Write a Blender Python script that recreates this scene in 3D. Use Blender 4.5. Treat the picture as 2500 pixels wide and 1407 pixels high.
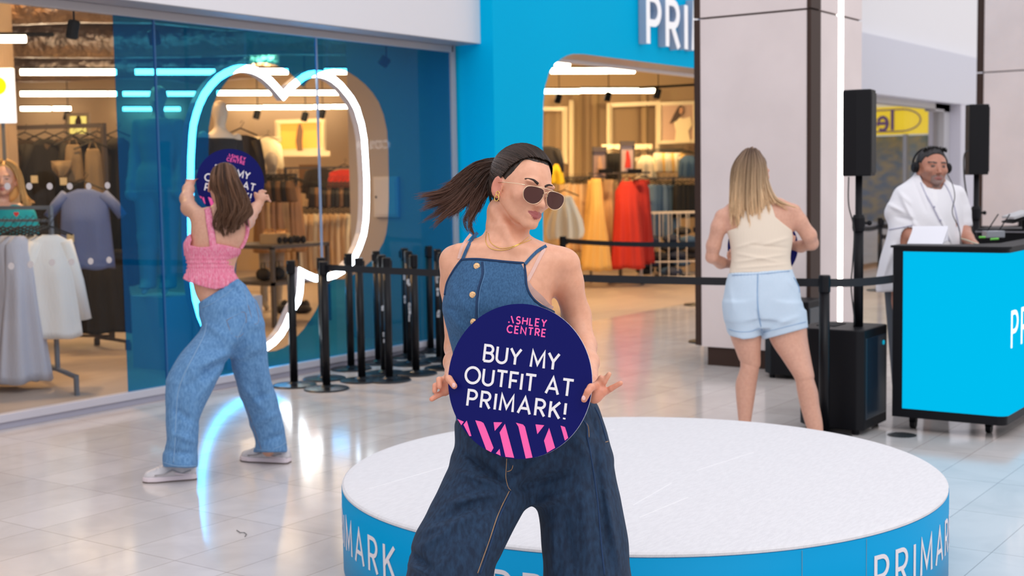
import bpy, math, random
import numpy as np
from mathutils import Vector, Matrix
random.seed(7); RNG = np.random.default_rng(7)
for o in list(bpy.data.objects): bpy.data.objects.remove(o)
SC = bpy.context.scene; COL = SC.collection
# ------------------------------------------------------------------ camera
FPX, PITCH, ROLL, YAW, EYE = 3216.1, -0.0823, -0.01694, 0.95567, 1.56
_cy, _sy = math.cos(YAW), math.sin(YAW)
CF = np.array([_sy*math.cos(PITCH), _cy*math.cos(PITCH), math.sin(PITCH)])
_r0 = np.array([_cy, -_sy, 0.0]); _u0 = np.cross(_r0, CF)
CR = math.cos(ROLL)*_r0 + math.sin(ROLL)*_u0
CU = -math.sin(ROLL)*_r0 + math.cos(ROLL)*_u0
CO = np.array([0.0, 0.0, EYE])
cam = bpy.data.cameras.new('camera'); camo = bpy.data.objects.new('camera', cam); COL.objects.link(camo)
cam.sensor_width = 36.0; cam.lens = FPX/2500*36.0; cam.clip_end = 200
M = Matrix.Identity(4)
for i in range(3):
    M[i][0] = CR[i]; M[i][1] = CU[i]; M[i][2] = -CF[i]; M[i][3] = CO[i]
camo.matrix_world = M
cam.dof.use_dof = True; cam.dof.focus_distance = 3.6; cam.dof.aperture_fstop = 4.5
SC.camera = camo
# ------------------------------------------------------------------ view + world daylight
SC.view_settings.view_transform = 'Standard'; SC.view_settings.look = 'None'
SC.view_settings.gamma = 1.0; SC.view_settings.exposure = 0.0; SC.view_settings.use_curve_mapping = False
W = bpy.data.worlds.new('daylight'); SC.world = W; W.use_nodes = True
nt = W.node_tree; nt.nodes.clear()
_o = nt.nodes.new('ShaderNodeOutputWorld'); _b = nt.nodes.new('ShaderNodeBackground')
_t = nt.nodes.new('ShaderNodeTexCoord'); _s = nt.nodes.new('ShaderNodeSeparateXYZ'); _r = nt.nodes.new('ShaderNodeValToRGB')
nt.links.new(_t.outputs['Generated'], _s.inputs[0]); nt.links.new(_s.outputs['Z'], _r.inputs[0])
_r.color_ramp.elements[0].position = 0.0; _r.color_ramp.elements[0].color = (0.62, 0.60, 0.60, 1)
_r.color_ramp.elements[1].position = 0.55; _r.color_ramp.elements[1].color = (1.05, 1.05, 1.12, 1)
_e = _r.color_ramp.elements.new(0.12); _e.color = (0.80, 0.78, 0.79, 1)
nt.links.new(_r.outputs[0], _b.inputs[0]); _b.inputs[1].default_value = 1.1
nt.links.new(_b.outputs[0], _o.inputs[0])
def area(name, loc, target, sx, sy, power, col):
    l = bpy.data.lights.new(name, 'AREA'); l.shape = 'RECTANGLE'; l.size = sx; l.size_y = sy
    l.energy = power; l.color = col
    o = bpy.data.objects.new(name, l); COL.objects.link(o); o.location = loc
    o.rotation_euler = (Vector(target)-Vector(loc)).to_track_quat('-Z', 'Y').to_euler(); return o
area('atrium_skylight', (2.0, -2.5, 7.5), (4.8, 3.6, 0.4), 6, 5, 190, (1.0, 0.97, 0.94))
# ------------------------------------------------------------------ helpers: pixels to places
def ray(x, y): return (x-1250)/FPX*CR - (y-703.5)/FPX*CU + CF
def Pd(x, y, d): return CO + ray(x, y)*d
def Fl(x, y, z=0.0):
    d = ray(x, y); return CO + d*((z-EYE)/d[2])
def WY(x, y, Y):
    d = ray(x, y); return CO + d*(Y/d[1])
def WX(x, y, X):
    d = ray(x, y); return CO + d*(X/d[0])
def cam2w(P): P = np.asarray(P); return CO + P[:, :1]*CR - P[:, 1:2]*CU + P[:, 2:3]*CF
def px(x, y, d): return np.array([(x-1250)/FPX*d, (y-703.5)/FPX*d, d])
def proj(p):
    q = np.asarray(p)-CO; z = q@CF; return 1250+FPX*(q@CR)/z, 703.5-FPX*(q@CU)/z, z
# ------------------------------------------------------------------ materials
MATS = {}
def mat(name, col, rough=0.5, metal=0.0, emit=None, es=1.0, noise=None, bump=None, spec=None, sss=0, coat=0, attr=None, alpha=None):
    if name in MATS: return MATS[name]
    m = bpy.data.materials.new(name); m.use_nodes = True; n = m.node_tree; p = n.nodes['Principled BSDF']
    c = (*col, 1)
    p.inputs['Base Color'].default_value = c; p.inputs['Roughness'].default_value = rough; p.inputs['Metallic'].default_value = metal
    if spec is not None: p.inputs['Specular IOR Level'].default_value = spec
    if coat: p.inputs['Coat Weight'].default_value = coat
    if emit: p.inputs['Emission Color'].default_value = (*emit, 1); p.inputs['Emission Strength'].default_value = es
    if sss:
        p.inputs['Subsurface Weight'].default_value = sss; p.inputs['Subsurface Radius'].default_value = (0.012, 0.004, 0.002); p.inputs['Subsurface Scale'].default_value = 1.0
    tc = n.nodes.new('ShaderNodeTexCoord')
    if noise:   # (scale, colour2, detail, stretch)
        nz = n.nodes.new('ShaderNodeTexNoise'); nz.inputs['Scale'].default_value = noise[0]; nz.inputs['Detail'].default_value = noise[2] if len(noise) > 2 else 4
        mp = n.nodes.new('ShaderNodeMapping'); n.links.new(tc.outputs['Object'], mp.inputs[0])
        if len(noise) > 3: mp.inputs['Scale'].default_value = noise[3]
        n.links.new(mp.outputs[0], nz.inputs['Vector'])
        rp = n.nodes.new('ShaderNodeValToRGB'); rp.color_ramp.elements[0].position = 0.35; rp.color_ramp.elements[1].position = 0.65
        rp.color_ramp.elements[0].color = c; rp.color_ramp.elements[1].color = (*noise[1], 1)
        n.links.new(nz.outputs['Fac'], rp.inputs[0]); src = rp.outputs[0]
        if attr:
            a = n.nodes.new('ShaderNodeAttribute'); a.attribute_name = attr
            mx = n.nodes.new('ShaderNodeMix'); mx.data_type = 'RGBA'; mx.blend_type = 'MULTIPLY'; mx.inputs['Factor'].default_value = 1
            n.links.new(a.outputs['Color'], mx.inputs[6]); n.links.new(src, mx.inputs[7]); src = mx.outputs[2]
        n.links.new(src, p.inputs['Base Color'])
    elif attr:
        a = n.nodes.new('ShaderNodeAttribute'); a.attribute_name = attr; n.links.new(a.outputs['Color'], p.inputs['Base Color'])
    if bump:    # (scale, strength, distance, stretch)
        nz = n.nodes.new('ShaderNodeTexNoise'); nz.inputs['Scale'].default_value = bump[0]; nz.inputs['Detail'].default_value = 5
        mp = n.nodes.new('ShaderNodeMapping'); n.links.new(tc.outputs['Object'], mp.inputs[0])
        if len(bump) > 3: mp.inputs['Scale'].default_value = bump[3]
        n.links.new(mp.outputs[0], nz.inputs['Vector'])
        bp = n.nodes.new('ShaderNodeBump'); bp.inputs['Strength'].default_value = bump[1]; bp.inputs['Distance'].default_value = bump[2]
        n.links.new(nz.outputs['Fac'], bp.inputs['Height']); n.links.new(bp.outputs[0], p.inputs['Normal'])
    MATS[name] = m; return m
def mat_glass(name, tint, gloss, film=0.0, filmcol=(0, .3, .6), rough=0.0):
    """thin pane: tinted see-through sheet with a mirror share and, for vinyl film, a coloured translucent share"""
    m = bpy.data.materials.new(name); m.use_nodes = True; n = m.node_tree; n.nodes.clear()
    out = n.nodes.new('ShaderNodeOutputMaterial'); tr = n.nodes.new('ShaderNodeBsdfTransparent'); tr.inputs[0].default_value = (*tint, 1)
    gl = n.nodes.new('ShaderNodeBsdfGlossy'); gl.inputs['Roughness'].default_value = rough; gl.inputs[0].default_value = (1, 1, 1, 1)
    src = tr.outputs[0]
    if film:
        d = n.nodes.new('ShaderNodeBsdfDiffuse'); d.inputs[0].default_value = (*filmcol, 1)
        mx = n.nodes.new('ShaderNodeMixShader'); mx.inputs[0].default_value = film
        n.links.new(src, mx.inputs[1]); n.links.new(d.outputs[0], mx.inputs[2]); src = mx.outputs[0]
    mx = n.nodes.new('ShaderNodeMixShader'); mx.inputs[0].default_value = gloss
    n.links.new(src, mx.inputs[1]); n.links.new(gl.outputs[0], mx.inputs[2]); n.links.new(mx.outputs[0], out.inputs[0])
    MATS[name] = m; return m
# ------------------------------------------------------------------ object bookkeeping
ORG = {}
def tag(o, label=None, cat=None, group=None, kind=None):
    if label: o['label'] = label
    if cat: o['category'] = cat
    if group: o['group'] = group
    if kind: o['kind'] = kind
    return o
def thing(name, label, cat, loc, group=None):
    o = bpy.data.objects.new(name, None); COL.objects.link(o); o.location = tuple(float(v) for v in loc); o.empty_display_size = 0.1
    ORG[o.name] = np.array(loc, float); return tag(o, label, cat, group)
def link_mesh(name, V, Fs, m, parent=None, smooth=False, cols=None, origin=None):
    V = np.asarray(V, float)
    if parent is not None: org = ORG[parent.name]
    elif origin is not None: org = np.array(origin, float)
    else: org = np.array([(V[:, 0].min()+V[:, 0].max())/2, (V[:, 1].min()+V[:, 1].max())/2, V[:, 2].min()])
    me = bpy.data.meshes.new(name); me.from_pydata((V-org).tolist(), [], Fs if isinstance(Fs, list) else Fs.tolist()); me.update()
    if smooth: me.polygons.foreach_set('use_smooth', [True]*len(me.polygons))
    if cols is not None:
        a = me.color_attributes.new('Col', 'FLOAT_COLOR', 'POINT')
        c = np.ones((len(V), 4)); c[:, :3] = cols; a.data.foreach_set('color', c.ravel())
    if m is not None: me.materials.append(m)
    o = bpy.data.objects.new(name, me); COL.objects.link(o); ORG[o.name] = org
    if parent is not None: o.parent = parent
    else: o.location = tuple(org)
    return o
def dup(root, delta, rotz=0.0, label=None, name=None, group=None):
    def cp(o, par):
        c = o.copy(); COL.objects.link(c)
        if par is not None: c.parent = par
        for ch in list(o.children): cp(ch, c)
        return c
    r = cp(root, None); r.location = Vector(root.location)+Vector([float(v) for v in delta]); r.rotation_euler = (0, 0, root.rotation_euler[2]+rotz)
    if label: r['label'] = label
    if group: r['group'] = group
    return r
class MB:
    def __init__(s): s.v = []; s.f = []
    def add(s, V, Fs):
        b = len(s.v); s.v += [tuple(map(float, p)) for p in V]; s.f += [[i+b for i in q] for q in Fs]; return s
    def box(s, a, b):   # axis box
        (x0, y0, z0), (x1, y1, z1) = a, b
        return s.add([(x0, y0, z0), (x1, y0, z0), (x1, y1, z0), (x0, y1, z0), (x0, y0, z1), (x1, y0, z1), (x1, y1, z1), (x0, y1, z1)],
                     [[0, 3, 2, 1], [4, 5, 6, 7], [0, 1, 5, 4], [1, 2, 6, 5], [2, 3, 7, 6], [3, 0, 4, 7]])
    def obox(s, c, ax, ay, az, hx, hy, hz):   # oriented box
        c, ax, ay, az = map(np.array, (c, ax, ay, az)); V = [c+ax*i*hx+ay*j*hy+az*k*hz for k in (-1, 1) for i, j in ((-1, -1), (1, -1), (1, 1), (-1, 1))]
        return s.add(V, [[0, 3, 2, 1], [4, 5, 6, 7], [0, 1, 5, 4], [1, 2, 6, 5], [2, 3, 7, 6], [3, 0, 4, 7]])
    def tube(s, pts, r, n=8, caps=True):
        pts = [np.array(p, float) for p in pts]; R = r if hasattr(r, '__len__') else [r]*len(pts)
        rings = []; up = None
        for i, p in enumerate(pts):
            t = pts[min(i+1, len(pts)-1)]-pts[max(i-1, 0)]; t = t/(np.linalg.norm(t)+1e-12)
            if up is None: up = np.array([0, 0, 1.0]) if abs(t[2]) < .9 else np.array([1.0, 0, 0])
            a = np.cross(up, t); a /= np.linalg.norm(a)+1e-12; b = np.cross(t, a); up = b
            rings.append([p+R[i]*(math.cos(2*math.pi*k/n)*a+math.sin(2*math.pi*k/n)*b) for k in range(n)])
        V = [q for g in rings for q in g]; Fs = []
        for i in range(len(pts)-1):
            for k in range(n): Fs.append([i*n+k, i*n+(k+1) % n, (i+1)*n+(k+1) % n, (i+1)*n+k])
        if caps: Fs += [list(range(n))[::-1], [(len(pts)-1)*n+k for k in range(n)]]
        return s.add(V, Fs)
    def lathe(s, c, prof, n=24, ax=(0, 0, 1)):  # prof [(r,h)]
        c = np.array(c, float); ax = np.array(ax, float); ax /= np.linalg.norm(ax)
        a = np.cross(ax, [0, 0, 1.0] if abs(ax[2]) < .9 else [1.0, 0, 0]); a /= np.linalg.norm(a); b = np.cross(ax, a)
        V = [c+ax*h+r*(math.cos(2*math.pi*k/n)*a+math.sin(2*math.pi*k/n)*b) for r, h in prof for k in range(n)]; Fs = []
        for i in range(len(prof)-1):
            for k in range(n): Fs.append([i*n+k, i*n+(k+1) % n, (i+1)*n+(k+1) % n, (i+1)*n+k])
        Fs += [list(range(n))[::-1], [(len(prof)-1)*n+k for k in range(n)]]
        return s.add(V, Fs)
    def prism(s, poly, o, ax, ay, t):   # polygon (2d) in the plane o+x*ax+y*ay, thickness vector t
        o, ax, ay, t = map(lambda q: np.array(q, float), (o, ax, ay, t)); n = len(poly)
        V = [o+ax*x+ay*y for x, y in poly]+[o+ax*x+ay*y+t for x, y in poly]
        return s.add(V, [list(range(n))[::-1], [n+i for i in range(n)]]+[[i, (i+1) % n, n+(i+1) % n, n+i] for i in range(n)])
    def ell(s, c, r, n=12, m=8, axes=None):
        c = np.array(c, float); A = np.eye(3) if axes is None else np.array(axes)
        if not hasattr(r, '__len__'): r = (r, r, r)
        V = [c+A.T@np.array([0, 0, r[2]])]
        for i in range(1, m):
            for k in range(n):
                th = math.pi*i/m; ph = 2*math.pi*k/n; V.append(c+A.T@np.array([r[0]*math.sin(th)*math.cos(ph), r[1]*math.sin(th)*math.sin(ph), r[2]*math.cos(th)]))
        V.append(c+A.T@np.array([0, 0, -r[2]])); Fs = [[0, 1+k, 1+(k+1) % n] for k in range(n)]
        for i in range(m-2):
            for k in range(n): Fs.append([1+i*n+k, 1+(i+1)*n+k, 1+(i+1)*n+(k+1) % n, 1+i*n+(k+1) % n])
        L = 1+(m-1)*n; Fs += [[L, L-n+(k+1) % n, L-n+k] for k in range(n)]
        return s.add(V, Fs)
    def build(s, name, m, parent=None, smooth=False, origin=None, bevel=0):
        o = link_mesh(name, s.v, s.f, m, parent, smooth, origin=origin)
        if bevel:
            b = o.modifiers.new('b', 'BEVEL'); b.width = bevel; b.segments = 2; b.limit_method = 'ANGLE'
        return o
X_, Y_, Z_ = np.eye(3)
def struct(o): o['kind'] = 'structure'; return o
# ------------------------------------------------------------------ stroke lettering
def arc(cx, cy, rx, ry, a0, a1, n=10): return [(cx+rx*math.cos(math.radians(a0+(a1-a0)*i/n)), cy+ry*math.sin(math.radians(a0+(a1-a0)*i/n))) for i in range(n+1)]
GL = {   # width, strokes in a unit-high box
 'A': (.72, [[(0, 0), (.36, 1), (.72, 0)], [(.13, .33), (.59, .33)]]),
 'a': (.72, [[(.30, 1), (.70, 0)], [(.02, 0), (.11, .17)]]),
 'B': (.55, [[(0, 0), (0, 1), (.28, 1)]+arc(.28, .76, .22, .24, 90, -90)+[(0, .52)], [(.28, .52)]+arc(.30, .26, .25, .26, 90, -90)+[(0, 0)]]),
 'C': (.72, [arc(.42, .5, .42, .5, 48, 312, 18)]),
 'E': (.48, [[(.48, 1), (0, 1), (0, 0), (.48, 0)], [(0, .52), (.42, .52)]]),
 'F': (.46, [[(.46, 1), (0, 1), (0, 0)], [(0, .5), (.4, .5)]]),
 'H': (.62, [[(0, 0), (0, 1)], [(.62, 0), (.62, 1)], [(0, .52), (.62, .52)]]),
 'I': (.0, [[(0, 0), (0, 1)]]),
 'K': (.56, [[(0, 0), (0, 1)], [(.54, 1), (.02, .42)], [(.18, .58), (.58, 0)]]),
 'L': (.44, [[(0, 1), (0, 0), (.44, 0)]]),
 'M': (.78, [[(0, 0), (.04, 1), (.39, .2), (.74, 1), (.78, 0)]]),
 'N': (.66, [[(0, 0), (0, 1), (.66, 0), (.66, 1)]]),
 'O': (.88, [arc(.44, .5, .44, .5, 90, 450, 26)]),
 'P': (.52, [[(0, 0), (0, 1), (.26, 1)]+arc(.26, .73, .26, .27, 90, -90)+[(0, .46)]]),
 'R': (.54, [[(0, 0), (0, 1), (.26, 1)]+arc(.26, .74, .25, .26, 90, -90)+[(0, .48)], [(.24, .48), (.54, 0)]]),
 'S': (.52, [arc(.27, .75, .25, .25, 35, 250, 10)+arc(.26, .25, .26, .25, 70, -145, 10)]),
 'T': (.62, [[(0, 1), (.62, 1)], [(.31, 1), (.31, 0)]]),
 'U': (.6, [[(0, 1), (0, .3)]+arc(.3, .3, .3, .3, 180, 360, 10)+[(.6, 1)]]),
 'Y': (.62, [[(0, 1), (.31, .48), (.62, 1)], [(.31, .48), (.31, 0)]]),
 '!': (.0, [[(0, 1), (0, .3)], [(0, .1), (0, 0)]]), ' ': (.22, []),
 'e': (.5, [[(0, .35), (.5, .35)]+arc(.25, .33, .25, .33, 0, 310, 12)]), 'n': (.4, [[(0, 0), (0, .65)], [(0, .45)]+arc(.2, .45, .2, .2, 180, 0, 8)+[(.4, 0)]]),
}
def ribbon(pts, w):
    """mitred flat ribbon along a 2-D polyline -> list of (left,right)"""
    P = [np.array(p, float) for p in pts]; P = [P[0]]+[b for a, b in zip(P[:-1], P[1:]) if np.linalg.norm(b-a) > 1e-7]; out = []; n = len(P); cl = np.linalg.norm(P[0]-P[-1]) < 1e-6 and n > 3
    for i in range(n):
        a = P[i]-P[i-1] if i > 0 else (P[-1]-P[-2] if cl else P[1]-P[0]); b = P[i+1]-P[i] if i < n-1 else (P[1]-P[0] if cl else P[-1]-P[-2])
        a = a/(np.linalg.norm(a)+1e-9); b = b/(np.linalg.norm(b)+1e-9); na = np.array([-a[1], a[0]]); nb = np.array([-b[1], b[0]])
        m = na+nb; L = m@m
        m = m*2/L if L > .02 else na
        if np.linalg.norm(m) > 2.2: m = m/np.linalg.norm(m)*2.2
        out.append((P[i]+m*w/2, P[i]-m*w/2))
    return out
def lettering(mb, text, place, h=1.0, w=.13, gap=.2, thick=0.004, x0=0.0, xs=1.0):
    """place(x,y)->(point, normal); letters h high, stroke w*h"""
    x = x0
    for ch in text:
        gw, st = GL[ch]
        for si, s in enumerate(st):
            rb = ribbon([((x+p[0]*h*xs), p[1]*h) for p in s], w*h)
            V = []; n = len(rb)
            for i_, (l, r_) in enumerate(rb):
                for q in (l, r_):
                    p, nn = place(q[0], q[1]); V.append(p); V.append(p+nn*(thick+.00025*si+.00002*i_))
            Fs = []
            for i in range(n-1):
                a, b = i*4, (i+1)*4
                Fs += [[a+1, b+1, b+3, a+3], [a, a+1, b+1, b][::-1], [a+2, b+2, b+3, a+3][::-1]]
            Fs += [[0, 1, 3, 2], [(n-1)*4+i for i in (0, 2, 3, 1)]]
            mb.add(V, Fs)
        x += (gw*xs+gap)*h
    return x
def text_width(t, gap=.2, xs=1.0): return sum(GL[c][0]*xs+gap for c in t)-gap
# ------------------------------------------------------------------ SETTING
YG = 7.60
white = mat('white_paint', (.80, .79, .82), .45); white2 = mat('white_upper_lit', (.92, .91, .93), .5)
blue = mat('blue_panel', (0.0, .50, .86), .5, spec=.03); grey = mat('grey_metal', (.36, .35, .38), .35); sillm = mat('sill_metal', (.56, .55, .62), .3)
stone = mat('stone_panel', (.82, .72, .705), .55, noise=(2.2, (.77, .675, .66), 6), bump=(40, .15, .002))
brown = mat('brown_trim', (.050, .027, .020), .5, spec=.25); black = mat('black_matte', (.006, .006, .008), .5, spec=.2)
beige = mat('shop_wall', (.62, .43, .25), .7); dark_ceiling = mat('shop_ceiling', (.16, .11, .08), .8)
shopfloor = mat('shop_floor', (.48, .39, .33), .45, noise=(1.5, (.43, .35, .30), 3, (1, 6, 1)))
# polished floor of the mall: stone tiles .6265 x .3114
mf = bpy.data.materials.new('polished_tiles'); mf.use_nodes = True; n = mf.node_tree; p = n.nodes['Principled BSDF']
tc = n.nodes.new('ShaderNodeTexCoord'); mp = n.nodes.new('ShaderNodeMapping'); mp.inputs['Location'].default_value = (-4.825, -6.135+.3114*40, 0)
n.links.new(tc.outputs['Object'], mp.inputs[0])
bk = n.nodes.new('ShaderNodeTexBrick'); bk.offset = 0.0; bk.inputs['Scale'].default_value = 1.0; bk.inputs['Brick Width'].default_value = .6265; bk.inputs['Row Height'].default_value = .3114
bk.inputs['Mortar Size'].default_value = .0022; bk.inputs['Mortar Smooth'].default_value = .3; bk.inputs['Bias'].default_value = 0.0
bk.inputs['Color1'].default_value = (.76, .70, .675, 1); bk.inputs['Color2'].default_value = (.69, .63, .60, 1); bk.inputs['Mortar'].default_value = (.42, .34, .30, 1)
n.links.new(mp.outputs[0], bk.inputs['Vector'])
nz = n.nodes.new('ShaderNodeTexNoise'); nz.inputs['Scale'].default_value = 3.0; nz.inputs['Detail'].default_value = 8; nz.inputs['Distortion'].default_value = 1.2
n.links.new(tc.outputs['Object'], nz.inputs['Vector'])
rp = n.nodes.new('ShaderNodeValToRGB'); rp.color_ramp.elements[0].position = .3; rp.color_ramp.elements[0].color = (.86, .85, .85, 1); rp.color_ramp.elements[1].position = .62; rp.color_ramp.elements[1].color = (1, 1, 1, 1)
n.links.new(nz.outputs['Fac'], rp.inputs[0])
mx = n.nodes.new('ShaderNodeMix'); mx.data_type = 'RGBA'; mx.blend_type = 'MULTIPLY'; mx.inputs['Factor'].default_value = .8
n.links.new(bk.outputs['Color'], mx.inputs[6]); n.links.new(rp.outputs[0], mx.inputs[7]); n.links.new(mx.outputs[2], p.inputs['Base Color'])
p.inputs['Roughness'].default_value = .13; p.inputs['Specular IOR Level'].default_value = .6
struct(MB().box((-12, -12, -.1), (40, YG-.04, 0)).build('floor', mf, origin=(0, 0, 0)))
struct(MB().box((0, YG-.04, -.1), (30, 30, 0)).build('shop_floor', shopfloor, origin=(0, 0, 0)))
# left shopfront: fascia, soffit, head frame, sill
struct(MB().box((-2, 7.29, 2.812), (9.88, 7.75, 5.2)).build('wall_fascia', white))
struct(MB().box((-2, 7.30, 2.806), (9.84, 7.62, 2.812)).build('trim_soffit', grey))
fr = MB().box((-2, 7.565, 2.745), (9.83, 7.62, 2.806)).box((9.80, 7.565, .1), (9.86, 7.62, 2.806))
struct(fr.build('trim_head_frame', mat('frame_metal', (.44, .42, .44), .35), bevel=.006))
struct(MB().box((-2, 7.555, .045), (9.86, 7.63, .10)).build('trim_sill', sillm, bevel=.006))
struct(MB().box((-2, 7.575, 0), (9.86, 7.61, .045)).build('baseboard_front', mat('kick_metal', (.42, .42, .52), .3)))
# glazing: clear pane, then blue film panes with the cut-out shape
clear = mat_glass('clear_glass', (.93, .93, .93), .014)
def pane(name, x0, x1, m, th=.012):
    return struct(MB().box((x0, YG-.004, .10), (x1, YG-.004+th, 2.745)).build(name, m))
struct(link_mesh('window_1', [(2, YG, .1), (6.35, YG, .1), (6.35, YG, 2.745), (2, YG, 2.745)], [[0, 1, 2, 3]], clear))
struct(link_mesh('window_2', [(6.36, YG, .1), (8.02, YG, .1), (8.02, YG, 2.745), (6.36, YG, 2.745)], [[0, 1, 2, 3]], clear))
struct(link_mesh('window_3', [(8.03, YG, .1), (9.80, YG, .1), (9.80, YG, 2.745), (8.03, YG, 2.745)], [[0, 1, 2, 3]], clear))
edge = mat('glass_edge', (.25, .35, .55), .2)
struct(MB().box((6.348, YG-.008, .1), (6.362, YG+.008, 2.745)).build('trim_pane_joint', mat('joint_blue', (.02, .12, .3), .3)))
struct(MB().box((8.018, YG-.008, .1), (8.032, YG+.008, 2.745)).build('trim_pane_joint', edge))
cut_px = [(509, 420), (509, 370), (510, 312), (519, 261), (528, 237), (543, 213), (560, 190), (578, 172), (600, 160), (622, 154), (645, 153), (672, 158), (703, 174), (722, 193), (739, 213),
          (752, 198), (764, 187), (778, 179), (795, 173), (815, 170), (832, 171), (850, 176), (872, 190), (891, 206), (910, 227), (925, 250), (937, 282), (945, 319), (948, 370), (949, 430), (949, 489), (947, 540),
          (943, 570), (936, 592), (916, 628), (887, 654), (862, 672), (838, 682), (812, 682), (796, 700), (784, 726), (772, 757), (759, 778), (742, 803), (723, 824), (707, 840), (691, 850), (673, 857), (655, 859), (630, 858), (600, 850), (570, 832), (545, 800), (528, 760), (518, 700), (513, 620), (510, 520)]
cut = [WY(x, y, YG-.006) for x, y in cut_px]
outer = [(5.995, .10), (9.80, .10), (9.80, 2.745), (5.995, 2.745)]
from mathutils.geometry import tessellate_polygon
def polyhole(outer, holes, Y):
    loops = [[Vector((x, 0, z)) for x, z in outer]]+[[Vector((x, 0, z)) for x, z in h] for h in holes]
    tris = tessellate_polygon(loops); V = [(v.x, Y, v.z) for l in loops for v in l]
    return V, [list(t) for t in tris]
V, T = polyhole(outer, [[(c[0], c[2]) for c in cut]], YG-.006)
film = mat_glass('blue_film', (.042, .42, .85), .012, film=.26, filmcol=(0, .16, .48), rough=.02)
f_ = link_mesh('window_film', V, T, film); tag(f_, 'translucent blue vinyl film on the shop window with a rounded heart-like cut-out', 'window film')
# manifestation dots on the clear pane
dots = [(18, 455), (71, 455), (121, 455), (170, 455), (216, 455), (262, 453), (27, 650), (74, 646), (127, 641), (174, 640), (221, 638), (266, 635)]
dm = mat('frosted_dot', (.55, .50, .50), .6)
for i, (x, y) in enumerate(dots):
    c = WY(x, y, YG-.008); o = MB().lathe(c, [(.023, 0), (.023, .002)], 20, (0, -1, 0)).build('window_dot', dm)
    tag(o, 'small pale round marker sticker on the clear glass of the left window', 'sticker', 'round glass markers on the left window')
# entrance wall with rounded opening
XE0, XE1, YE = 9.88, 18.7, 7.149
op = [(10.66, 0), (10.662, 1.07), (10.675, 1.9), (10.70, 2.30), (10.735, 2.46), (10.80, 2.579), (10.90, 2.672), (11.02, 2.735), (11.13, 2.775), (11.25, 2.80), (11.45, 2.81)]
op = op+[(28.3-x, z) for x, z in op[::-1]]
poly = [(XE0, 0)]+op+[(XE1, 0), (XE1, 5.2), (XE0, 5.2)]
loops = [[Vector((x, 0, z)) for x, z in poly]]; tris = tessellate_polygon(loops); N = len(poly)
V = [(x, YE, z) for x, z in poly]+[(x, 7.60, z) for x, z in poly]
Fs = [list(t) for t in tris]+[[i+N for i in t][::-1] for t in tris]
o = struct(link_mesh('wall_entrance', V, Fs+[[N-1, 0, N, 2*N-1]], blue))
Fs = [[i, i+1, N+i+1, N+i] for i in range(1, len(op))]
struct(link_mesh('trim_entrance_reveal', V, Fs, mat('reveal_metal', (.42, .40, .40), .3)))
struct(MB().box((11.1, 7.60, 2.78), (17.2, 7.66, 2.86)).build('trim_entrance_track', white))
# raised white shop letters
def pl(x, y): return np.array([12.60+x, YE-.005, 2.995+y]), np.array([0, -1.0, 0])
x = 0.0; lm = mat('sign_white', (.9, .9, .92), .3, emit=(1, 1, 1), es=.25); ls = mat('sign_side', (.45, .50, .62), .4)
for ch in 'PRIMARK':
    r_ = thing('shop_letter', 'raised white letter %s on the bright blue wall above the entrance' % ch, 'letter', (12.60+x, YE, 2.995), 'raised letters above the entrance')
    if ch == 'R': r_['label'] = 'raised white letter R above the entrance, next after the %s' % ('P' if x < .7 else 'A')
    mb = MB(); lettering(mb, ch, pl, h=.49, w=.155, thick=.09, x0=x); mb.build('letter_side', ls, r_)
    mb = MB(); lettering(mb, ch, lambda a, b: (pl(a, b)[0]+np.array([0, -.091, 0]), np.array([0, -1.0, 0])), h=.49, w=.155, thick=.006, x0=x); mb.build('letter_face', lm, r_)
    x += (GL[ch][0]+.36)*.49
# stone clad column with brown corner trims and light strip
CX, CY0, CY1, CX1 = 9.75, 4.027, 5.03, 10.845
c = MB().box((CX+.02, CY0+.02, 0.0), (CX1-.02, 4.93, 5.2)); struct(c.build('column_core', brown))
cp = MB()
for z0, z1 in ((.155, 2.826), (2.842, 5.2)):
    cp.box((CX, CY0+.015, z0), (CX+.03, 4.975, z1)).box((9.945, CY0, z0), (10.325, CY0+.03, z1)).box((10.425, CY0, z0), (CX1, CY0+.03, z1))
    cp.box((CX1-.02, CY0+.01, z0), (CX1, CY1, z1)).box((CX+.02, CY1-.03, z0), (CX1-.01, CY1-.005, z1))
struct(cp.build('wall_column_panels', stone))
bt = MB()
for z0, z1 in ((.165, 2.826), (2.842, 5.2)):
    bt.box((CX-.004, 4.975, z0), (CX+.03, CY1, z1)).box((CX-.004, CY0-.004, z0), (9.945, CY0+.03, z1))
struct(bt.build('trim_column_corner', brown))
st = MB().box((10.335, CY0-.006, .30), (10.415, CY0+.02, 5.2)).build('column_light_strip', mat('strip_light', (1, 1, 1), .4, emit=(1, .93, .86), es=4))
tag(st, 'vertical glowing light strip set into the narrow side of the stone column', 'light')
# second column further right
X2 = WX(2402, 177, 1.0)[0]
t_ = ray(2402, 177); k = (2.834-EYE)/t_[2]; q = CO+t_*k; X2, Y2 = q[0], q[1]
cp = MB()
for z0, z1 in ((.155, 2.826), (2.842, 5.2)):
    cp.box((X2, Y2-1.0, z0), (X2+.03, Y2, z1)).box((X2, Y2-1.0, z0), (X2+1.1, Y2-.97, z1))
struct(cp.build('wall_far_column_panels', stone)); struct(MB().box((X2+.02, Y2-.98, 0), (X2+1.1, Y2+.02, 5.2)).build('column_far_core', brown))
struct(MB().box((X2-.004, Y2, .16), (X2+.03, Y2+.09, 2.826)).box((X2-.004, Y2, 2.842), (X2+.03, Y2+.09, 5.2)).build('trim_far_column', brown))
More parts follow.
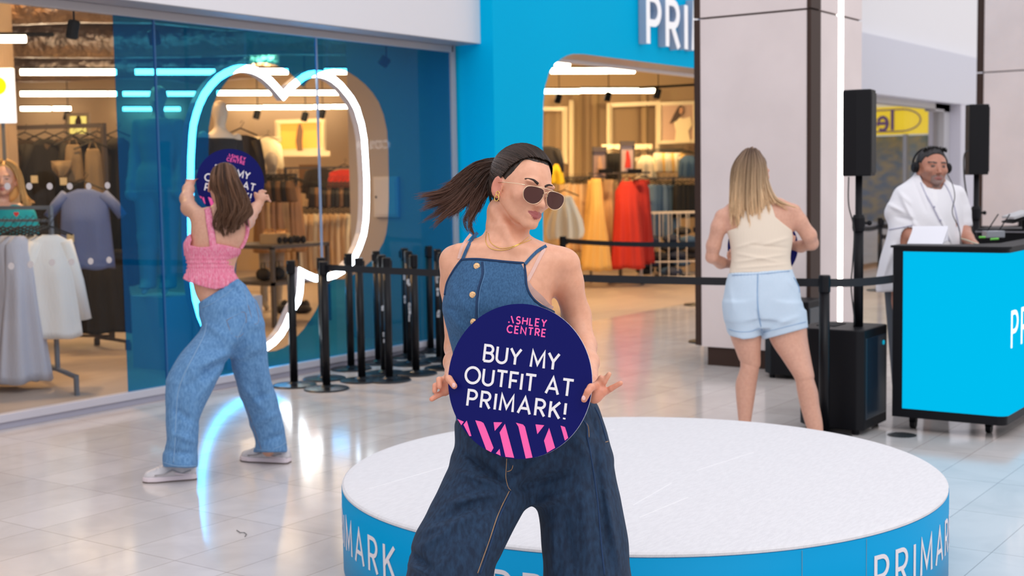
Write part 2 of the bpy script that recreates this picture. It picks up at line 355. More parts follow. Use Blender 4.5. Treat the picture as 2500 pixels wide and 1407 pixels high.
# right-hand shopfront
struct(MB().box((XE1, 7.29, 2.80), (34, 7.75, 3.70)).build('wall_fascia_right', mat('fascia_grey', (.74, .75, .84), .45)))
struct(MB().box((XE1, 7.45, 3.70), (34, 7.75, 6.5)).build('wall_upper_right', white2))  # lit look of the upper wall is put into its lighter white
struct(MB().box((XE1, 7.50, 2.70), (24.9, 7.62, 2.80)).box((24.4, 7.5, 0), (24.75, 7.62, 2.8)).box((23.9, 7.5, 2.66), (24.8, 7.66, 2.82)).build('trim_right_frame', mat('right_frame', (.55, .54, .56), .4)))
struct(MB().box((24.75, 7.3, 0), (34, 7.75, 2.8)).build('wall_right_end', mat('lilac_white', (.72, .71, .80), .5)))
struct(MB().box((23.4, 7.8, 0), (24.4, 7.9, 2.75)).build('wall_right_panel', mat('cream_panel', (.55, .50, .44), .6, bump=(6, .6, .02, (30, 1, .1)))))
struct(link_mesh('window_4', [(XE1, YG, .1), (24.4, YG, .1), (24.4, YG, 2.7), (XE1, YG, 2.7)], [[0, 1, 2, 3]], mat_glass('mirror_glass', (.8, .8, .8), .62)))
struct(MB().box((22.8, 10.5, 0), (28, 10.6, 3.6)).box((22.8, 7.8, 3.3), (28, 10.5, 3.4)).build('wall_right_shop_inside', mat('right_inside', (.45, .42, .40), .7)))
# inside of the shop
flute = mat('fluted_wall', (.56, .41, .28), .7, bump=(8, .8, .02, (14, 14, .05)))
struct(MB().box((9.88, 7.62, 0), (10.6, 8.95, 3.9)).build('wall_partition', mat('partition_grey', (.42, .36, .32), .6)))
struct(MB().box((0, 7.76, 3.85), (30, 30, 3.95)).build('ceiling', dark_ceiling))
e1 = np.array([.7071, -.7071, 0]); e2 = np.array([.7071, .7071, 0])
def dg(a, b, z=0.0): return e1*a+e2*b+np.array([0, 0, z])   # shop grid turned 45 degrees
o = MB().obox(dg(-5, 24.35, 1.95), e1, e2, Z_, 19, .1, 1.95).build('wall_back', beige); struct(o)
struct(MB().box((.2, 7.62, 0), (.3, 24, 3.95)).build('wall_shop_left', flute)); struct(MB().box((28.5, 7.8, 0), (28.6, 12, 3.95)).build('wall_shop_right', flute))
pil = MB(); q0 = WY(-60, 500, 11.2); q1 = WY(50, 500, 11.2)
pil.box((q0[0]-1.5, 11.2, 0), (q1[0], 11.5, 3.9)); struct(pil.build('wall_fluted_pier', flute))
# silver ducts under the shop ceiling
duct = mat('foil_duct', (.55, .45, .36), .28, metal=.9, bump=(6, 1.0, .08))
for i, (b, a0, a1, z, r) in enumerate([(14.0, -11.0, 1.0, 3.42, .24), (17.5, -13, 4.2, 3.45, .26), (21, -10, 0.0, 3.4, .24)]):
    pts = [dg(a0+(a1-a0)*k/16, b, z+.04*math.sin(k*1.7)) for k in range(17)]
    o = MB().tube(pts, [r*(1+.10*math.sin(k*2.3)) for k in range(17)], 14).build('air_duct', duct, smooth=True)
    tag(o, ['crumpled silver air duct under the shop ceiling, nearest the glass', 'crumpled silver air duct running on under the middle of the shop ceiling', 'crumpled silver air duct under the ceiling at the back of the shop'][i], 'duct', 'ceiling air ducts')
# light bars: rows turned 45 degrees
barm = mat('warm_tube', (1, 1, 1), .4, emit=(1, .80, .56), es=15)
def bar(x0, x1, y, d, name='light_bar'):
    a = Pd(x0, y, d); b = Pd(x1, y, d); z = 2.9
    k0 = (z-EYE)/(ray(x0, y)[2]); k1 = (z-EYE)/(ray(x1, y)[2]); a = CO+ray(x0, y)*k0; b = CO+ray(x1, y)*k1
    r_ = thing('light_bar', '', 'light', (a+b)/2, 'warm light bars under the shop ceiling')
    mb = MB().tube([a, b], .035, 8); mb.build('tube', barm, r_)
    u = (b-a)/np.linalg.norm(b-a); MB().obox((a+b)/2+[0, 0, .045], u, np.cross(Z_, u), Z_, np.linalg.norm(b-a)/2, .02, .012).build('housing', black, r_); return r_
bars = [(-120, 63, 95), (50, 284, 176), (50, 262, 229), (265, 285, 229), (50, 124, 265.5), (129, 173, 265), (630, 703, 174.5), (792, 847, 174.5), (530, 662, 227), (702, 832, 226.5),
        (553, 638, 263), (642, 762, 262), (766, 806, 261), (810, 850, 260.5), (1355, 1378, 156), (1384, 1391, 156), (1345, 1484, 173), (1487, 1549, 172.5), (1300, 1415, 223), (1418, 1597, 221.5), (330, 525, 175.5), (300, 500, 229), (300, 440, 266)]
where = ['highest and nearest, at the left edge of the left window', 'long unbroken one, second down in the left window', 'long one third down in the left window', 'short stub beside the blue film, third down', 'lower left one, just right of the white lightbox', 'short one ending the lowest row in the left window',
 'behind the left lobe of the glowing outline', 'at the top of the right lobe of the glowing outline', 'left of the dip in the glowing outline', 'right of the dip in the glowing outline, upper row',
 'first piece of the lower row inside the glowing outline', 'second and longest piece of the lower row inside the outline', 'third piece of the lower row, just right of the pane joint', 'last piece of the lower row inside the outline',
 'tiny topmost one in the rounded corner of the entrance', 'tiniest stub at the top corner of the entrance', 'second row in the entrance, longer left piece', 'second row in the entrance, shorter right piece', 'lowest row in the entrance, left piece', 'lowest row in the entrance, long right piece',
 'top cyan streak behind the blue film', 'middle cyan streak behind the blue film', 'lowest cyan streak behind the blue film']
for b, w_ in zip(bars, where):
    r_ = bar(b[0], b[1], b[2], 0); r_['label'] = 'warm light bar '+w_
# added warm fill lamps high over the aisles, without fixtures, to brighten the shop
for i, (x_, y_, d_) in enumerate([(150, 150, 13), (560, 150, 13.5), (860, 200, 16), (700, 150, 20), (1400, 180, 17), (1560, 190, 17), (1480, 200, 20.5), (250, 160, 18), (80, 120, 11)]):
    l = bpy.data.lights.new('aisle_fill', 'SPOT'); l.energy = 240; l.color = (1, .60, .24); l.shadow_soft_size = .12; l.spot_size = math.radians(150); l.spot_blend = .6
    q = Pd(x_, y_, d_); o = bpy.data.objects.new('aisle_fill', l); COL.objects.link(o); o.location = (q[0], q[1], 3.75)
# ------------------------------------------------------------------ LARGE OBJECTS ON THE MALL FLOOR
# round stage
PC = np.array([4.679, 2.6805, 0.0]); PR, PH = 1.22, .354
stage = thing('round_stage', 'low round white-topped stage with a cyan side band and white lettering', 'stage', PC)
feltm = mat('white_felt', (.73, .72, .74), .9, noise=(22, (.68, .67, .69), 6, (1, 4, 1)), bump=(120, .35, .004, (1, 3, 1)))
MB().lathe(PC+[0, 0, PH-.02], [(PR-.01, 0), (PR-.002, .006), (PR-.002, .014), (PR-.010, .020), (PR-.03, .0215)], 160).build('deck', feltm, stage, smooth=False)
MB().lathe(PC, [(PR-.03, .0), (PR, .012), (PR, PH-.018), (PR-.02, PH-.018)], 200).build('side_band', mat('cyan_vinyl', (.0, .31, .62), .4, spec=.08), stage, smooth=True)
def phi_of(xp, z):
    best = None
    for k in range(7200):
        a = math.pi*2*k/7200; q = PC+np.array([PR*math.cos(a), PR*math.sin(a), z]); x, y, d = proj(q)
        nrm = np.array([math.cos(a), math.sin(a), 0])
        if nrm@(CO-q) > 0 and (best is None or abs(x-xp) < best[0]): best = (abs(x-xp), a)
    return best[1]
sgn = 1.0 if proj(PC+np.array([PR*math.cos(phi_of(1400, .2)+.05), PR*math.sin(phi_of(1400, .2)+.05), .2]))[0] > 1400 else -1.0
def onband(phi0, r=PR+.001):
    def f(x, y):
        a = phi0+sgn*x/PR; nn = np.array([math.cos(a), math.sin(a), 0]); return PC+nn*r+np.array([0, 0, .135+y]), nn
    return f
tw = text_width('PRIMARK', .42)*.125
lettm = mat('band_letter', (.78, .74, .78), .4)
for ph in (phi_of(965, .2)-sgn*tw/PR, phi_of(1205, .2), phi_of(2137, .2)):
    mb = MB(); lettering(mb, 'PRIMARK', onband(ph), h=.125, w=.12, gap=.42, thick=.0015); mb.build('band_lettering', lettm, stage)
seam = MB()
for xp in (1958, 2115):
    a = phi_of(xp, .2); nn = np.array([math.cos(a), math.sin(a), 0]); MB().tube([PC+nn*(PR+.0005)+[0, 0, .012], PC+nn*(PR+.0005)+[0, 0, PH-.02]], .0012, 5).build('band_seam', mat('seam_dark', (.15, .3, .4), .5), stage)
cr = MB()
for (x0, y0, x1, y1) in ((900, 1195, 1105, 1135), (1545, 1235, 1640, 1180), (1700, 1150, 1840, 1105), (1560, 1265, 1680, 1215), (1300, 1085, 1500, 1050)):
    MB().tube([Fl(x0, y0, PH+.0005), Fl(x1, y1, PH+.0005)], .0022, 6).build('deck_crease', mat('crease', (.82, .81, .82), .9), stage)
# belt post builder
pb = mat('post_black', (.005, .005, .007), .35, spec=.25); pbase = mat('post_base', (.010, .012, .016), .3, spec=.4)
def belt_post(loc, label, group, base=True, h=.97, cas=None):
    loc = np.array([loc[0], loc[1], 0.0]); r_ = thing('belt_post', label, 'barrier post', loc, group)
    MB().lathe(loc, [(.172, 0), (.172, .008), (.165, .013), (.06, .022), (.045, .03), (.034, .035)], 36).build('base', pbase, r_, smooth=False)
    MB().lathe(loc, [(.031, .03), (.031, h-.10)], 20).build('pole', pb, r_, smooth=True)
    MB().lathe(loc, [(.034, h-.10), (.035, h-.09), (.035, h-.008), (.030, h)], 20).build('head', pb, r_, smooth=False)
    a = math.radians(cas if cas is not None else 135); d = np.array([math.cos(a), math.sin(a), 0])
    MB().obox(loc+d*.042+[0, 0, h-.055], d, np.cross(Z_, d), Z_, .012, .014, .030).build('belt_cassette', pb, r_, bevel=.003)
    return r_
bases = [(718.5, 942), (797.7, 951), (792, 926), (857.5, 902), (883.6, 930.5), (924.5, 887), (939, 913), (950.6, 930), (993, 872), (1003, 890), (1016, 914), (1052, 859), (1073, 880), (1086, 900)]
gaps = ['leftmost of the parked cluster, alone at its left end', 'carrying the long belt, front of the cluster, second from left', 'half hidden right behind the one with the long belt', 'beside the glowing outline at the back of the cluster',
        'standing third in the front row of the cluster', 'with side cassette near the film, middle of the back row', 'scuffed one close behind the front post right of centre', 'with the widest visible round foot, right of front row',
        'with white tape marks high up, left of three close together', 'squeezed between two others, white tape along its side', 'in front of the three close together, clean pole', 'at the back right, with a cassette on its left', 'thin one with white scuffs near the right end of the cluster', 'partly hidden behind the denim-clad woman, rightmost']
posts = []
for i, ((x, y), g) in enumerate(zip(bases, gaps)):
    q = Fl(x, y); r_ = belt_post(q, 'black belt barrier post '+g, 'parked black barrier posts by the window', cas=[200, 270, 200, 190, 0, 190, 90, 0, 90, 0, 90, 190, 0, 90][i]); posts.append(r_)
tapem = mat('scuff_white', (.6, .62, .66), .7)
for i, (zs) in {6: (.55, .30), 8: (.74, .52), 9: (.70, .5, .42), 12: (.72, .6, .4)}.items():
    L = ORG[posts[i].name]; dcam = (CO-L)*[1, 1, 0]; dcam /= np.linalg.norm(dcam); s_ = np.cross(Z_, dcam); mb = MB()
    for z in zs:
        for k in range(3): mb = MB(); mb.obox(L+dcam*.0315+s_*random.uniform(-.008, .008)+[0, 0, z+random.uniform(-.03, .03)], s_, dcam, Z_, random.uniform(.004, .012), .001, random.uniform(.008, .03)); mb.build('tape_scrap', tapem, posts[i])
# right-hand posts and belts
qR = Pd(2013, 662, 7.72); postR = belt_post(qR, 'black belt barrier post standing between the white stage and the black loudspeaker cabinet', 'lone black barrier posts', cas=0)
qM = Pd(1374, 577, 13.5); postM = belt_post(qM, 'black belt barrier post inside the shop entrance beside the yellow dress', 'lone black barrier posts', cas=-60)
qN = Fl(1704, 745); postN = belt_post(qN, 'black belt barrier post mostly behind the stone column, only its round foot showing', 'lone black barrier posts', cas=120)
def belt(a, b, za, zb, label, w=.048, sag=.02):
    a = np.array([a[0], a[1], za]); b = np.array([b[0], b[1], zb]); u = b-a; L = np.linalg.norm(u); u /= L; s_ = np.cross(Z_, u); mb = MB(); n = 16
    P = [a+u*L*k/n-np.array([0, 0, sag*4*(k/n)*(1-k/n)]) for k in range(n+1)]
    V = []; 
    for p_ in P: V += [p_-s_*.0012-[0, 0, w/2], p_+s_*.0012-[0, 0, w/2], p_+s_*.0012+[0, 0, w/2], p_-s_*.0012+[0, 0, w/2]]
    Fs = [[i*4+j, i*4+(j+1) % 4, (i+1)*4+(j+1) % 4, (i+1)*4+j] for i in range(n) for j in range(4)]+[[3, 2, 1, 0], [n*4, n*4+1, n*4+2, n*4+3]]
    mb.add(V, Fs); return tag(mb.build('barrier_belt', mat('belt_black', (.010, .010, .013), .6)), label, 'barrier belt', 'black barrier belts')
p2 = ORG[posts[1].name]; mid = np.array([qR[0]*.12+p2[0]*.88, qR[1]*.12+p2[1]*.88])
belt(p2, qR, .925, .925, 'long black barrier belt stretched behind the dancing women to the post by the stage')
qP = Pd(1724, 594, 12.35); belt_post(qP, 'black belt barrier post behind the stone column holding the upper entrance belt', 'lone black barrier posts', cas=120)
belt(qM, qP, .925, .925, 'upper black barrier belt inside the shop entrance in front of the dresses')
# DJ desk with LED front
DX0, DX1, DY0, DY1, DZ0, DZ1 = 7.79, 9.4, 2.02, 2.70, .085, 1.112; rr = .06
desk = thing('dj_desk', 'bright cyan LED-screen desk with black edges and rounded corner', 'desk', ((DX0+DX1)/2, (DY0+DY1)/2, 0))
def deskpoly(off, x0=DX0, r=rr):
    pts = [(x0+off, DY1-off)]+[(x0+r+(r-off)*math.cos(math.radians(a)), DY0+r+(r-off)*math.sin(math.radians(a))) for a in range(180, 271, 9)]+[(DX1, DY0+off), (DX1, DY0+.16), (DX0+.42, DY0+.16), (DX0+.16, DY0+.40), (DX0+.16, DY1-off)]
    return pts
MB().prism(deskpoly(.006), (0, 0, DZ0), X_, Y_, (0, 0, DZ1-DZ0)).build('body', black, desk)
path = [np.array([DX0, DY1-.07])]+[np.array([DX0+rr+rr*math.cos(math.radians(a)), DY0+rr+rr*math.sin(math.radians(a))]) for a in range(180, 271, 6)]+[np.array([DX1-.05, DY0])]
V = []
for p_ in path: V += [(p_[0], p_[1], DZ0+.055), (p_[0], p_[1], DZ1-.022)]
ledm = mat('led_cyan', (0, .02, .03), .6, spec=0.0, emit=(.0, .50, .85), es=1.0)
link_mesh('led_screen', V, [[2*i, 2*i+2, 2*i+3, 2*i+1] for i in range(len(path)-1)], ledm, desk, smooth=True)
seg = [0]
for a, b in zip(path[:-1], path[1:]): seg.append(seg[-1]+np.linalg.norm(b-a))
def ondesk(s0):
    def f(x, y):
        s_ = s0+x; i = max(0, min(len(path)-2, int(np.searchsorted(seg, s_))-1)); u = (path[i+1]-path[i])/(seg[i+1]-seg[i]); p_ = path[i]+u*(s_-seg[i]); nn = np.array([u[1], -u[0], 0.0])
        if nn@np.array([-1, -1, 0]) < 0: nn = -nn
        return np.array([p_[0], p_[1], .535+y])+nn*.004, nn
    return f
best = min(((abs(proj(ondesk(s_)(0, .1)[0])[0]-2453), s_) for s_ in np.linspace(.3, 1.2, 200)))[1]
best = max(best, seg[-2]+.016)
mb = MB(); lettering(mb, 'PRIMARK', ondesk(best), h=.205, w=.12, gap=.46, thick=.001, xs=1.2); mb.build('screen_lettering', mat('led_white', (.9, .9, .9), .4, emit=(.85, .9, 1), es=.8), desk)
MB().prism(deskpoly(-.006), (0, 0, DZ1), X_, Y_, (0, 0, .014)).build('worktop', black, desk)
for k, (a, b) in enumerate(((DX0+.12, DY1-.1), (DX0+.2, DY0+.15), (DX1-.15, DY0+.12))):
    MB().lathe((a, b-.015, .03), [(.03, 0), (.03, .03)], 16, (0, 1, 0)).box((a-.02, b-.02, .04), (a+.02, b+.02, .087)).build('caster', black, desk)
# loudspeaker cabinets, poles and column speakers
grille = mat('speaker_black', (.006, .006, .008), .5, spec=.2, bump=(300, .2, .001)); side_m = mat('speaker_side', (.008, .02, .035), .25)
def cabinet(x0, x1, y0, y1, h, label):
    r_ = thing('bass_speaker', label, 'loudspeaker', ((x0+x1)/2, (y0+y1)/2, 0), 'black bass cabinets')
    ch = .09
    poly = [(x0, y0+ch*.4), (x0+ch*.4, y0), (x1-.01, y0), (x1, y0+.02), (x1, y1-ch), (x1-ch, y1), (x0+ch, y1), (x0, y1-ch)]
    MB().prism(poly, (0, 0, .03), X_, Y_, (0, 0, h-.03)).build('cabinet', grille, r_, bevel=.008)
    MB().box((x0+.05, y0-.006, .09), (x1-.03, y0+.01, h-.05)).build('side_panel', side_m, r_, bevel=.01)
    MB().box((x0+.15, y1-.20, h-.002), (x1-.1, y1-.08, h+.004)).build('top_recess', mat('recess_black', (.004, .004, .004), .8), r_)
    for a in (x0+.05, x1-.05):
        for b in (y0+.06, y1-.08): MB().lathe((a, b, 0), [(.02, 0), (.025, .03)], 12).build('foot', black, r_)
    return r_
sub = cabinet(7.50, 7.93, 2.77, 3.20, .632, 'large black bass speaker cabinet between the barrier post and the cyan desk')
MB().lathe((7.93-.10, 2.762, .53), [(.014, 0), (.014, .004)], 16, (0, -1, 0)).build('badge', mat('badge_blue', (.0, .3, .5), .4, emit=(0, .5, .7), es=.5), sub)
q = Fl(1888, 926); cabinet(q[0]+.02, q[0]+.40, q[1]-.26, q[1]+.12, .60, 'black bass speaker cabinet on the floor between the blonde woman\'s legs')
def column_speaker(x, ytop, ybot, d, w, dep, ang, zf, label, clampy, cab=None):
    top = Pd(x, ytop, d); bot = Pd(x, ybot, d); h = top[2]-bot[2]; a = math.radians(ang); u = np.array([math.cos(a), math.sin(a), 0]); v = np.cross(Z_, u)
    c = np.array([bot[0], bot[1], bot[2]])
    r_ = thing('column_speaker', label, 'loudspeaker', c, 'slim column speakers')
    prof = [(-.5, 0), (-.42, .5), (.42, .5), (.5, .30), (.5, -.30), (.42, -.5), (-.42, -.5), (-.5, 0)][:-1]
    MB().prism([(p_[0]*w, p_[1]*dep) for p_ in prof], c, u, v, (0, 0, h)).build('body', grille, r_, bevel=.008)
    MB().obox(c+v*(-dep*.5)+[0, 0, h/2], u, v, Z_, w*.40, .004, h*.46).build('grille', mat('grille_dark', (.008, .008, .009), .6, bump=(500, .5, .002)), r_)
    for z in (.03, h-.03): MB().obox(c+u*(w*.47)+[0, 0, z], u, v, Z_, .012, dep*.42, .014).build('handle_edge', black, r_, bevel=.004)
    s_ = thing('speaker_pole', label.replace('slim black column speaker', 'black mounting pole under the column speaker'), 'speaker pole', (c[0], c[1], zf), 'speaker poles')
    MB().lathe((c[0], c[1], zf), [(.021, 0), (.021, bot[2]-zf)], 16).build('upper_tube', black, s_, smooth=True)
    zc = Pd(x, clampy, d)[2]
    MB().lathe((c[0], c[1], zf), [(.029, 0), (.029, zc-zf-.04)], 16).build('lower_tube', black, s_, smooth=True)
    MB().lathe((c[0], c[1], zc-.05), [(.034, 0), (.038, .02), (.038, .08), (.03, .10)], 16).tube([np.array([c[0], c[1], zc]), np.array([c[0], c[1], zc])+CR*.06], .009, 8).ell(np.array([c[0], c[1], zc])+CR*.065, .016).build('clamp', black, s_)
    return c, zc
c1, z1 = column_speaker(2097, 221, 430, 7.95, .155, .17, 8, .632, 'slim black column speaker on a pole beside the glowing light strip', 545)
c2, z2 = column_speaker(2384, 256, 427, 10.1, .125, .15, 35, 0, 'slim black column speaker on a pole behind the cyan desk', 520)
cabm = mat('cable_black', (.015, .015, .015), .5)
def cable(pts, r, label, cat='cable', m=None):
    P = [np.array(p_, float) for p_ in pts]; Q = []
    for i in range(len(P)-1):
        p0, p1, p2_, p3 = P[max(i-1, 0)], P[i], P[i+1], P[min(i+2, len(P)-1)]
        for k in range(6):
            t = k/6; Q.append(.5*((2*p1)+(-p0+p2_)*t+(2*p0-5*p1+4*p2_-p3)*t*t+(-p0+3*p1-3*p2_+p3)*t**3))
    Q.append(P[-1]); return tag(MB().tube(Q, r, 6).build('cable', m or cabm, smooth=True), label, cat)
cable([Pd(2072, 432, 7.9), Pd(2072, 500, 7.9), Pd(2085, 560, 7.9), Pd(2082, 640, 7.9), Pd(2078, 700, 7.9), Pd(2086, 780, 7.92), Pd(2084, 798, 7.95)], .0045, 'thin black cable hanging down beside the pole of the speaker near the light strip')
cable([Pd(2364, 368, 10), Pd(2354, 380, 10), Pd(2354, 430, 10.0), Pd(2362, 490, 10.05), Pd(2372, 540, 10.05), Pd(2370, 600, 10.05)], .006, 'black cable looping down from the speaker behind the cyan desk')
q = Fl(2202, 1063)
dr = thing('floor_drain', 'small round dark metal floor drain cover in front of the cyan desk', 'drain', (q[0], q[1], 0))
MB().lathe((q[0], q[1], 0), [(.085, 0), (.085, .002)], 32).build('ring', mat('drain_metal', (.12, .12, .12), .35, metal=.7), dr)
mb = MB()
for k in range(-3, 4): mb.box((q[0]-.06, q[1]+k*.018-.004, .002), (q[0]+.06, q[1]+k*.018+.004, .0035))
mb.build('slots', mat('drain_slot', (.02, .02, .02), .6), dr)
q = Fl(1065, 961); tag(MB().lathe((q[0], q[1], 0), [(.03, 0), (.03, .001)], 12).build('floor_mark', black), 'small dark mark on the floor beside the woman\'s hand', 'mark')
q = Fl(588, 1305); tag(MB().tube([Fl(578, 1295, .002), Fl(587, 1301, .006), Fl(597, 1301, .003), Fl(602, 1305, .006), Fl(598, 1311, .002)], .0016, 5).build('hair_scrap', cabm), 'tiny dark twist of thread lying on the pale floor tiles', 'thread')
# things on the desk
def sheet(c, u, v, w, h, m, name, label, th=.012, cat='papers'):
    return tag(MB().obox(c, u, v, np.cross(u, v), w/2, h/2, th/2).build(name, m), label, cat)
pm = mat('paper', (.78, .78, .84), .7)
pap = thing('paper_pile', 'loose pile of white papers on the desk in front of the man', 'papers', Pd(2255, 597, 8.0)*[1, 1, 0]+[0, 0, DZ1+.014])
for k in range(5):
    b = Pd(2258+k*3, 604, 8.02+k*.02); b[2] = DZ1+.016+k*.004; u = np.array([.1+.05*k, -.99, 0]); u /= np.linalg.norm(u); v = np.array([u[1], -u[0], 0])*-1
    tilt = np.array([v[0], v[1], .55]); tilt /= np.linalg.norm(tilt)
    MB().obox(b+tilt*.08, u, tilt, np.cross(u, tilt), .105, .085, .002).build('sheet', pm, pap)
rx = Pd(2425, 594, 8.6); rx[2] = DZ1+.014; bx = thing('radio_receiver', 'small grey radio receiver with two black antennas on the desk', 'receiver', rx)
MB().obox(rx+[0, 0, .025], CR*[1, 1, 0], CF*[1, 1, 0], Z_, .06, .045, .022).build('case', mat('rx_grey', (.3, .32, .36), .4), bx, bevel=.004)
for s_ in (-.045, .03): MB().tube([rx+CR*s_+[0, 0, .04], rx+CR*(s_+.075)+[0, 0, .155]], .004, 6).build('antenna', black, bx)
mic = Pd(2390, 601, 8.4); mic[2] = DZ1+.03; tag(MB().tube([mic, mic+CR*.04], .007, 10).build('green_marker', mat('marker_green', (.15, .6, .08), .4)), 'bright green capped marker lying on the desk edge', 'marker')
mic = Pd(2418, 599, 8.2); mic[2] = DZ1+.026; tag(MB().tube([mic, mic+CR*.05+[0, 0, .003]], .007, 10).build('green_marker', mat('marker_green', (.15, .6, .08), .4)), 'second bright green item beside the antennas on the desk', 'marker')
cable([Pd(2344, 582, 8.5), Pd(2358, 586, 8.45), Pd(2375, 592, 8.4), Pd(2400, 600, 8.35)], .005, 'thin cream cable running across the top of the desk by the man\'s hand', m=mat('cream_cable', (.6, .55, .42), .5))
fc = Pd(2456, 588, 9.0); fl_ = thing('flight_case', 'black flight case with grey edge standing behind the desk at the right', 'case', fc*[1, 1, 0]+[0, 0, .8])
MB().box((fc[0]-.1, max(fc[1]-.45, DY0+.2), .8), (fc[0]+.3, fc[1]+.17, 1.17)).build('case_body', black, fl_, bevel=.01)
MB().box((fc[0]-.11, max(fc[1]-.455, DY0+.195), 1.145), (fc[0]+.31, fc[1]+.175, 1.155)).build('case_edge', mat('case_edge', (.3, .3, .33), .4, metal=.6), fl_)
MB().box((fc[0], max(fc[1]-.35, DY0+.25), 0), (fc[0]+.2, fc[1]+.05, .8)).build('case_support', black, fl_)
lp = Pd(2485, 524, 8.9); u = CR*.95+CU*.30; u /= np.linalg.norm(u); lt = thing('laptop', 'open pale laptop on a raised black stand at the right edge', 'laptop', lp)
MB().obox(lp, u, CF*[1, 1, 0], np.cross(u, CF), .07, .11, .008).build('keyboard_base', mat('lap_grey', (.5, .5, .52), .35), lt)
MB().obox(lp-[0, 0, .03], u, CF*[1, 1, 0], np.cross(u, CF), .075, .10, .006).tube([lp-[0, 0, .03]+CR*.04, lp+CR*.05-[0, 0, .27]], .012, 8).build('stand', black, lt)
# double-belt barrier far behind the desk
pp = []
for k, (x, y, d) in enumerate(((2149, 515, 17.5), (2328, 517, 17.0), (2493, 520, 16.3))):
    q = Pd(x, y, d); pp.append(q); belt_post(q, ['black belt post seen between the two column speakers, left of the man', 'black belt post hidden behind the man in white', 'black belt post at the far right edge behind the laptop'][k], 'distant barrier posts', cas=-60)
for a, b, s_ in ((pp[0], pp[1], 'left'), (pp[1], pp[2], 'right')):
    for z, t in ((.86, 'upper'), (.72, 'lower')): belt(a, b, z, z, '%s black belt of the distant barrier, %s span behind the man' % (t, s_), w=.06)
q0 = Pd(2105, 535, 16.8); belt(q0, pp[0], .86, .86, 'black belt of the distant barrier between the near speaker pole and its first post', w=.06)
belt(qR, (DX0+.02, DY1-.02), .925, .925, 'short black barrier belt from the post to the left edge of the cyan desk', sag=.01)
# mirrored neighbours: shops on the other side of the mall that show up in the glass
ys = thing('yellow_shopfront', 'yellow shop fascia with dark purple lettering seen in the right-hand window', 'shopfront', (36, 3, 0))
zy0, zy1 = EYE+1.0*36/36*1.05, EYE+1.75
MB().tube([(35.985, 2.95+.55*math.cos(a)*(1 if math.cos(a) > 0 else 6), 3.0+.30*math.sin(a)) for a in np.linspace(0, 6.2832, 40)], .018, 6).build('oval_border', mat('purple', (.12, .06, .2), .5), ys)
MB().box((36, -1.5, 2.62), (36.4, 9.5, 3.38)).build('fascia', mat('shop_yellow', (.85, .62, .02), .5, emit=(.9, .62, .02), es=.55), ys)
mb = MB(); lettering(mb, 'Ienenn', lambda x, y: (np.array([35.99, 2.72-x, 2.74+y]), np.array([-1.0, 0, 0])), h=.55, w=.16, gap=.25, thick=.02); mb.build('lettering', mat('purple', (.12, .06, .2), .5), ys)
mb = MB(); mb.box((36, -1.5, 0), (36.3, 9.5, .2))
for k in range(8): mb.box((36, -1.5+1.52*k-.05, 0), (36.15, -1.5+1.52*k+.05, 2.62))
mb.build('window_mullions', mat('mull', (.3, .32, .36), .4), ys)
MB().box((36.8, -1.5, 0), (36.9, 9.5, 2.6)).build('interior', mat('yellowshop_inside', (.34, .30, .22), .7, noise=(2.2, (.12, .2, .3), 3, (1, 1.5, 2.5))), ys)
MB().box((36.5, -3, 3.4), (36.6, 9, 5.5)).build('upper_wall', white, ys)
cs = thing('cafe_sign', 'white illuminated cafe lettering reflected in the right part of the left window', 'sign', (18.6, -1.3, 1.9))
vq = Pd(948, 348, 24.0); yr = 2*YG-vq[1]
def plc(x, y):
    a = np.array([vq[0]+.01, yr, vq[2]-.10+y]); vr = Pd(948, 348, 24.0); vl = Pd(880, 348, 24.0); d_ = (vl-vr); d_[2] = 0; d_ /= np.linalg.norm(d_); d_[1] = -d_[1]
    return a+d_*x, np.array([-d_[1], d_[0], 0])
mb = MB(); lettering(mb, 'COSTA', plc, h=.13, w=.2, gap=.28, thick=.02); mb.build('letters', mat('cafe_white', (.9, .9, .9), .4, emit=(1, 1, 1), es=6), cs)
# glowing outline behind the window film
neon_px = [(691, 234), (675, 215), (659, 198), (643, 184), (625, 174), (610, 169), (597, 167), (583, 167), (570, 170), (551, 178), (533, 189), (515, 207), (498, 230), (486, 255), (478, 278), (471, 305), (468, 332), (465, 387), (464, 440), (464, 500), (465, 560), (466, 620), (470, 680), (476, 730), (487, 770), (500, 800), (520, 830), (545, 850), (575, 861), (605, 863), (630, 857), (648, 849), (668, 835), (685, 816), (696, 797), (705, 775), (716, 752), (727, 735), (731, 715), (733, 690), (734, 664), (750, 672), (769, 680), (790, 679), (818, 671), (840, 658), (860, 638), (876, 605), (887, 573), (892, 540), (894, 500), (894, 440), (891, 387), (888, 340), (882, 305), (870, 265), (858, 243), (846, 227), (830, 208), (812, 193), (797, 185), (782, 181), (768, 180), (754, 182), (740, 188), (727, 198), (708, 214), (691, 234)]
YN = 7.90; npt = [WY(x, y, YN) for x, y in neon_px]; P2 = [(p_[0], p_[2]) for p_ in npt]
neon = thing('neon_outline', 'bright white glowing rounded-heart outline hanging behind the window', 'neon sign', (np.mean([p_[0] for p_ in P2]), YN, min(p_[1] for p_ in P2)))
def loopmesh(w, y0, y1, name, m):
    rb = ribbon(P2, w); n_ = len(rb)-1; V = []
    for l, r_ in rb[:-1]: V += [(l[0], y0, l[1]), (r_[0], y0, r_[1]), (r_[0], y1, r_[1]), (l[0], y1, l[1])]
    Fs = [[i*4+j, i*4+(j+1) % 4, ((i+1) % n_)*4+(j+1) % 4, ((i+1) % n_)*4+j] for i in range(n_) for j in range(4)]
    return link_mesh(name, V, Fs, m, neon)
loopmesh(.056, YN-.012, YN, 'lit_face', mat('neon_face', (1, 1, 1), .4, emit=(.80, .92, 1.0), es=16))
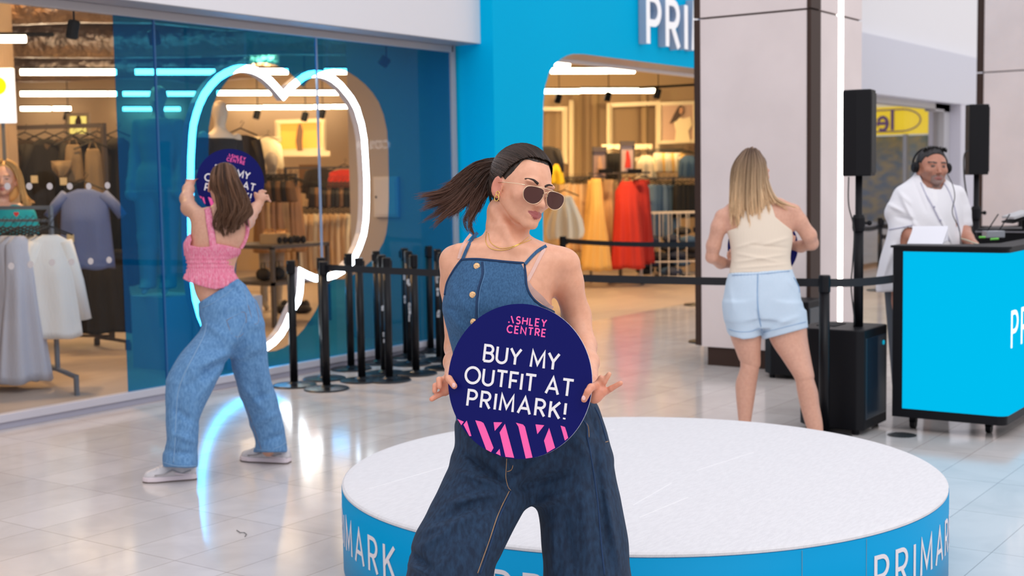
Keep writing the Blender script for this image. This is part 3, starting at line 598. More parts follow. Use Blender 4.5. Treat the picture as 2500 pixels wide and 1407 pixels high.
loopmesh(.058, YN, YN+.07, 'channel', mat('neon_side', (.62, .60, .66), .4))
hk = MB()
for x_, y_ in ((600, 168), (800, 186)):
    p_ = WY(x_, y_, YN+.03); hk.tube([p_, np.array([p_[0], YN+.03, 3.85])], .002, 5)
hk.build('hanging_wire', mat('wire', (.4, .4, .4), .4), neon)
# ------------------------------------------------------------------ INSIDE THE SHOP
CRh = CR*[1, 1, 0]; CRh /= np.linalg.norm(CRh); CFh = CF*[1, 1, 0]; CFh /= np.linalg.norm(CFh)
def cloth(name, col, rough=.8): return mat('cloth_'+name, col, rough, bump=(25, .4, .01, (3, 3, .6)))
hang_m = mat('hanger_black', (.01, .01, .01), .5); rackm = mat('rack_grey', (.17, .19, .22), .4); rackd = mat('rack_dark', (.10, .085, .08), .45); creamm = mat('cream_frame', (.75, .62, .42), .5)
def garment(name, label, cat, top, L, prof, m, ang=0.0, th=.10, pleat=(9, .25), sleeves=None, group=None, hanger=True, straps=False, n=40):
    """top = point of the hook end; prof = [(t,width)] down the length L"""
    u = CRh*math.cos(ang)+CFh*math.sin(ang); v = np.cross(Z_, u); r_ = thing(name, label, cat, top, group)
    top = np.array(top, float); ts = np.linspace(0, 1, 18); ws = np.interp(ts, [p_[0] for p_ in prof], [p_[1] for p_ in prof]); V = []; ph = random.uniform(0, 6)
    for i, t in enumerate(ts):
        z = -.05-L*t; d = th*(.35+.65*min(1, t*3))
        for k in range(n):
            a = 2*math.pi*k/n; pa = pleat[1]*min(1, t*1.6); pl_ = 1+pa*math.sin(pleat[0]*a+ph+.6*math.sin(3*t+ph))
            V.append(top+u*(ws[i]/2*math.cos(a)*(1+.06*pa*math.sin(5*a+ph)))+v*(d/2*math.sin(a)*pl_)+Z_*(z+.012*math.sin(4*a+ph)*t))
    Fs = [[i*n+k, i*n+(k+1) % n, (i+1)*n+(k+1) % n, (i+1)*n+k] for i in range(17) for k in range(n)]+[list(range(n))[::-1], [17*n+k for k in range(n)]]
    mb = MB().add(V, Fs)
    if sleeves:
        sl, spread = sleeves
        for s_ in (-1, 1):
            w0 = np.interp(.08, [p_[0] for p_ in prof], [p_[1] for p_ in prof])/2
            mb.tube([top+u*s_*(w0-.03)+Z_*-.10, top+u*s_*(w0+spread*.5)+Z_*(-.10-sl*.5)+v*.01, top+u*s_*(w0+spread)+Z_*(-.10-sl)], [.055, .05, .045], 10)
    mb.build('fabric', m, r_, smooth=True)
    if straps:
        w0 = ws[0]/2
        MB().tube([top+u*w0*.8+Z_*-.06, top+u*w0*.45, top+Z_*.02], .006, 5).tube([top-u*w0*.8+Z_*-.06, top-u*w0*.45, top+Z_*.02], .006, 5).build('shoulder_strap', m, r_)
    if hanger:
        MB().tube([top+Z_*.07, top+Z_*.10+u*.02, top+Z_*.08+u*.04, top+Z_*.045+u*.015, top+Z_*.02], .003, 5).tube([top-u*.17+Z_*-.055, top+Z_*.02, top+u*.17+Z_*-.055], .008, 6).build('hanger', hang_m, r_)
    return r_
TEE = [(0, .12), (.06, .34), (.15, .40), (1, .42)]; DRESS = [(0, .16), (.12, .28), (.3, .30), (1, .62)]; CAMI = [(0, .10), (.1, .14), (1, .19)]; TRS = [(0, .30), (.1, .30), (1, .34)]; SKIRT = [(0, .28), (1, .5)]
SIDE = [(0, .05), (.05, .22), (.3, .24), (1, .30)]
# front left rail with grey dresses and white tops
ra = thing('clothes_rail', 'grey square-tube clothes rail just inside the left window with white and grey tops', 'clothes rail', Fl(122, 946), 'clothes rails')
mb = MB(); A = Pd(123, 507, 10.2); B = Pd(-60, 507, 10.6)
zt = A[2]; Bf = np.array([B[0], B[1], zt]); Af = np.array([A[0], A[1], zt]); s = .016
def bar_(mb, a, b, w=.014):
    a = np.array(a, float); b = np.array(b, float); u = b-a; L = np.linalg.norm(u); u /= L; s_ = np.cross(Z_ if abs(u[2]) < .9 else X_, u); s_ /= np.linalg.norm(s_)
    return mb.obox((a+b)/2, u, s_, np.cross(u, s_), L/2+w, w, w)
bar_(mb, Af, Bf); bar_(mb, Af, [Af[0], Af[1], .14]); bar_(mb, Bf, [Bf[0], Bf[1], .14])
bar_(mb, Af-[0, 0, .10], Bf-[0, 0, .10], .010)
mb.build('frame', rackm, ra); mb = MB()
f1 = Fl(188, 966); f1 = np.array([f1[0], f1[1], .0]); c0 = np.array([Af[0], Af[1], .14]); f0 = 2*c0-f1; f0[2] = 0
bar_(mb, f1+[0, 0, .14], f0+[0, 0, .14]); bar_(mb, f1+[0, 0, .14], f1+[0, 0, .012]); bar_(mb, f0+[0, 0, .14], f0+[0, 0, .012]); bar_(mb, c0, [Bf[0], Bf[1], .14], .012)
mb.build('foot_frame', rackm, ra)
wh = cloth('white', (.88, .85, .80)); wb = cloth('paleblue', (.72, .84, .90)); gl = cloth('greylilac', (.55, .56, .64)); crm = cloth('cream', (.72, .62, .46))
tz = zt-.16
wl = ['outermost of the white row, sleeve cuffs pale blue', 'second of the white row from its right end', 'third of the white row, in the middle', 'fourth of the white row, cream tinted', 'fifth of the white row, beside the grey dresses']
for k in range(5):
    q = Pd(120-k*15, 540, 10.15+.03*k); garment('hanging_sweater', 'long-sleeved top on the front rail, '+wl[k], 'top', (q[0], q[1], tz), [.80, .74, .70, .66, .55][k], [(0, .12), (.05, .28), (.3, .33), (1, .42)], [wh, wh, crm, wh, crm][k], ang=.5, th=.14, pleat=(5, .3), sleeves=(.62, .10) if k < 2 else None, group='white tops on the front left rail')
for k in range(5):
    q = Pd(44-k*19, 548, 10.05+.03*k); garment('hanging_dress', 'long pale grey dress on the front rail, '+['nearest the white tops', 'second along from the white tops', 'third along, in the middle of the greys', 'fourth along, almost at the picture edge', 'cut off by the left picture edge'][k], 'dress', (q[0], q[1], tz), 1.12, [(0, .08), (.05, .20), (.4, .26), (1, .36 if k else .42)], gl, ang=.6, th=.20, pleat=(6, .35), group='grey dresses on the front left rail')
# second rail: black clothes and camisoles
rb_ = thing('clothes_rail', 'tall dark clothes rail behind the front one, hung with black clothes', 'clothes rail', Fl(260, 820), 'clothes rails')
mb = MB(); A = Pd(252, 306, 12.6); Bq = Pd(-60, 306, 12.9); zt2 = A[2]
Pb = np.array([A[0], A[1], zt2]); Qb = np.array([Bq[0], Bq[1], zt2])
for p_ in (Pb, Qb):
    bar_(mb, p_, [p_[0], p_[1], .1], .020); bar_(mb, [p_[0]-.05, p_[1]-.3, .08], [p_[0]+.05, p_[1]+.3, .08]); mb.lathe((p_[0]-.05, p_[1]-.3, 0), [(.03, 0), (.03, .07)], 10).lathe((p_[0]+.05, p_[1]+.3, 0), [(.03, 0), (.03, .07)], 10)
bar_(mb, Pb, Qb, .02); bar_(mb, Pb-[0, 0, 1.85], Qb-[0, 0, 1.85], .012); bar_(mb, Pb-[0, 0, 2.03], Qb-[0, 0, 2.03], .012)
mb.build('frame', rackd, rb_)
bk_ = cloth('black', (.012, .010, .010)); bk2 = cloth('blackbrown', (.03, .016, .010)); kh = cloth('khaki', (.26, .18, .10)); bl = cloth('dustyblue', (.14, .20, .46)); 
lab = ['at the left end', 'beside the staff woman\'s hair', 'behind the small price tag', 'in the middle', 'right of the middle', 'before the rail\'s right post', 'beyond the rail\'s right post']
for k, x in enumerate((10, 60, 110, 155, 200, 236, 285)):
    q = Pd(x, 330, 12.9+.05*(k % 2)); garment('black_blouse', 'black top high on the tall dark rail, '+lab[k], 'top', (q[0], q[1], zt2-.06), 1.15 if k < 6 else 1.45, TEE, [bk_, bk2][k % 2], ang=.25, th=.16, sleeves=(.5, .05), group='black tops on the tall dark rail')
for k, x in enumerate((110, 150, 190, 226, 262)):
    q = Pd(x, 640, 12.7+.06*(k % 2)); garment('black_skirt', 'long black skirt low on the tall dark rail, '+lab[k+1], 'skirt', (q[0], q[1], 1.0), .80, SKIRT, bk_, ang=.2, th=.2, group='black skirts below the tops', hanger=False)
for k, (x, y, w_) in enumerate(((178, 340, 'left'), (226, 350, 'right'))):
    q = Pd(x, y, 12.3); garment('camisole', 'khaki satin camisole with thin straps hanging at the front of the dark rail, %s one' % w_, 'top', (q[0], q[1], q[2]), .34 if k == 0 else .48, CAMI, kh, ang=.3, th=.09, straps=True, pleat=(5, .2))
q = Pd(150, 385, 12.2); garment('folded_knit', 'beige crumpled neckerchief hanging between the black tops', 'scarf', (q[0], q[1], q[2]+.02), .15, [(0, .2), (.5, .18), (1, .05)], kh, pleat=(4, .4), hanger=False)
q = Pd(205, 448, 11.9); garment('blue_shirt', 'dusty blue short-sleeved shirt hanging behind the left window', 'shirt', (q[0], q[1], q[2]), .72, [(0, .12), (.07, .38), (.2, .42), (1, .50)], bl, ang=.05, th=.22, pleat=(7, .08), sleeves=(.20, .14))
for x, y, d in ((155, 443, 12.1), (84, 438, 12.1), (172, 582, 11.7)):
    c = Pd(x, y, d); tag(MB().obox(c, CRh, CFh, Z_, .032, .002, .034).build('price_tag', mat('tag_cream', (.70, .58, .36), .6)), 'cream square price tag %s' % {155: 'high between the black tops', 84: 'beside the staff woman\'s hair', 172: 'on the hem of the blue shirt'}[x], 'price tag')
# lightbox at the left edge
c = Pd(4, 234, 11.6); lb = thing('lightbox', 'white glowing lightbox with a lime disc at the left picture edge', 'sign', c-[0, 0, .3])
MB().obox(c, CRh, CFh, Z_, .115, .03, .24).build('box', mat('lightbox_white', (.9, .9, .9), .4, emit=(.85, .93, 1), es=1.0), lb, bevel=.008)
MB().lathe(c+Z_*.085-CRh*.02-CFh*.031, [(.078, 0), (.078, .004)], 28, -CFh).build('disc', mat('lime', (.6, .8, .0), .4, emit=(.68, .85, 0), es=.8), lb)
bar_(MB(), c, c).obox(c+[0, 0, -.6], CRh, CFh, Z_, .012, .012, .4).build('stem', rackm, lb)
# spotlights
def spot_(x, y, d, r_, L, tilt, label, ztrack=None):
    c = Pd(x, y, d); ax = np.array(CU*math.cos(tilt)+CR*math.sin(tilt)); q = thing('track_spotlight', label, 'spotlight', c, 'track spotlights')
    MB().lathe(c-ax*L/2, [(r_*.85, 0), (r_, .01), (r_, L*.9), (r_*.8, L)], 16, ax).build('can', black, q)
    MB().tube([c+ax*L*.4, [*(c+ax*L*.4)[:2], 3.86]], .007, 6).build('arm', black, q)
spot_(178, 72, 9.2, .042, .13, .15, 'large black spotlight hanging top left behind the clear glass')
spot_(376, 92, 10.2, .045, .11, -.2, 'black spotlight behind the blue film, left of the glowing outline')
spot_(938, 150, 12.3, .05, .09, .6, 'black spotlight behind the blue film at the upper right of the left window')
for x, y, d, w_ in ((627, 280, 20, 'left of the orange poster'), (744, 285, 20, 'above the orange poster'), (786, 278, 20, 'right of the pane joint'), (1363, 241, 20, 'leftmost in the entrance'), (1484, 236, 20, 'middle one in the entrance'), (1605, 229, 19, 'right one at the end of the light row'), (164, 283, 20, 'beside the yellow poster at the left')):
    spot_(x, y, d, .05, .14, .25, 'small black ceiling spotlight far back, '+w_)
q0, q1 = Pd(1560, 215, 19), Pd(1712, 206, 19); tag(MB().tube([q0, q1], .02, 6).build('lighting_track', black), 'black lighting track along the ceiling inside the entrance', 'lighting track')
q0, q1 = Pd(-50, 84, 12.5), Pd(130, 84, 12.5); tag(MB().tube([q0, q1], .022, 6).build('lighting_track', black), 'black lighting track above the topmost light bar at the left', 'lighting track')
for (x, y, d, tx, ty, td, e) in ((178, 96, 9.2, 110, 700, 10.1, 60), (376, 122, 10.2, 386, 500, 11.2, 6), (90, 130, 9.6, 10, 460, 10.9, 40)):  # first two under the spotlight cans; third added to brighten the staff woman
    l = bpy.data.lights.new('window_spot_and_fill', 'SPOT'); l.energy = e; l.color = (1, .93, .84); l.shadow_soft_size = .03; l.spot_size = math.radians(75); l.spot_blend = .7
    o = bpy.data.objects.new('window_spot_and_fill', l); COL.objects.link(o); a = Pd(x, y, d); o.location = tuple(a); o.rotation_euler = (Vector(Pd(tx, ty, td))-Vector(a)).to_track_quat('-Z', 'Y').to_euler()
for (x, y, d, tx, ty, e) in ((1363, 255, 20.5, 1345, 330, 130), (1484, 252, 20.5, 1440, 320, 130), (1605, 246, 20.0, 1560, 320, 130), (1690, 240, 19.5, 1670, 300, 60), (744, 300, 18.8, 735, 340, 120)):
    l = bpy.data.lights.new('wall_washer', 'SPOT'); l.energy = e; l.color = (1, .70, .34); l.shadow_soft_size = .04; l.spot_size = math.radians(95); l.spot_blend = .8
    o = bpy.data.objects.new('wall_washer', l); COL.objects.link(o); a = Pd(x, y, d); o.location = tuple(a); o.rotation_euler = (Vector(Pd(tx, ty, 23.5))-Vector(a)).to_track_quat('-Z', 'Y').to_euler()
# back wall panels, posters, shelves
def frame(x0, y0, x1, y1, d, t, label, m=creamm, name='wall_frame', fill=None, cat='frame', dy=0):
    P = [Pd(x0, y0, d), Pd(x1, y0+dy, d), Pd(x1, y1+dy, d), Pd(x0, y1, d)]; c = sum(P)/4; r_ = thing(name, label, cat, c)
    mb = MB()
    for i in range(4): bar_(mb, P[i], P[(i+1) % 4], t)
    mb.build('frame', m, r_)
    if fill is not None: link_mesh('picture', [p_+CF*.02 for p_ in P], [[0, 1, 2, 3]], fill, r_)
    return r_, P
frame(1300, 266, 1379, 396, 23, .035, 'tall empty cream frame on the back wall at the left of the entrance')
frame(1489, 257, 1607, 392, 23, .035, 'wide empty cream frame on the back wall beside the poster', dy=-5)
f_, P = frame(1611, 254, 1697, 348, 22.8, .03, 'framed poster of a woman with long dark hair in a pale dress', fill=mat('poster_blush', (.52, .33, .24), .5), name='framed_poster', cat='poster', dy=-3)
def flat(parent, pts, d, m, name): link_mesh(name, [Pd(x, y, d) for x, y in pts], [list(range(len(pts)))], m, parent)
flat(f_, [(1647, 348), (1650, 320), (1645, 300), (1655, 285), (1668, 290), (1685, 285), (1690, 305), (1680, 320), (1686, 348)], 22.74, mat('poster_cream', (.85, .68, .42), .6), 'dress_shape')
flat(f_, [(1655, 262), (1662, 256), (1669, 262), (1670, 275), (1660, 285), (1652, 295), (1634, 303), (1645, 280)], 22.73, mat('poster_hair', (.06, .03, .02), .6), 'hair_shape')
flat(f_, [(1659, 264), (1666, 262), (1668, 272), (1663, 280), (1658, 275)], 22.72, mat('poster_skin', (.5, .25, .14), .6), 'face_shape')
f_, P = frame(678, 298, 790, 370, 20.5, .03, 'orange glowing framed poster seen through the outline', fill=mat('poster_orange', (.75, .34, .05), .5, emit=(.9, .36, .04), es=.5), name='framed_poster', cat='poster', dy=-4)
flat(f_, [(726, 370), (722, 345), (725, 320), (729, 303), (735, 302), (740, 320), (738, 345), (739, 370)], 20.4, mat('poster_dark', (.16, .08, .04), .6), 'figure_shape')
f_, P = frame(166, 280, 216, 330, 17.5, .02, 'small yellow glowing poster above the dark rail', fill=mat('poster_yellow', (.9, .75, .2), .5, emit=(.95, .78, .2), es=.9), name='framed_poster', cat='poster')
flat(f_, [(184, 312), (183, 296), (188, 284), (195, 283), (199, 296), (199, 312)], 17.4, mat('poster_dark', (.16, .08, .04), .6), 'figure_shape')
for x0, x1, y, d, w_ in ((590, 800, 376, 20.3, 'under the orange poster'), (1475, 1586, 359, 22, 'in the entrance between the small posters'), (607, 680, 341, 20.3, 'left of the orange poster')):
    tag(bar_(MB(), Pd(x0, y, d), Pd(x1, y-1, d), .04).build('wall_shelf', creamm), 'pale wall shelf '+w_, 'shelf')
for x, y0, y1, d, w_ in ((1395, 250, 470, 23.0, 'left'), (1487, 258, 420, 22.9, 'right')):
    tag(bar_(MB(), Pd(x, y0, d), Pd(x, y1, d), .03).build('wall_upright', creamm), 'slotted cream wall upright in the entrance, %s one' % w_, 'upright')
for i, (x, w_) in enumerate(((1410, 'left'), (1455, 'middle'), (1575, 'right'))):
    struct(bar_(MB(), Pd(x, 235, 23.9), Pd(x, 640, 23.9), .05).build('trim_%d' % (i+1), mat('wall_seam', (.48, .33, .18), .7)))
# garments seen through the outline
red = cloth('red', (.60, .035, .02)); yel = cloth('yellow', (.85, .52, .16)); tan = cloth('tan', (.66, .44, .24)); bei = cloth('beige', (.74, .56, .36)); den = cloth('denim', (.06, .12, .22)); dkg = cloth('charcoal', (.035, .03, .03)); ivory = cloth('ivory', (.85, .74, .54)); brn = cloth('brown', (.20, .11, .06)); sat = cloth('satin', (.42, .22, .10), .4)
def G(name, label, cat, x, y, d, L, prof, m, **k):
    q = Pd(x, y, d); return garment(name, label, cat, q, L, prof, m, **k)
G('dark_jacket', 'charcoal jacket hanging behind the mannequin in the glowing outline', 'jacket', 587, 318, 13.5, .55, TEE, dkg, sleeves=(.45, .03), ang=.3)
G('white_vest', 'white sleeveless top hanging on the wall left of the orange poster', 'top', 652, 334, 19.5, .42, [(0, .2), (.2, .42), (1, .48)], ivory)
G('black_jacket', 'black jacket on display under the orange poster, right of the joint', 'jacket', 780, 402, 18.5, .42, TEE, dkg, sleeves=(.3, .04), hanger=False)
G('red_jacket', 'red jacket hanging at the right end of the rail seen through the outline', 'jacket', 840, 405, 18, .42, TEE, red, sleeves=(.36, .04))
G('brown_board', 'brown folded top standing beside the black jacket', 'top', 755, 393, 18.6, .4, [(0, .3), (1, .3)], brn, hanger=False, pleat=(3, .05))
rl = thing('clothes_rail', 'long low rail of beige trousers seen through the glowing outline', 'clothes rail', Fl(790, 740), 'clothes rails')
mb = MB(); a, b = Pd(700, 508, 16.6), Pd(905, 506, 16.9); b[2] = a[2]
bar_(mb, a, b, .014)
for p_ in (a, b): bar_(mb, p_, [p_[0], p_[1], .02], .014)
a2, b2 = a+[0, 0, .5], b+[0, 0, .5]; bar_(mb, a2, b2, .012)
for p_ in (a, b): bar_(mb, p_, p_+[0, 0, .5], .014)
mb.build('frame', rackd, rl)
for k in range(15):
    G('beige_trousers', 'beige trousers on the long low rail behind the window, one of the even row', 'trousers', 704+k*13.2, 512, 16.6+.02*k, .72+.03*math.sin(k*2.1), [(0, .09), (.2, .10), (1, .14)], [bei, tan, ivory][k % 3] if k % 4 else tan, th=.26, pleat=(3, .15), group='beige trousers on the low rail', n=20)
for k in range(13):
    G('dark_hanging_blouse', 'small dark top on the upper rail above the beige trousers', 'top', 762+k*10, 448, 16.4+.02*k, .24, [(0, .08), (1, .12)], [dkg, brn, bk_][k % 3], th=.2, pleat=(3, .2), group='small dark tops over the trousers', n=16)
rc_ = thing('clothes_rail', 'dark rail of brown satin dresses right of the dancing woman\'s sign', 'clothes rail', Fl(660, 760), 'clothes rails')
mb = MB(); a, b = Pd(640, 428, 16.1), Pd(722, 428, 16.1); b[2] = a[2]
bar_(mb, a, b, .014)
for p_ in (a, b): bar_(mb, p_, [p_[0], p_[1], .02], .014)
a, b = Pd(650, 470, 15.8), Pd(700, 470, 15.8); b[2] = a[2]; bar_(mb, a, b, .012); mb.build('frame', rackd, rc_)
for k in range(7):
    G('satin_dress', 'brown satin slip dress on the rail beside the raised sign', 'dress', 636+k*14, 436, 15.95+.03*k, .84, [(0, .10), (.3, .16), (1, .24)], [sat, tan, sat][k % 3], th=.2, pleat=(4, .25), group='satin dresses beside the raised sign', n=20)
for k in range(6):
    G('small_hanging_blouse', 'small dark top crowded on the rail under the white vest', 'top', 640+k*13, 432, 15.7, .24, [(0, .12), (1, .2)], [dkg, brn][k % 2], th=.14, pleat=(4, .3), group='crowded dark tops under the white vest', n=16)
# display table with shoes
tb = thing('display_table', 'dark two-tier display table with accessories behind the window', 'table', Fl(670, 770))
za = Pd(680, 600, 14.6)[2]; zb = Pd(680, 688, 14.6)[2]
c = Fl(655, 790)[:2]; c = np.array([Pd(665, 600, 14.8)[0], Pd(665, 600, 14.8)[1]])
for z, nm in ((za, 'table_top'), (zb, 'lower_shelf')): MB().obox((c[0], c[1], z), X_, Y_, Z_, .45, .45, .02).build(nm, rackd, tb)
for sx in (-1, 1):
    for sy in (-1, 1): MB().box((c[0]+sx*.43-.02, c[1]+sy*.43-.02, 0), (c[0]+sx*.43+.02, c[1]+sy*.43+.02, za)).build('leg', rackd, tb)
by = thing('wooden_tray', 'light wooden tray on top of the display table', 'tray', (c[0]-.05, c[1]-.1, za+.02))
MB().obox((c[0]-.05, c[1]-.1, za+.02+.055), CRh, CFh, Z_, .15, .12, .055).build('box', mat('tray_wood', (.55, .38, .20), .5), by, bevel=.004)
gold = mat('gold_beads', (.8, .5, .22), .3, metal=.7)
for k in range(9):
    a = random.uniform(-.13, .13); b = random.uniform(-.1, .1); p_ = np.array([c[0]-.05, c[1]-.1, za+.13+.025])+CRh*a+CFh*b
    tag(MB().tube([p_+CRh*.03*math.cos(t)+Z_*.022*math.sin(t) for t in np.linspace(0, 5.8, 10)], .006, 6).build('sunglasses', gold), 'gold-rimmed accessory among those heaped on the wooden tray', 'accessory', 'gold accessories on the tray')
for k in range(8):
    p_ = np.array([c[0], c[1], za+.02])+CRh*(.12+.06*(k % 5))+CFh*(-.2+.13*(k//3)); mb = MB().ell(p_+Z_*.04, (.035, .035, .045)); tag(mb.build('small_bag', dkg), 'small dark bag beside the wooden tray on the table', 'bag', 'small bags on the table')
for k in range(6):
    p_ = np.array([c[0]-.3+.11*k, c[1]-.15+.04*(k % 2), zb+.02]); mb = MB().add(*(lambda L: (L.v, L.f))(MB().ell(p_+Z_*.07, (.06, .10, .07)))).tube([p_+[-.03, 0, .12], p_+[-.02, 0, .2], p_+[.02, 0, .2], p_+[.03, 0, .12]], .006, 5)
    tag(mb.build('handbag', [dkg, tan][k % 2], smooth=True), 'handbag on the lower shelf of the display table, one of the row', 'bag', 'handbags on the lower shelf')
for k in range(5):
    p_ = Fl(690+k*13, 765); mb = MB().ell(p_+Z_*.05, (.07, .12, .05)).ell(p_+Z_*.08+X_*.04, (.05, .05, .08)); tag(mb.build('dark_shoe', dkg, smooth=True), 'dark shoe lying on the shop floor behind the window', 'shoe', 'dark shoes on the shop floor')
# cabinet on the partition
q = WX(947, 530, 9.875); z0, z1 = q[2], WX(915, 432, 9.875)[2]
cb = thing('wall_cabinet', 'flat white metal service cabinet on the grey inner wall', 'cabinet', (9.86, 8.45, z0))
MB().box((9.845, 8.30, z0), (9.88, 8.61, z1)).build('case', mat('cab_white', (.62, .58, .56), .5), cb, bevel=.004)
MB().box((9.838, 8.32, z0+.02), (9.845, 8.59, z1-.02)).build('door', mat('cab_white', (.62, .58, .56), .5), cb, bevel=.003)
MB().box((9.83, 8.56, (z0+z1)/2-.01), (9.84, 8.575, (z0+z1)/2+.01)).build('lock', black, cb)
# entrance garments
G('dark_coat', 'dark brown coat hanging high at the left edge of the entrance', 'coat', 1332, 348, 17.5, .5, TEE, dkg, sleeves=(.3, .02), hanger=False)
G('yellow_blouse', 'bright yellow frilled top at the left edge of the entrance', 'top', 1352, 392, 17.5, .26, [(0, .2), (1, .28)], cloth('brightyellow', (.95, .62, .02)), pleat=(7, .4))
G('fluffy_dress', 'cream frilled dress hanging next to the woman\'s sunglasses', 'dress', 1378, 468, 15.5, .50, [(0, .16), (.3, .30), (.6, .42), (.85, .46), (1, .42)], ivory, pleat=(9, .4), th=.3)
rr_ = thing('clothes_rail', 'rail at the back of the entrance with black hangers', 'clothes rail', Fl(1405, 660), 'clothes rails')
mb = MB(); a, b = Pd(1365, 434, 19.5), Pd(1440, 434, 19.5); b[2] = a[2]
bar_(mb, a, b, .014)
for p_ in (a, b): bar_(mb, p_, [p_[0], p_[1], .02], .014)
mb.build('frame', rackd, rr_)
for k in range(8): G('long_beige_dress', 'long plain beige dress on the back rail left of the yellow dress', 'dress', 1372+k*9, 440, 19.3+.02*k, 1.0, [(0, .10), (1, .16)], [tan, bei][k % 2], th=.25, pleat=(3, .2), group='plain beige dresses on the back rail', n=18)
def rail2(x0, x1, y, d, label):
    r_ = thing('clothes_rail', label, 'clothes rail', Fl((x0+x1)/2, 690), 'clothes rails'); mb = MB(); a, b = Pd(x0, y, d), Pd(x1, y, d); b[2] = a[2]; bar_(mb, a, b, .014); bar_(mb, (a+b)/2, [(a[0]+b[0])/2, (a[1]+b[1])/2, .02], .02)
    m_ = (a+b)/2; bar_(mb, [m_[0]-.3, m_[1], .03], [m_[0]+.3, m_[1], .03], .02); bar_(mb, [m_[0], m_[1]-.3, .03], [m_[0], m_[1]+.3, .03], .02); mb.build('frame', rackd, r_)
rail2(1440, 1585, 424, 19.4, 'rail in the entrance carrying the yellow and red dresses')
G('yellow_dress', 'long sleeveless yellow dress in the entrance, front one', 'dress', 1455, 427, 18.6, 1.30, [(0, .14), (.1, .19), (.3, .22), (1, .44)], yel, th=.34, pleat=(11, .18), ang=.1)
G('yellow_dress', 'second yellow dress tucked behind the long yellow one at its left', 'dress', 1445, 432, 19.0, 1.22, [(0, .12), (.3, .2), (1, .36)], yel, th=.3, pleat=(9, .18))
G('pleated_dress', 'brown pleated dress between the yellow and the red dresses', 'dress', 1483, 430, 19.2, 1.22, [(0, .16), (1, .22)], tan, th=.3, pleat=(9, .25))
G('red_dress', 'long red strappy dress in the entrance, front one', 'dress', 1530, 434, 18.7, 1.24, [(0, .16), (.12, .34), (.3, .36), (1, .50)], red, th=.34, pleat=(9, .2), straps=True)
G('red_dress', 'second long red dress showing on the right behind the front one', 'dress', 1560, 430, 19.1, 1.22, [(0, .16), (.12, .3), (.3, .32), (1, .44)], cloth('deepred', (.42, .02, .015)), th=.3, pleat=(9, .25))
G('red_dress', 'third red dress, furthest right, behind the wire crate', 'dress', 1575, 432, 20.3, 1.1, [(0, .14), (.3, .2), (1, .3)], red, th=.3, pleat=(7, .25))
rail2(1588, 1700, 436, 20.2, 'rail of jeans and black trousers above the wire crate')
for k in range(5): G('blue_jeans', 'blue jeans on the rail above the wire crate', 'jeans', 1592+k*13, 443, 20.0+.05*k, .80, [(0, .13), (.1, .17), (1, .2)], den if k % 2 else cloth('denimlight', (.13, .21, .32)), th=.2, pleat=(3, .2), group='blue jeans above the wire crate', n=20)
for k in range(4): G('black_trousers', 'black trousers on the rail at the right of the jeans', 'trousers', 1654+k*11, 443, 20.0+.05*k, .50, [(0, .13), (1, .17)], bk_, th=.2, pleat=(3, .2), group='black trousers beside the jeans', n=20)
for k in range(9): G('cream_blouse', 'small cream top crowded on the upper rail in the entrance', 'top', 1604+k*7.5, 366, 21.0, .30, [(0, .10), (.2, .14), (1, .14)], [ivory, crm, yel][k % 3], th=.2, pleat=(4, .3), group='cream tops on the upper rail', n=16)
G('white_knit', 'white fluffy knit top between the small poster and the cream tops', 'top', 1577, 372, 21.0, .38, [(0, .14), (.3, .3), (1, .34)], ivory, th=.2, pleat=(7, .3))
G('black_shirt', 'black top with a white tag between the two small posters', 'top', 1497, 366, 21.2, .42, [(0, .2), (.1, .26), (1, .26)], bk_, th=.2)
G('denim_jacket', 'dark denim jacket at the right edge of the entrance', 'jacket', 1681, 372, 20.8, .34, [(0, .14), (.2, .3), (1, .34)], den, th=.24, sleeves=(.25, .02))
for x, y, m_, w_ in ((1463, 360, (.30, .2, .18), 'left, of a brunette'), (1531, 346, (.5, .38, .36), 'right, of a woman in a red dress')):
    f_, P = frame(x-16, y, x+17, y+74, 18.9, .008, 'small standing poster on the dress rail, '+w_, m=rackd, fill=mat('sign_%d' % x, m_, .5, emit=m_, es=.15), name='rail_poster', cat='poster')
    flat(f_, [(x-16, y), (x+17, y), (x+17, y+10), (x-16, y+10)], 18.86, mat('poster_band', (.10, .08, .09), .6), 'header_band')
    flat(f_, [(x-3, y+28), (x, y+20), (x+4, y+24), (x+8, y+45), (x+9, y+64), (x-6, y+64), (x-3, y+42)], 18.85, mat('poster_red' if x > 1500 else 'poster_skin2', (.6, .03, .02) if x > 1500 else (.5, .3, .2), .6), 'figure_shape')
for x, w_ in ((1478, 'under the left poster'), (1550, 'under the right poster')):
    c = Pd(x, 418, 18.8); tag(MB().obox(c, CRh, CFh, Z_, .10, .03, .03).build('sign_holder', black), 'small black sign holder on the dress rail '+w_, 'sign holder')
# white wire crate
cr_ = thing('wire_crate', 'tall white wire crate full of folded dark clothes in the entrance', 'crate', Fl(1630, 690)); mb = MB(); dC = 19.2
z1 = Pd(1600, 521, dC)[2]; P0, P1 = Pd(1567, 600, dC), Pd(1720, 600, dC)
base = [np.array([P0[0], P0[1], 0]), np.array([P1[0], P1[1], 0])]; bk0 = [p_+CFh*.7 for p_ in base]
cor = [base[0], base[1], bk0[1], bk0[0]]
for z in (z1, Pd(1600, 640, dC)[2], .10):
    for i in range(4): mb.tube([cor[i]+Z_*z, cor[(i+1) % 4]+Z_*z], .010, 6)
for i in range(4):
    n_ = [7, 5, 7, 5][i]
    for k in range(n_): p_ = cor[i]+(cor[(i+1) % 4]-cor[i])*k/n_; mb.tube([p_+Z_*.04, p_+Z_*z1], .010 if k == 0 else .007, 6)
mb.build('wire_frame', mat('wire_white', (.75, .68, .60), .4), cr_)
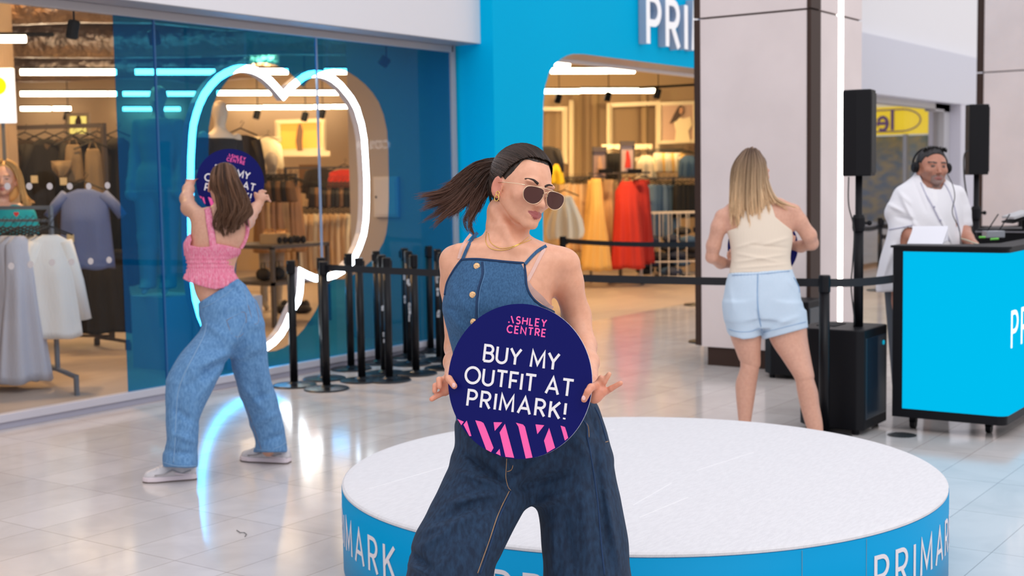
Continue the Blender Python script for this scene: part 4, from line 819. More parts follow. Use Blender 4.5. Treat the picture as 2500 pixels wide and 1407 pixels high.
for p_ in cor: MB().lathe(p_, [(.03, 0), (.03, .04)], 10).build('castor', black, cr_)
for k in range(26):
    a, b = random.uniform(.1, .9), random.uniform(.15, .85); lay = k//5; p_ = base[0]+(base[1]-base[0])*a+CFh*.7*b+Z_*(.17+lay*.115)
    tag(MB().ell(p_, (.14, .14, .065), 12, 8).build('folded_jeans', [den, dkg, cloth('navy', (.03, .04, .08))][k % 3], smooth=True), 'bundled dark garment heaped inside the white wire crate', 'clothes', 'dark garments heaped in the crate')
# ------------------------------------------------------------------ FIGURES: smooth bodies meshed from blended volumes
def smin(a, b, k):
    h = np.clip(.5+.5*(b-a)/k, 0, 1); return b*(1-h)+a*h-k*h*(1-h)
def smax(a, b, k): return -smin(-a, -b, k)
def cone(P, a, b, ra, rb):
    a = np.asarray(a, float); b = np.asarray(b, float); ab = b-a; t = np.clip(((P-a)@ab)/(ab@ab+1e-12), 0, 1)
    return np.linalg.norm(P-a-t[:, None]*ab, axis=1)-(ra+(rb-ra)*t)
def ellip(P, c, r, A=None):
    q = P-np.asarray(c)
    if A is not None: q = q@np.asarray(A).T
    r = np.asarray(r, float); k0 = np.linalg.norm(q/r, axis=1); k1 = np.linalg.norm(q/(r*r), axis=1); return k0*(k0-1)/(k1+1e-9)
def chain(P, pts, k=.012):
    """pts: (x,y,z,r) chain of tapered limbs"""
    d = None
    for a, b in zip(pts[:-1], pts[1:]):
        e = cone(P, a[:3], b[:3], a[3], b[3]); d = e if d is None else smin(d, e, k)
    return d
def cr_rows(rows, m=8):
    R = [np.array(r, float) for r in rows]; out = []
    for i in range(len(R)-1):
        p0, p1, p2, p3 = R[max(i-1, 0)], R[i], R[i+1], R[min(i+2, len(R)-1)]
        for k in range(m):
            t = k/m; out.append(.5*((2*p1)+(-p0+p2)*t+(2*p0-5*p1+4*p2-p3)*t*t+(-p0+3*p1-3*p2+p3)*t**3))
    out.append(R[-1]); out = np.array(out); out[:, 0] = np.maximum.accumulate(out[:, 0]+np.arange(len(out))*1e-6); return out
def loft(P, rows, e=2.0):
    """rows: (py, x left, x right, depth centre, half depth) measured on the figure; solid with rounded section"""
    Q = cr_rows(rows); z = P[:, 2]; X = P[:, 0]/z*FPX+1250; Y = P[:, 1]/z*FPX+703.5
    g = lambda j: np.interp(Y, Q[:, 0], Q[:, j])
    hw = np.maximum((g(2)-g(1))/2*z/FPX, .004); cx = (g(1)+g(2))/2; hd = np.maximum(g(4), .004)
    u = np.abs((X-cx)*z/FPX/hw); w = np.abs((z-g(3))/hd)
    q = (u**e+w**e)**(1/e); grad = np.sqrt((u/hw)**2+(w/hd)**2)/np.maximum(q, 1e-6); d = (q-1)/np.maximum(grad, 1e-6); d = np.where(q < .15, -np.minimum(hw, hd)*.8, d)
    s = z/FPX
    return smax(smax(d, (Q[0, 0]-Y)*s, .01), (Y-Q[-1, 0])*s, .01)
def pix(P): return P[:, 0]/P[:, 2]*FPX+1250, P[:, 1]/P[:, 2]*FPX+703.5
def segd(X, Y, a, b):
    a = np.array(a, float); b = np.array(b, float); ab = b-a; t = np.clip(((X-a[0])*ab[0]+(Y-a[1])*ab[1])/(ab@ab), 0, 1); return np.hypot(X-a[0]-t*ab[0], Y-a[1]-t*ab[1]), t
def folds(P, L):
    """L: (x0,y0,x1,y1,width px,amp m) ridges (+) and creases (-) in the cloth"""
    X, Y = pix(P); o = np.zeros(len(P))
    for f in L:
        d, t = segd(X, Y, f[:2], f[2:4]); o += f[5]*np.exp(-(d/f[4])**2)*np.sin(np.pi*np.clip(t*.92+.06, 0, 1))**.6
    return o
def polyin(X, Y, poly):
    """signed distance in px to a polygon, negative inside"""
    n = len(poly); ins = np.zeros(len(X), bool); dm = np.full(len(X), 1e9)
    for i in range(n):
        a, b = poly[i], poly[(i+1) % n]; d, _ = segd(X, Y, a, b); dm = np.minimum(dm, d)
        c = ((a[1] > Y) != (b[1] > Y)) & (X < (b[0]-a[0])*(Y-a[1])/((b[1]-a[1]) or 1e-9)+a[0]); ins ^= c
    return np.where(ins, -dm, dm)
def surfnet(fn, lo, hi, h):
    lo = np.array(lo, float); hi = np.array(hi, float); B = 8; nb = np.ceil((hi-lo)/(h*B)).astype(int); n = nb*B
    cc = np.stack(np.meshgrid(*[np.arange(k) for k in nb], indexing='ij'), -1).reshape(-1, 3); cen = lo+(cc+.5)*B*h-.5*h
    dc = fn(cen); act = np.abs(dc) < B*h*1.45+.006
    D = np.empty(tuple(n), np.float32); Db = D.reshape(nb[0], B, nb[1], B, nb[2], B)
    sg = np.where(dc < 0, -1.0, 1.0).astype(np.float32)
    Db[:] = sg.reshape(tuple(nb))[:, None, :, None, :, None]
    loc = np.stack(np.meshgrid(*[np.arange(B)]*3, indexing='ij'), -1).reshape(-1, 3); ca = cc[act]
    for s in range(0, len(ca), 400):
        c = ca[s:s+400]; I = (c[:, None, :]*B+loc[None]).reshape(-1, 3); v = fn(lo+I*h); D[I[:, 0], I[:, 1], I[:, 2]] = v
    ins = D < 0; m = np.zeros(tuple(n-1), np.int8)
    for i in (0, 1):
        for j in (0, 1):
            for k in (0, 1): m += ins[i:n[0]-1+i, j:n[1]-1+j, k:n[2]-1+k]
    idx = np.argwhere((m > 0) & (m < 8)); vid = np.full(tuple(n-1), -1, np.int32); vid[idx[:, 0], idx[:, 1], idx[:, 2]] = np.arange(len(idx))
    acc = np.zeros((len(idx), 3)); cnt = np.zeros(len(idx)); C8 = {}
    for o in [(i, j, k) for i in (0, 1) for j in (0, 1) for k in (0, 1)]: C8[o] = D[idx[:, 0]+o[0], idx[:, 1]+o[1], idx[:, 2]+o[2]].astype(float)
    for ax in range(3):
        for o in [(0, 0), (0, 1), (1, 0), (1, 1)]:
            a = list(o); a.insert(ax, 0); b = list(o); b.insert(ax, 1); da, db = C8[tuple(a)], C8[tuple(b)]; x = (da < 0) != (db < 0)
            t = np.where(x, da/np.where(x, da-db, 1), 0); p_ = np.array(a, float)[None].repeat(len(idx), 0); p_[:, ax] += t; acc[x] += p_[x]; cnt[x] += 1
    V = lo+(idx+acc/cnt[:, None])*h; F_ = []
    for ax in range(3):
        o1, o2 = [(1, 2), (2, 0), (0, 1)][ax]; sl0 = [slice(1, k-1) for k in n]; sl0[ax] = slice(0, n[ax]-1); sl1 = list(sl0); sl1[ax] = slice(1, n[ax])
        a_ = ins[tuple(sl0)]; b_ = ins[tuple(sl1)]; e = np.argwhere(a_ != b_); off = np.ones(3, int); off[ax] = 0; e = e+off; flip = ins[e[:, 0], e[:, 1], e[:, 2]]
        q = []
        for d1, d2 in ((-1, -1), (0, -1), (0, 0), (-1, 0)):
            c = e.copy(); c[:, o1] += d1; c[:, o2] += d2; q.append(vid[c[:, 0], c[:, 1], c[:, 2]])
        q = np.stack(q, 1); q[~flip] = q[~flip][:, ::-1]; F_.append(q)
    F_ = np.concatenate(F_); F_ = F_[(F_ >= 0).all(1)]; return V, F_
def figmesh(name, fn, lo, hi, h, m, parent, colfn=None, smooth_it=2):
    V, Fq = surfnet(fn, lo, hi, h)
    for _ in range(smooth_it):   # relax along the faces
        acc = np.zeros_like(V); cnt = np.zeros(len(V))
        for a, b in ((0, 1), (1, 2), (2, 3), (3, 0)):
            np.add.at(acc, Fq[:, a], V[Fq[:, b]]); np.add.at(acc, Fq[:, b], V[Fq[:, a]]); np.add.at(cnt, Fq[:, a], 1); np.add.at(cnt, Fq[:, b], 1)
        V = V*.5+acc/np.maximum(cnt, 1)[:, None]*.5
    cols = colfn(V) if colfn else None
    Fq = Fq[:, ::-1]   # camera space is left-handed once y points down
    return link_mesh(name, cam2w(V), Fq, m, parent, smooth=True, cols=cols)
def rot(yaw, roll, pitch):
    """head frame -> camera frame. yaw>0 turns the face towards picture right, roll>0 tips the crown right, pitch>0 looks down"""
    y, r, p_ = map(math.radians, (yaw, roll, pitch))
    Ry = np.array([[math.cos(y), 0, -math.sin(y)], [0, 1, 0], [math.sin(y), 0, math.cos(y)]])
    Rp = np.array([[1, 0, 0], [0, math.cos(p_), -math.sin(p_)], [0, math.sin(p_), math.cos(p_)]])
    Rr = np.array([[math.cos(r), -math.sin(r), 0], [math.sin(r), math.cos(r), 0], [0, 0, 1]])
    return Rr@Ry@Rp
class Head:
    """canonical head: x picture right when facing us, y down, -z out of the face; origin between the ears"""
    def __init__(s, c, yaw, roll, pitch, k=1.0, wide=1.0): s.c = np.array(c, float); s.R = rot(yaw, roll, pitch); s.k = k; s.w = wide; s.smile = 0.0
    def loc(s, P): q = ((P-s.c)@s.R)/s.k; q = q.copy(); q[:, 0] /= s.w; return q
    def pt(s, x, y, z): return s.c+s.R@(np.array([x*s.w, y, z])*s.k)
    def face(s, P, smile=0.0, eyes=True, jaw=1.0, chin=0.0):
        L = s.loc(P); Lm = L.copy(); Lm[:, 0] = np.abs(L[:, 0])
        d = ellip(L, (0, -.036, .016), (.071, .084, .092))
        d = smin(d, ellip(L, (0, .012, -.028), (.058*jaw, .082, .060)), .03)
        d = smin(d, cone(Lm, (.050*jaw, .038, .006), (.013, .092+chin, -.066), .013, .012), .026)
        d = smin(d, ellip(L, (0, .093+chin, -.071), (.015, .013, .014)), .018)
        d = smin(d, ellip(Lm, (.040, .022, -.056), (.021, .019, .019)), .020)     # cheek
        d = smin(d, ellip(Lm, (.027, -.021, -.078), (.024, .008, .009)), .012)    # brow
        d = smax(d, -ellip(Lm, (.030, -.002, -.098), (.017, .011, .015)), .010)   # socket
        if eyes: d = smin(d, ellip(Lm, (.030, -.001, -.0735), (.0125, .0115, .0115)), .003)
        d = smin(d, cone(L, (0, -.010, -.083), (0, .034, -.103), .0060, .0078), .010)
        d = smin(d, ellip(L, (0, .036, -.104), (.0085, .0078, .0085)), .006)
        d = smin(d, ellip(Lm, (.0115, .039, -.094), (.0065, .0060, .0085)), .005)
        d = smax(d, -ellip(Lm, (.0060, .0455, -.098), (.0034, .0030, .0050)), .002)
        up = smile*.006; s.smile = smile
        d = smin(d, ellip(L, (0, .068, -.078), (.026, .018, .012)), .012)
        d = smin(d, cone(Lm, (0, .0610, -.0895), (.024, .0650-up, -.0775), .0056, .0025), .004)
        d = smin(d, cone(Lm, (0, .0728, -.0875), (.021, .0680-up*.7, -.078), .0072, .0028), .004)
        d = smax(d, -cone(Lm, (0, .0668, -.096), (.027, .0665-up, -.079), .0015, .0014), .002)
        d = smax(d, -ellip(L, (0, .082, -.090), (.020, .0045, .006)), .006)
        # ear
        A = rot(18, 0, 0); e = ellip(Lm, (.0755, .010, .012), (.0075, .031, .019), A); e = smax(e, -ellip(Lm, (.084, .006, .008), (.008, .021, .011), A), .004)
        e = smin(e, ellip(Lm, (.074, .034, .004), (.006, .010, .008)), .006); d = smin(d, e, .006)
        return d*s.k
    def lips(s, P):
        L = s.loc(P); x = np.abs(L[:, 0]); y = L[:, 1]+s.smile*.006*np.clip(x/.024, 0, 1); up = np.clip(x/.026, 0, 1)
        return (x < .0240) & (L[:, 2] < -.066) & (y > .0565+.0085*up-.002*np.exp(-((x-.006)/.004)**2)+.002*np.exp(-(x/.003)**2)) & (y < .0802-.0125*up**1.8)
def skin_cols(base):
    def f(V, extra=()):
        c = np.tile(np.array(base), (len(V), 1))
        for mask, col, a in extra: c[mask] = c[mask]*(1-a)+np.array(col)*a
        return c
    return f
skinm = mat('skin', (.8, .5, .4), .42, attr='Col', sss=.12, noise=(60, (.93, .90, .89), 3))
MATS['skin'].node_tree.nodes['Color Ramp'].color_ramp.elements[0].color = (1, 1, 1, 1)
def hair_tubes(name, guides, n, m, parent, r=.0011, spread=.012, seg=14, base_cols=((.05, .025, .015), (.10, .05, .03)), wave=0.0, tip=.25, sides=4, locks=0, conv=.25, short=.72, flare=0.8):
    """guides: polylines in camera space; strands blend neighbouring guides, optionally gathered into locks"""
    G = []
    for g in guides:
        g = np.array(g, float); t = np.linspace(0, 1, len(g)); Q = cr_rows(np.column_stack([t, g]), 6); tt = np.linspace(0, 1, seg); G.append(np.column_stack([np.interp(tt, Q[:, 0], Q[:, j]) for j in (1, 2, 3)]))
    G = np.array(G); V = []; Fs = []; C = []; tt = np.linspace(0, 1, seg)
    def one():
        u = RNG.uniform(0, len(G)-1); i = int(min(u, len(G)-2)) if len(G) > 1 else 0; f = u-i; path = G[i]*(1-f)+G[min(i+1, len(G)-1)]*f
        off = RNG.normal(0, 1, 3)*spread; off2 = RNG.normal(0, 1, 3)*spread*flare; ph = RNG.uniform(0, 6.28)
        path = path+off*(.35+.65*tt[:, None])+off2*(tt[:, None]**2)
        if wave: path = path+np.column_stack([np.sin(tt*9+ph), np.cos(tt*7+ph)*.5, np.cos(tt*8+ph)])*wave*tt[:, None]
        L = RNG.uniform(short, 1.0); return np.column_stack([np.interp(tt*L, tt, path[:, j]) for j in range(3)]), RNG.uniform(0, 1)
    LK = [one() for _ in range(locks)]
    for k in range(n):
        if locks:
            path, mixc = LK[int(RNG.integers(locks))]; o_ = RNG.normal(0, 1, 3)*spread*.55; path = path+o_*((.5+.5*np.sin(np.pi*tt))*(1-(1-conv)*tt**2))[:, None]+RNG.normal(0, 1, 3)*.0012*(tt**3)[:, None]*3
            L = RNG.uniform(.85, 1.0); path = np.column_stack([np.interp(tt*L, tt, path[:, j]) for j in range(3)]); mixc = np.clip(mixc+RNG.normal(0, .18), 0, 1)
        else: path, mixc = one()
        T = np.gradient(path, axis=0); T /= np.linalg.norm(T, axis=1)[:, None]+1e-9
        a = np.cross(T, [0.3, .2, 1]); a /= np.linalg.norm(a, axis=1)[:, None]+1e-9; b = np.cross(T, a); rr_ = r*RNG.uniform(.6, 1.3)*(1-(1-tip)*tt)
        b0 = k*seg*sides; an = 2*np.pi*np.arange(sides)/sides
        V.append((path[:, None, :]+rr_[:, None, None]*(np.cos(an)[None, :, None]*a[:, None, :]+np.sin(an)[None, :, None]*b[:, None, :])).reshape(-1, 3))
        c = np.array(base_cols[0])*(1-mixc)+np.array(base_cols[1])*mixc
        if len(base_cols) > 2: cc_ = c[None]*(1-tt[:, None]**1.3)+np.array(base_cols[2])[None]*tt[:, None]**1.3*RNG.uniform(.75, 1.15)
        else: cc_ = np.tile(c, (seg, 1))
        C.append(np.repeat(cc_, sides, 0))
        for s_ in range(seg-1):
            for q in range(sides): Fs.append([b0+s_*sides+q, b0+s_*sides+(q+1) % sides, b0+(s_+1)*sides+(q+1) % sides, b0+(s_+1)*sides+q])
    return link_mesh(name, cam2w(np.concatenate(V)), Fs, m, parent, smooth=True, cols=np.concatenate(C))
def campath(pts): return [px(*p_) for p_ in pts]
def tube_cam(name, pts, r, m, parent, n=8):   # pts camera space
    return MB().tube(list(cam2w(np.array(pts))), r, n).build(name, m, parent, smooth=True)
def hand(P, wrist, palm, fingers, thumb, rw=.022, rf=.0080, flat=None):
    """wrist, palm: camera points; fingers: list of polylines; thumb polyline"""
    d = cone(P, wrist, palm[0], rw*.95, rw*.95)
    for a, b in zip(palm[:-1], palm[1:]): d = smin(d, cone(P, a, b, rw*.85, rw*.75), .012)
    for f in fingers:
        m_ = len(f)-1; fd = chain(P, [(*f[i], rf*(1.08-.22*i/m_)) for i in range(m_+1)], .003); d = smin(d, fd, .006)
    fd = chain(P, [(*thumb[i], rf*(1.3-.25*i/(len(thumb)-1))) for i in range(len(thumb))], .004); return smin(d, fd, .009)
# round hand-held sign
navy = mat('sign_navy', (.004, .006, .115), .4, spec=.12); signw = mat('sign_letter_white', (.86, .84, .86), .45); pink = mat('sign_pink', (1.0, .11, .42), .45); rim = mat('sign_edge', (.75, .75, .85), .4)
def round_sign(c, ax, ay, R, label, th=.0032):
    """c centre (world), ax right, ay up unit vectors on the face; normal points to the reader"""
    ax = ax/np.linalg.norm(ax); ay = ay-ax*(ay@ax); ay /= np.linalg.norm(ay); nn = np.cross(ax, ay)
    r_ = thing('round_sign', label, 'sign', c-Z_*R)
    disc = [(R*math.cos(2*math.pi*k/96), R*math.sin(2*math.pi*k/96)) for k in range(96)]
    MB().prism(disc, c-nn*th, ax, ay, nn*(th-.0004)).build('board_edge', rim, r_); MB().prism(disc, c-nn*.0004, ax, ay, nn*.0004).build('face', navy, r_); MB().prism(disc, c-nn*(th+.0004), ax, ay, nn*.0004).build('back_face', navy, r_)
    def P2(x, y): return c+ax*x+ay*y+nn*.0003, nn
    def line(text, h, y, m, name, gap=.2, w=.13, dx=0.0):
        W_ = text_width(text, gap, 1.12)*h; mb = MB(); lettering(mb, text, lambda a, b: P2(a-W_/2+dx*R, b+y), h=h, w=w, gap=gap, thick=.0004, xs=1.12); mb.build(name, m, r_)
    line('aSHLEY', .090*R, .735*R, pink, 'brand_line', .40, .2, .03); line('CENTRE', .090*R, .610*R, pink, 'brand_line', .40, .2, .03)
    line('BUY MY', .205*R, .205*R, signw, 'message_line', .25, .165); line('OUTFIT AT', .205*R, -.105*R, signw, 'message_line', .25, .165); line('PRIMARK!', .205*R, -.405*R, signw, 'message_line', .36, .165)
    st = [[(-.80, -.60), (-.70, -.62), (-.73, -.67)], [(-.70, -.66), (-.66, -.60), (-.57, -.79), (-.60, -.80)], [(-.54, -.58), (-.46, -.585), (-.42, -.60), (-.38, -.66), (-.24, -.90), (-.27, -.962), (-.34, -.935)],
          [(-.28, -.57), (-.16, -.555), (-.25, -.68)], [(-.20, -.965), (-.155, -.90), (-.13, -.985)], [(-.18, -.69), (-.12, -.57), (.06, -.985), (-.06, -.99)], [(.03, -.535), (.13, -.545), (.16, -.57), (.31, -.945), (.22, -.97), (.10, -.66), (.07, -.58)],
          [(.30, -.52), (.42, -.515), (.34, -.64)], [(.44, -.71), (.49, -.54), (.60, -.78), (.50, -.855)], [(.64, -.49), (.70, -.50), (.73, -.56), (.76, -.63), (.72, -.67)]]
    for s_ in st:
        q = [(x*R, y*R) for x, y in s_ if True]; q = [(x, y) if math.hypot(x, y) < R*.995 else (x*R*.995/math.hypot(x, y), y*R*.995/math.hypot(x, y)) for x, y in q]
        MB().prism(q, c+nn*.0003, ax, ay, nn*.0004).build('pink_stripe', pink, r_)
    return r_
# ------------------------------------------------------------------ WOMAN IN THE DENIM DUNGAREES (front)
def wood_fold(P, s, a, seed=0):
    return a*(np.sin(P[:, 0]*s+2.3*np.sin(P[:, 1]*s*.6+seed)+seed)*np.sin(P[:, 1]*s*.8+1.7*np.sin(P[:, 0]*s*.7+seed*2)+P[:, 2]*s*.5))
D0 = 3.62
w1 = thing('person', 'dark-haired woman in denim dungarees and sunglasses holding a round sign before the stage', 'person', Fl(1270, 1790)*[1, 1, 0])
HD = Head(px(1275, 462, D0-.01), 38, 12.0, 1, .965, 1.05)
torso_rows = [(560, 1200, 1262, D0+.02, .045), (575, 1180, 1290, D0+.02, .050), (590, 1140, 1325, D0+.02, .060), (606, 1103, 1372, D0+.02, .072), (630, 1090, 1392, D0+.02, .085), (670, 1092, 1370, D0+.01, .095), (720, 1092, 1348, D0+.0, .105), (770, 1095, 1350, D0, .104),
              (830, 1110, 1355, D0+.01, .095), (900, 1122, 1372, D0+.02, .09), (960, 1122, 1400, D0+.03, .105), (1020, 1120, 1430, D0+.03, .12), (1100, 1125, 1440, D0+.03, .12), (1180, 1140, 1440, D0+.03, .10)]
def neck1(P):
    d = cone(P, px(1232, 520, D0+.035), px(1236, 600, D0+.035), .050, .054)
    a = px(1213, 512, D0+.0); d = smin(d, cone(P, a, px(1252, 600, D0-.055), .014, .009), .022)
    return smin(d, cone(P, px(1285, 545, D0-.0), px(1262, 602, D0-.04), .018, .010), .03)
shR, elR, wrR = px(1376, 648, D0+.02), px(1426, 846, D0+.03), px(1441, 935, D0-.21)
shL, elL, wrL = px(1112, 640, D0+.03), px(1116, 850, D0+.12), px(1103, 925, D0-.10)
def arms1(P):
    d = chain(P, [(*shR, .047), (*px(1384, 690, D0+.035), .043), (*px(1408, 770, D0+.07), .037), (*elR, .032), (*px(1434, 885, D0-.08), .029), (*wrR, .021)], .02)
    return np.minimum(d, chain(P, [(*shL, .045), (*px(1112, 700, D0+.07), .040), (*elL, .033), (*px(1110, 885, D0+.02), .028), (*wrL, .020)], .02))
def hands1(P):
    z = D0-.285
    # picture-right hand: palm towards us, open fingers, thumb on the sign
    pa = [px(1446, 965, z+.03), px(1452, 975, z+.02), px(1470, 958, z+.025)]
    a = hand(P, wrR, [px(1440, 952, z+.03), px(1452, 968, z+.02), px(1468, 957, z+.02)],
             [[px(1452, 955, z+.03), px(1459, 936, z+.02), px(1467, 922, z+.015)], [px(1466, 950, z+.03), px(1475, 932, z+.015), px(1487, 914, z+.01)], [px(1478, 958, z+.03), px(1492, 949, z+.015), px(1515, 936, z+.005)]],
             [px(1452, 944, z+.01), px(1443, 946, z-.048), px(1436, 956, z-.055), px(1426, 976, z-.044)], rw=.020, rf=.0078)
    a = smin(a, chain(P, [(*px(1450, 950, z+.03), .010), (*px(1436, 962, z+.03), .009), (*px(1424, 972, z+.035), .008)], .004), .008)   # index behind the board
    z = D0-.172
    b = hand(P, wrL, [px(1098, 935, z+.05), px(1093, 945, z+.05), px(1086, 955, z+.055)],
             [[px(1088, 928, z+.05), px(1072, 927, z+.03), px(1073, 945, z+.02)], [px(1082, 940, z+.05), px(1063, 942, z+.035), px(1061, 955, z+.03)], [px(1084, 958, z+.05), px(1072, 964, z+.04), px(1054, 975, z+.03)]],
             [px(1094, 918, z+.04), px(1096, 925, z+.0), px(1109, 943, z-.026)], rw=.018, rf=.0080)
    return np.minimum(a, b)
def body1(P):
    d = loft(P, torso_rows, 2.2)
    d = smin(d, neck1(P), .035)
    X, Y = pix(P); s = P[:, 2]/FPX
    # collar bones and shoulder caps
    d = smin(d, cone(P, px(1215, 604, D0-.048), px(1120, 606, D0-.01), .008, .012), .02); d = smin(d, cone(P, px(1258, 608, D0-.048), px(1360, 622, D0-.0), .008, .012), .02)
    d = smin(d, HD.face(P, smile=1.0, jaw=.97), .018)
    d = smin(d, arms1(P), .03); d = smin(d, hands1(P), .010)
    for sx, xs in ((-1, (1180, 1090, 1075)), (1, (1390, 1450, 1445))):
        d = smin(d, chain(P, [(*px(xs[0], 1120, D0+.02), .055), (*px(xs[1], 1400, D0+(.0 if sx > 0 else -.10)), .055), (*px(xs[2], 1730, D0+.02), .038)], .03), .05)
        d = smin(d, cone(P, px(xs[2], 1765, D0+.03), px(xs[2]+sx*20, 1790, D0-.12), .036, .024), .03)
    return d
def cols1(V):
    c = np.tile(np.array([.79, .405, .26]), (len(V), 1)); L = HD.loc(V); X, Y = pix(V)
    hd = np.linalg.norm(L, axis=1) < .16
    blush = np.exp(-((np.abs(L[:, 0])-.042)**2+(L[:, 1]-.02)**2)/.0004)*hd; c = c*(1-.22*blush[:, None])+np.array([.66, .20, .14])*.22*blush[:, None]
    m = HD.lips(V); c[m] = [.40, .10, .095]
    ear = hd & (np.abs(L[:, 0]) > .073); c[ear] = [.66, .25, .17]
    hm = (np.clip((Y-905)/40, 0, 1)*(Y < 1010)*((X < 1122) | (X > 1412)))[:, None]; c = c*(1-hm)+np.array([.74, .31, .20])*hm
    return c
lo = px(1040, 350, 3.2); hi = px(1530, 1800, 3.95)
figmesh('body', body1, (-.26, -.40, 3.26), (.36, 1.26, 3.86), .003, skinm, w1, cols1, 1)
def onto(pts, fn, off, za, zb, m=6, lift=.001):
    """lay a measured line on a surface: march along the sight line to the cloth or skin"""
    Q = cr_rows([(j, *p_) for j, p_ in enumerate(pts)], m); zs = []
    for q in Q:
        zz = np.linspace(za, zb, 140); PP = np.array([px(q[1], q[2], a) for a in zz]); dd = fn(PP); hit = np.argmax(dd < off); zs.append(zz[hit]-lift if dd[hit] < off else np.nan)
    zs = np.array(zs); ok = ~np.isnan(zs)
    if not ok.any(): zs[:] = (za+zb)/2
    else: zs = np.interp(np.arange(len(zs)), np.arange(len(zs))[ok], zs[ok])
    zs = np.convolve(np.pad(zs, 1, 'edge'), [.25, .5, .25], 'valid'); return np.array([px(q[1], q[2], z_) for q, z_ in zip(Q, zs)])
def drape(pts, m_, fn, off, name, r_, parent, n=8, flat=None, za=D0-.2, zb=D0+.15): return tube_cam(name, onto(pts, fn, off, za, zb), r_, m_, parent, n)
browm = mat('brow', (.035, .018, .013), .8)
for pts, rs in (([(1270, 441), (1284, 437), (1301, 440), (1313, 449)], (.0010, .0040)), ([(1329, 456), (1339, 452), (1349, 454)], (.0038, .0015))):
    o_ = onto(pts, body1, .0002, D0-.2, D0+.1, lift=-.0014); tube_cam('eyebrow', list(o_), list(np.interp(np.linspace(0, 1, len(o_)), [0, .75, 1] if rs[0] < rs[1] else [0, .3, 1], [rs[0], max(rs), rs[1]])), browm, w1, 8)
# hair cap slicked back
def hair1(P):
    L = HD.loc(P); d = ellip(L, (0, -.037, .017), (.0736, .0864, .0943)); d = smin(d, ellip(L, (0, .00, .045), (.066, .060, .062)), .03)
    y, z = L[:, 1], L[:, 2]; ax = np.abs(L[:, 0]); line = z+.022-np.where(y < 0, .55*y, 1.05*y)-.022*np.exp(-((ax-.045)/.018)**2)*(y < -.03)+.010*(ax > .05)*np.exp(-((y-.005)/.02)**2)
    d = d+.0009*np.sin(L[:, 0]*520+L[:, 1]*90)*np.clip((L[:, 2]+.03)*30, .3, 1)
    d = smax(d, -line*.8, .006)
    d = smax(d, -(ellip(L*[1, 1, 1], (.080, .010, .006), (.016, .036, .022))), .004); return smax(d, -(ellip(L, (-.080, .010, .006), (.016, .036, .022))), .004)
hairm = mat('hair_dark', (.05, .03, .02), .38, attr='Col', spec=.35)
hd_ = figmesh('hair', hair1, HD.c-.14, HD.c+.14, .0022, hairm, w1, lambda V: np.tile([.028, .017, .012], (len(V), 1))*(1+.5*np.sin(HD.loc(V)[:, 0:1]*700)), 1)
def slick(n):
    """combed-back strands lying on the skull from the hairline to the tie"""
    V = []; Fs = []; C = []; e = HD.loc(px(1214, 402, D0+.06)[None])[0]; cen = np.array([0, -.0355, .018]); R_ = np.array([.0765, .0905, .0985])
    for k in range(n):
        th = RNG.uniform(-1.0, 1.0)*2.05; s0 = np.array([.074*math.sin(th), -.033-.062*math.cos(th)*(1 if abs(th) < 1.57 else .7), -.076+.064*abs(th)/1.6+RNG.uniform(0, 1)**2*.05])
        tt = np.linspace(0, 1, 12)[:, None]; P_ = s0*(1-tt)+e*tt; q = P_-cen; q = q/np.linalg.norm(q/R_, axis=1)[:, None]*(1.0+.006*RNG.uniform(-1, 1)); P_ = q+cen
        w_ = HD.c+(HD.R@(P_*[HD.w, 1, 1]).T).T; T = np.gradient(w_, axis=0); T /= np.linalg.norm(T, axis=1)[:, None]; a = np.cross(T, [.3, .2, 1]); a /= np.linalg.norm(a, axis=1)[:, None]; b = np.cross(T, a); r = .0010*RNG.uniform(.6, 1.3)
        for j in range(12):
            for m_ in range(3): an = 2.094*m_; V.append(w_[j]+r*(math.cos(an)*a[j]+math.sin(an)*b[j]))
        c = np.array([.016, .009, .006])*(1-(m := RNG.uniform(0, 1)))+np.array([.075, .042, .030])*m; C.append(np.tile(c, (36, 1)))
        for j in range(11):
            for m_ in range(3): Fs.append([k*36+j*3+m_, k*36+j*3+(m_+1) % 3, k*36+(j+1)*3+(m_+1) % 3, k*36+(j+1)*3+m_])
    return link_mesh('combed_hair', cam2w(np.array(V)), Fs, hairm, w1, smooth=True, cols=np.concatenate(C))
slick(1500)
z = D0+.07
gd = [campath([(1222, 395, z), (1185, 398, z), (1140, 420, z+.02), (1100, 452, z+.03), (1050, 470, z+.04), (992, 470, z+.04)]),
      campath([(1220, 400, z), (1180, 408, z), (1140, 440, z+.01), (1095, 476, z+.02), (1050, 490, z+.03), (1005, 505, z+.04)]),
      campath([(1220, 405, z), (1182, 418, z), (1150, 455, z), (1115, 500, z), (1080, 530, z+.01), (1058, 560, z+.02)]),
      campath([(1222, 408, z), (1190, 425, z), (1165, 460, z), (1150, 495, z-.01), (1130, 515, z-.01), (1120, 545, z)]),
      campath([(1224, 410, z), (1200, 430, z), (1182, 470, z), (1165, 510, z-.01), (1160, 540, z-.02), (1178, 570, z-.02)])]
hair_tubes('ponytail', gd, 2600, hairm, w1, r=.0014, spread=.0105, seg=18, locks=70, conv=.35, short=.62, flare=1.1, wave=.008, base_cols=((.020, .011, .008), (.06, .030, .020), (.16, .075, .05)), tip=.15, sides=3)
gd2 = [campath([(1225, 400, z), (1195, 405, z), (1165, 428, z), (1140, 450, z)]), campath([(1226, 405, z), (1200, 420, z), (1182, 450, z), (1165, 480, z)])]
hair_tubes('ponytail_root', gd2, 500, hairm, w1, r=.0017, spread=.006, seg=8, base_cols=((.018, .010, .008), (.04, .022, .016)), tip=.6, sides=3)
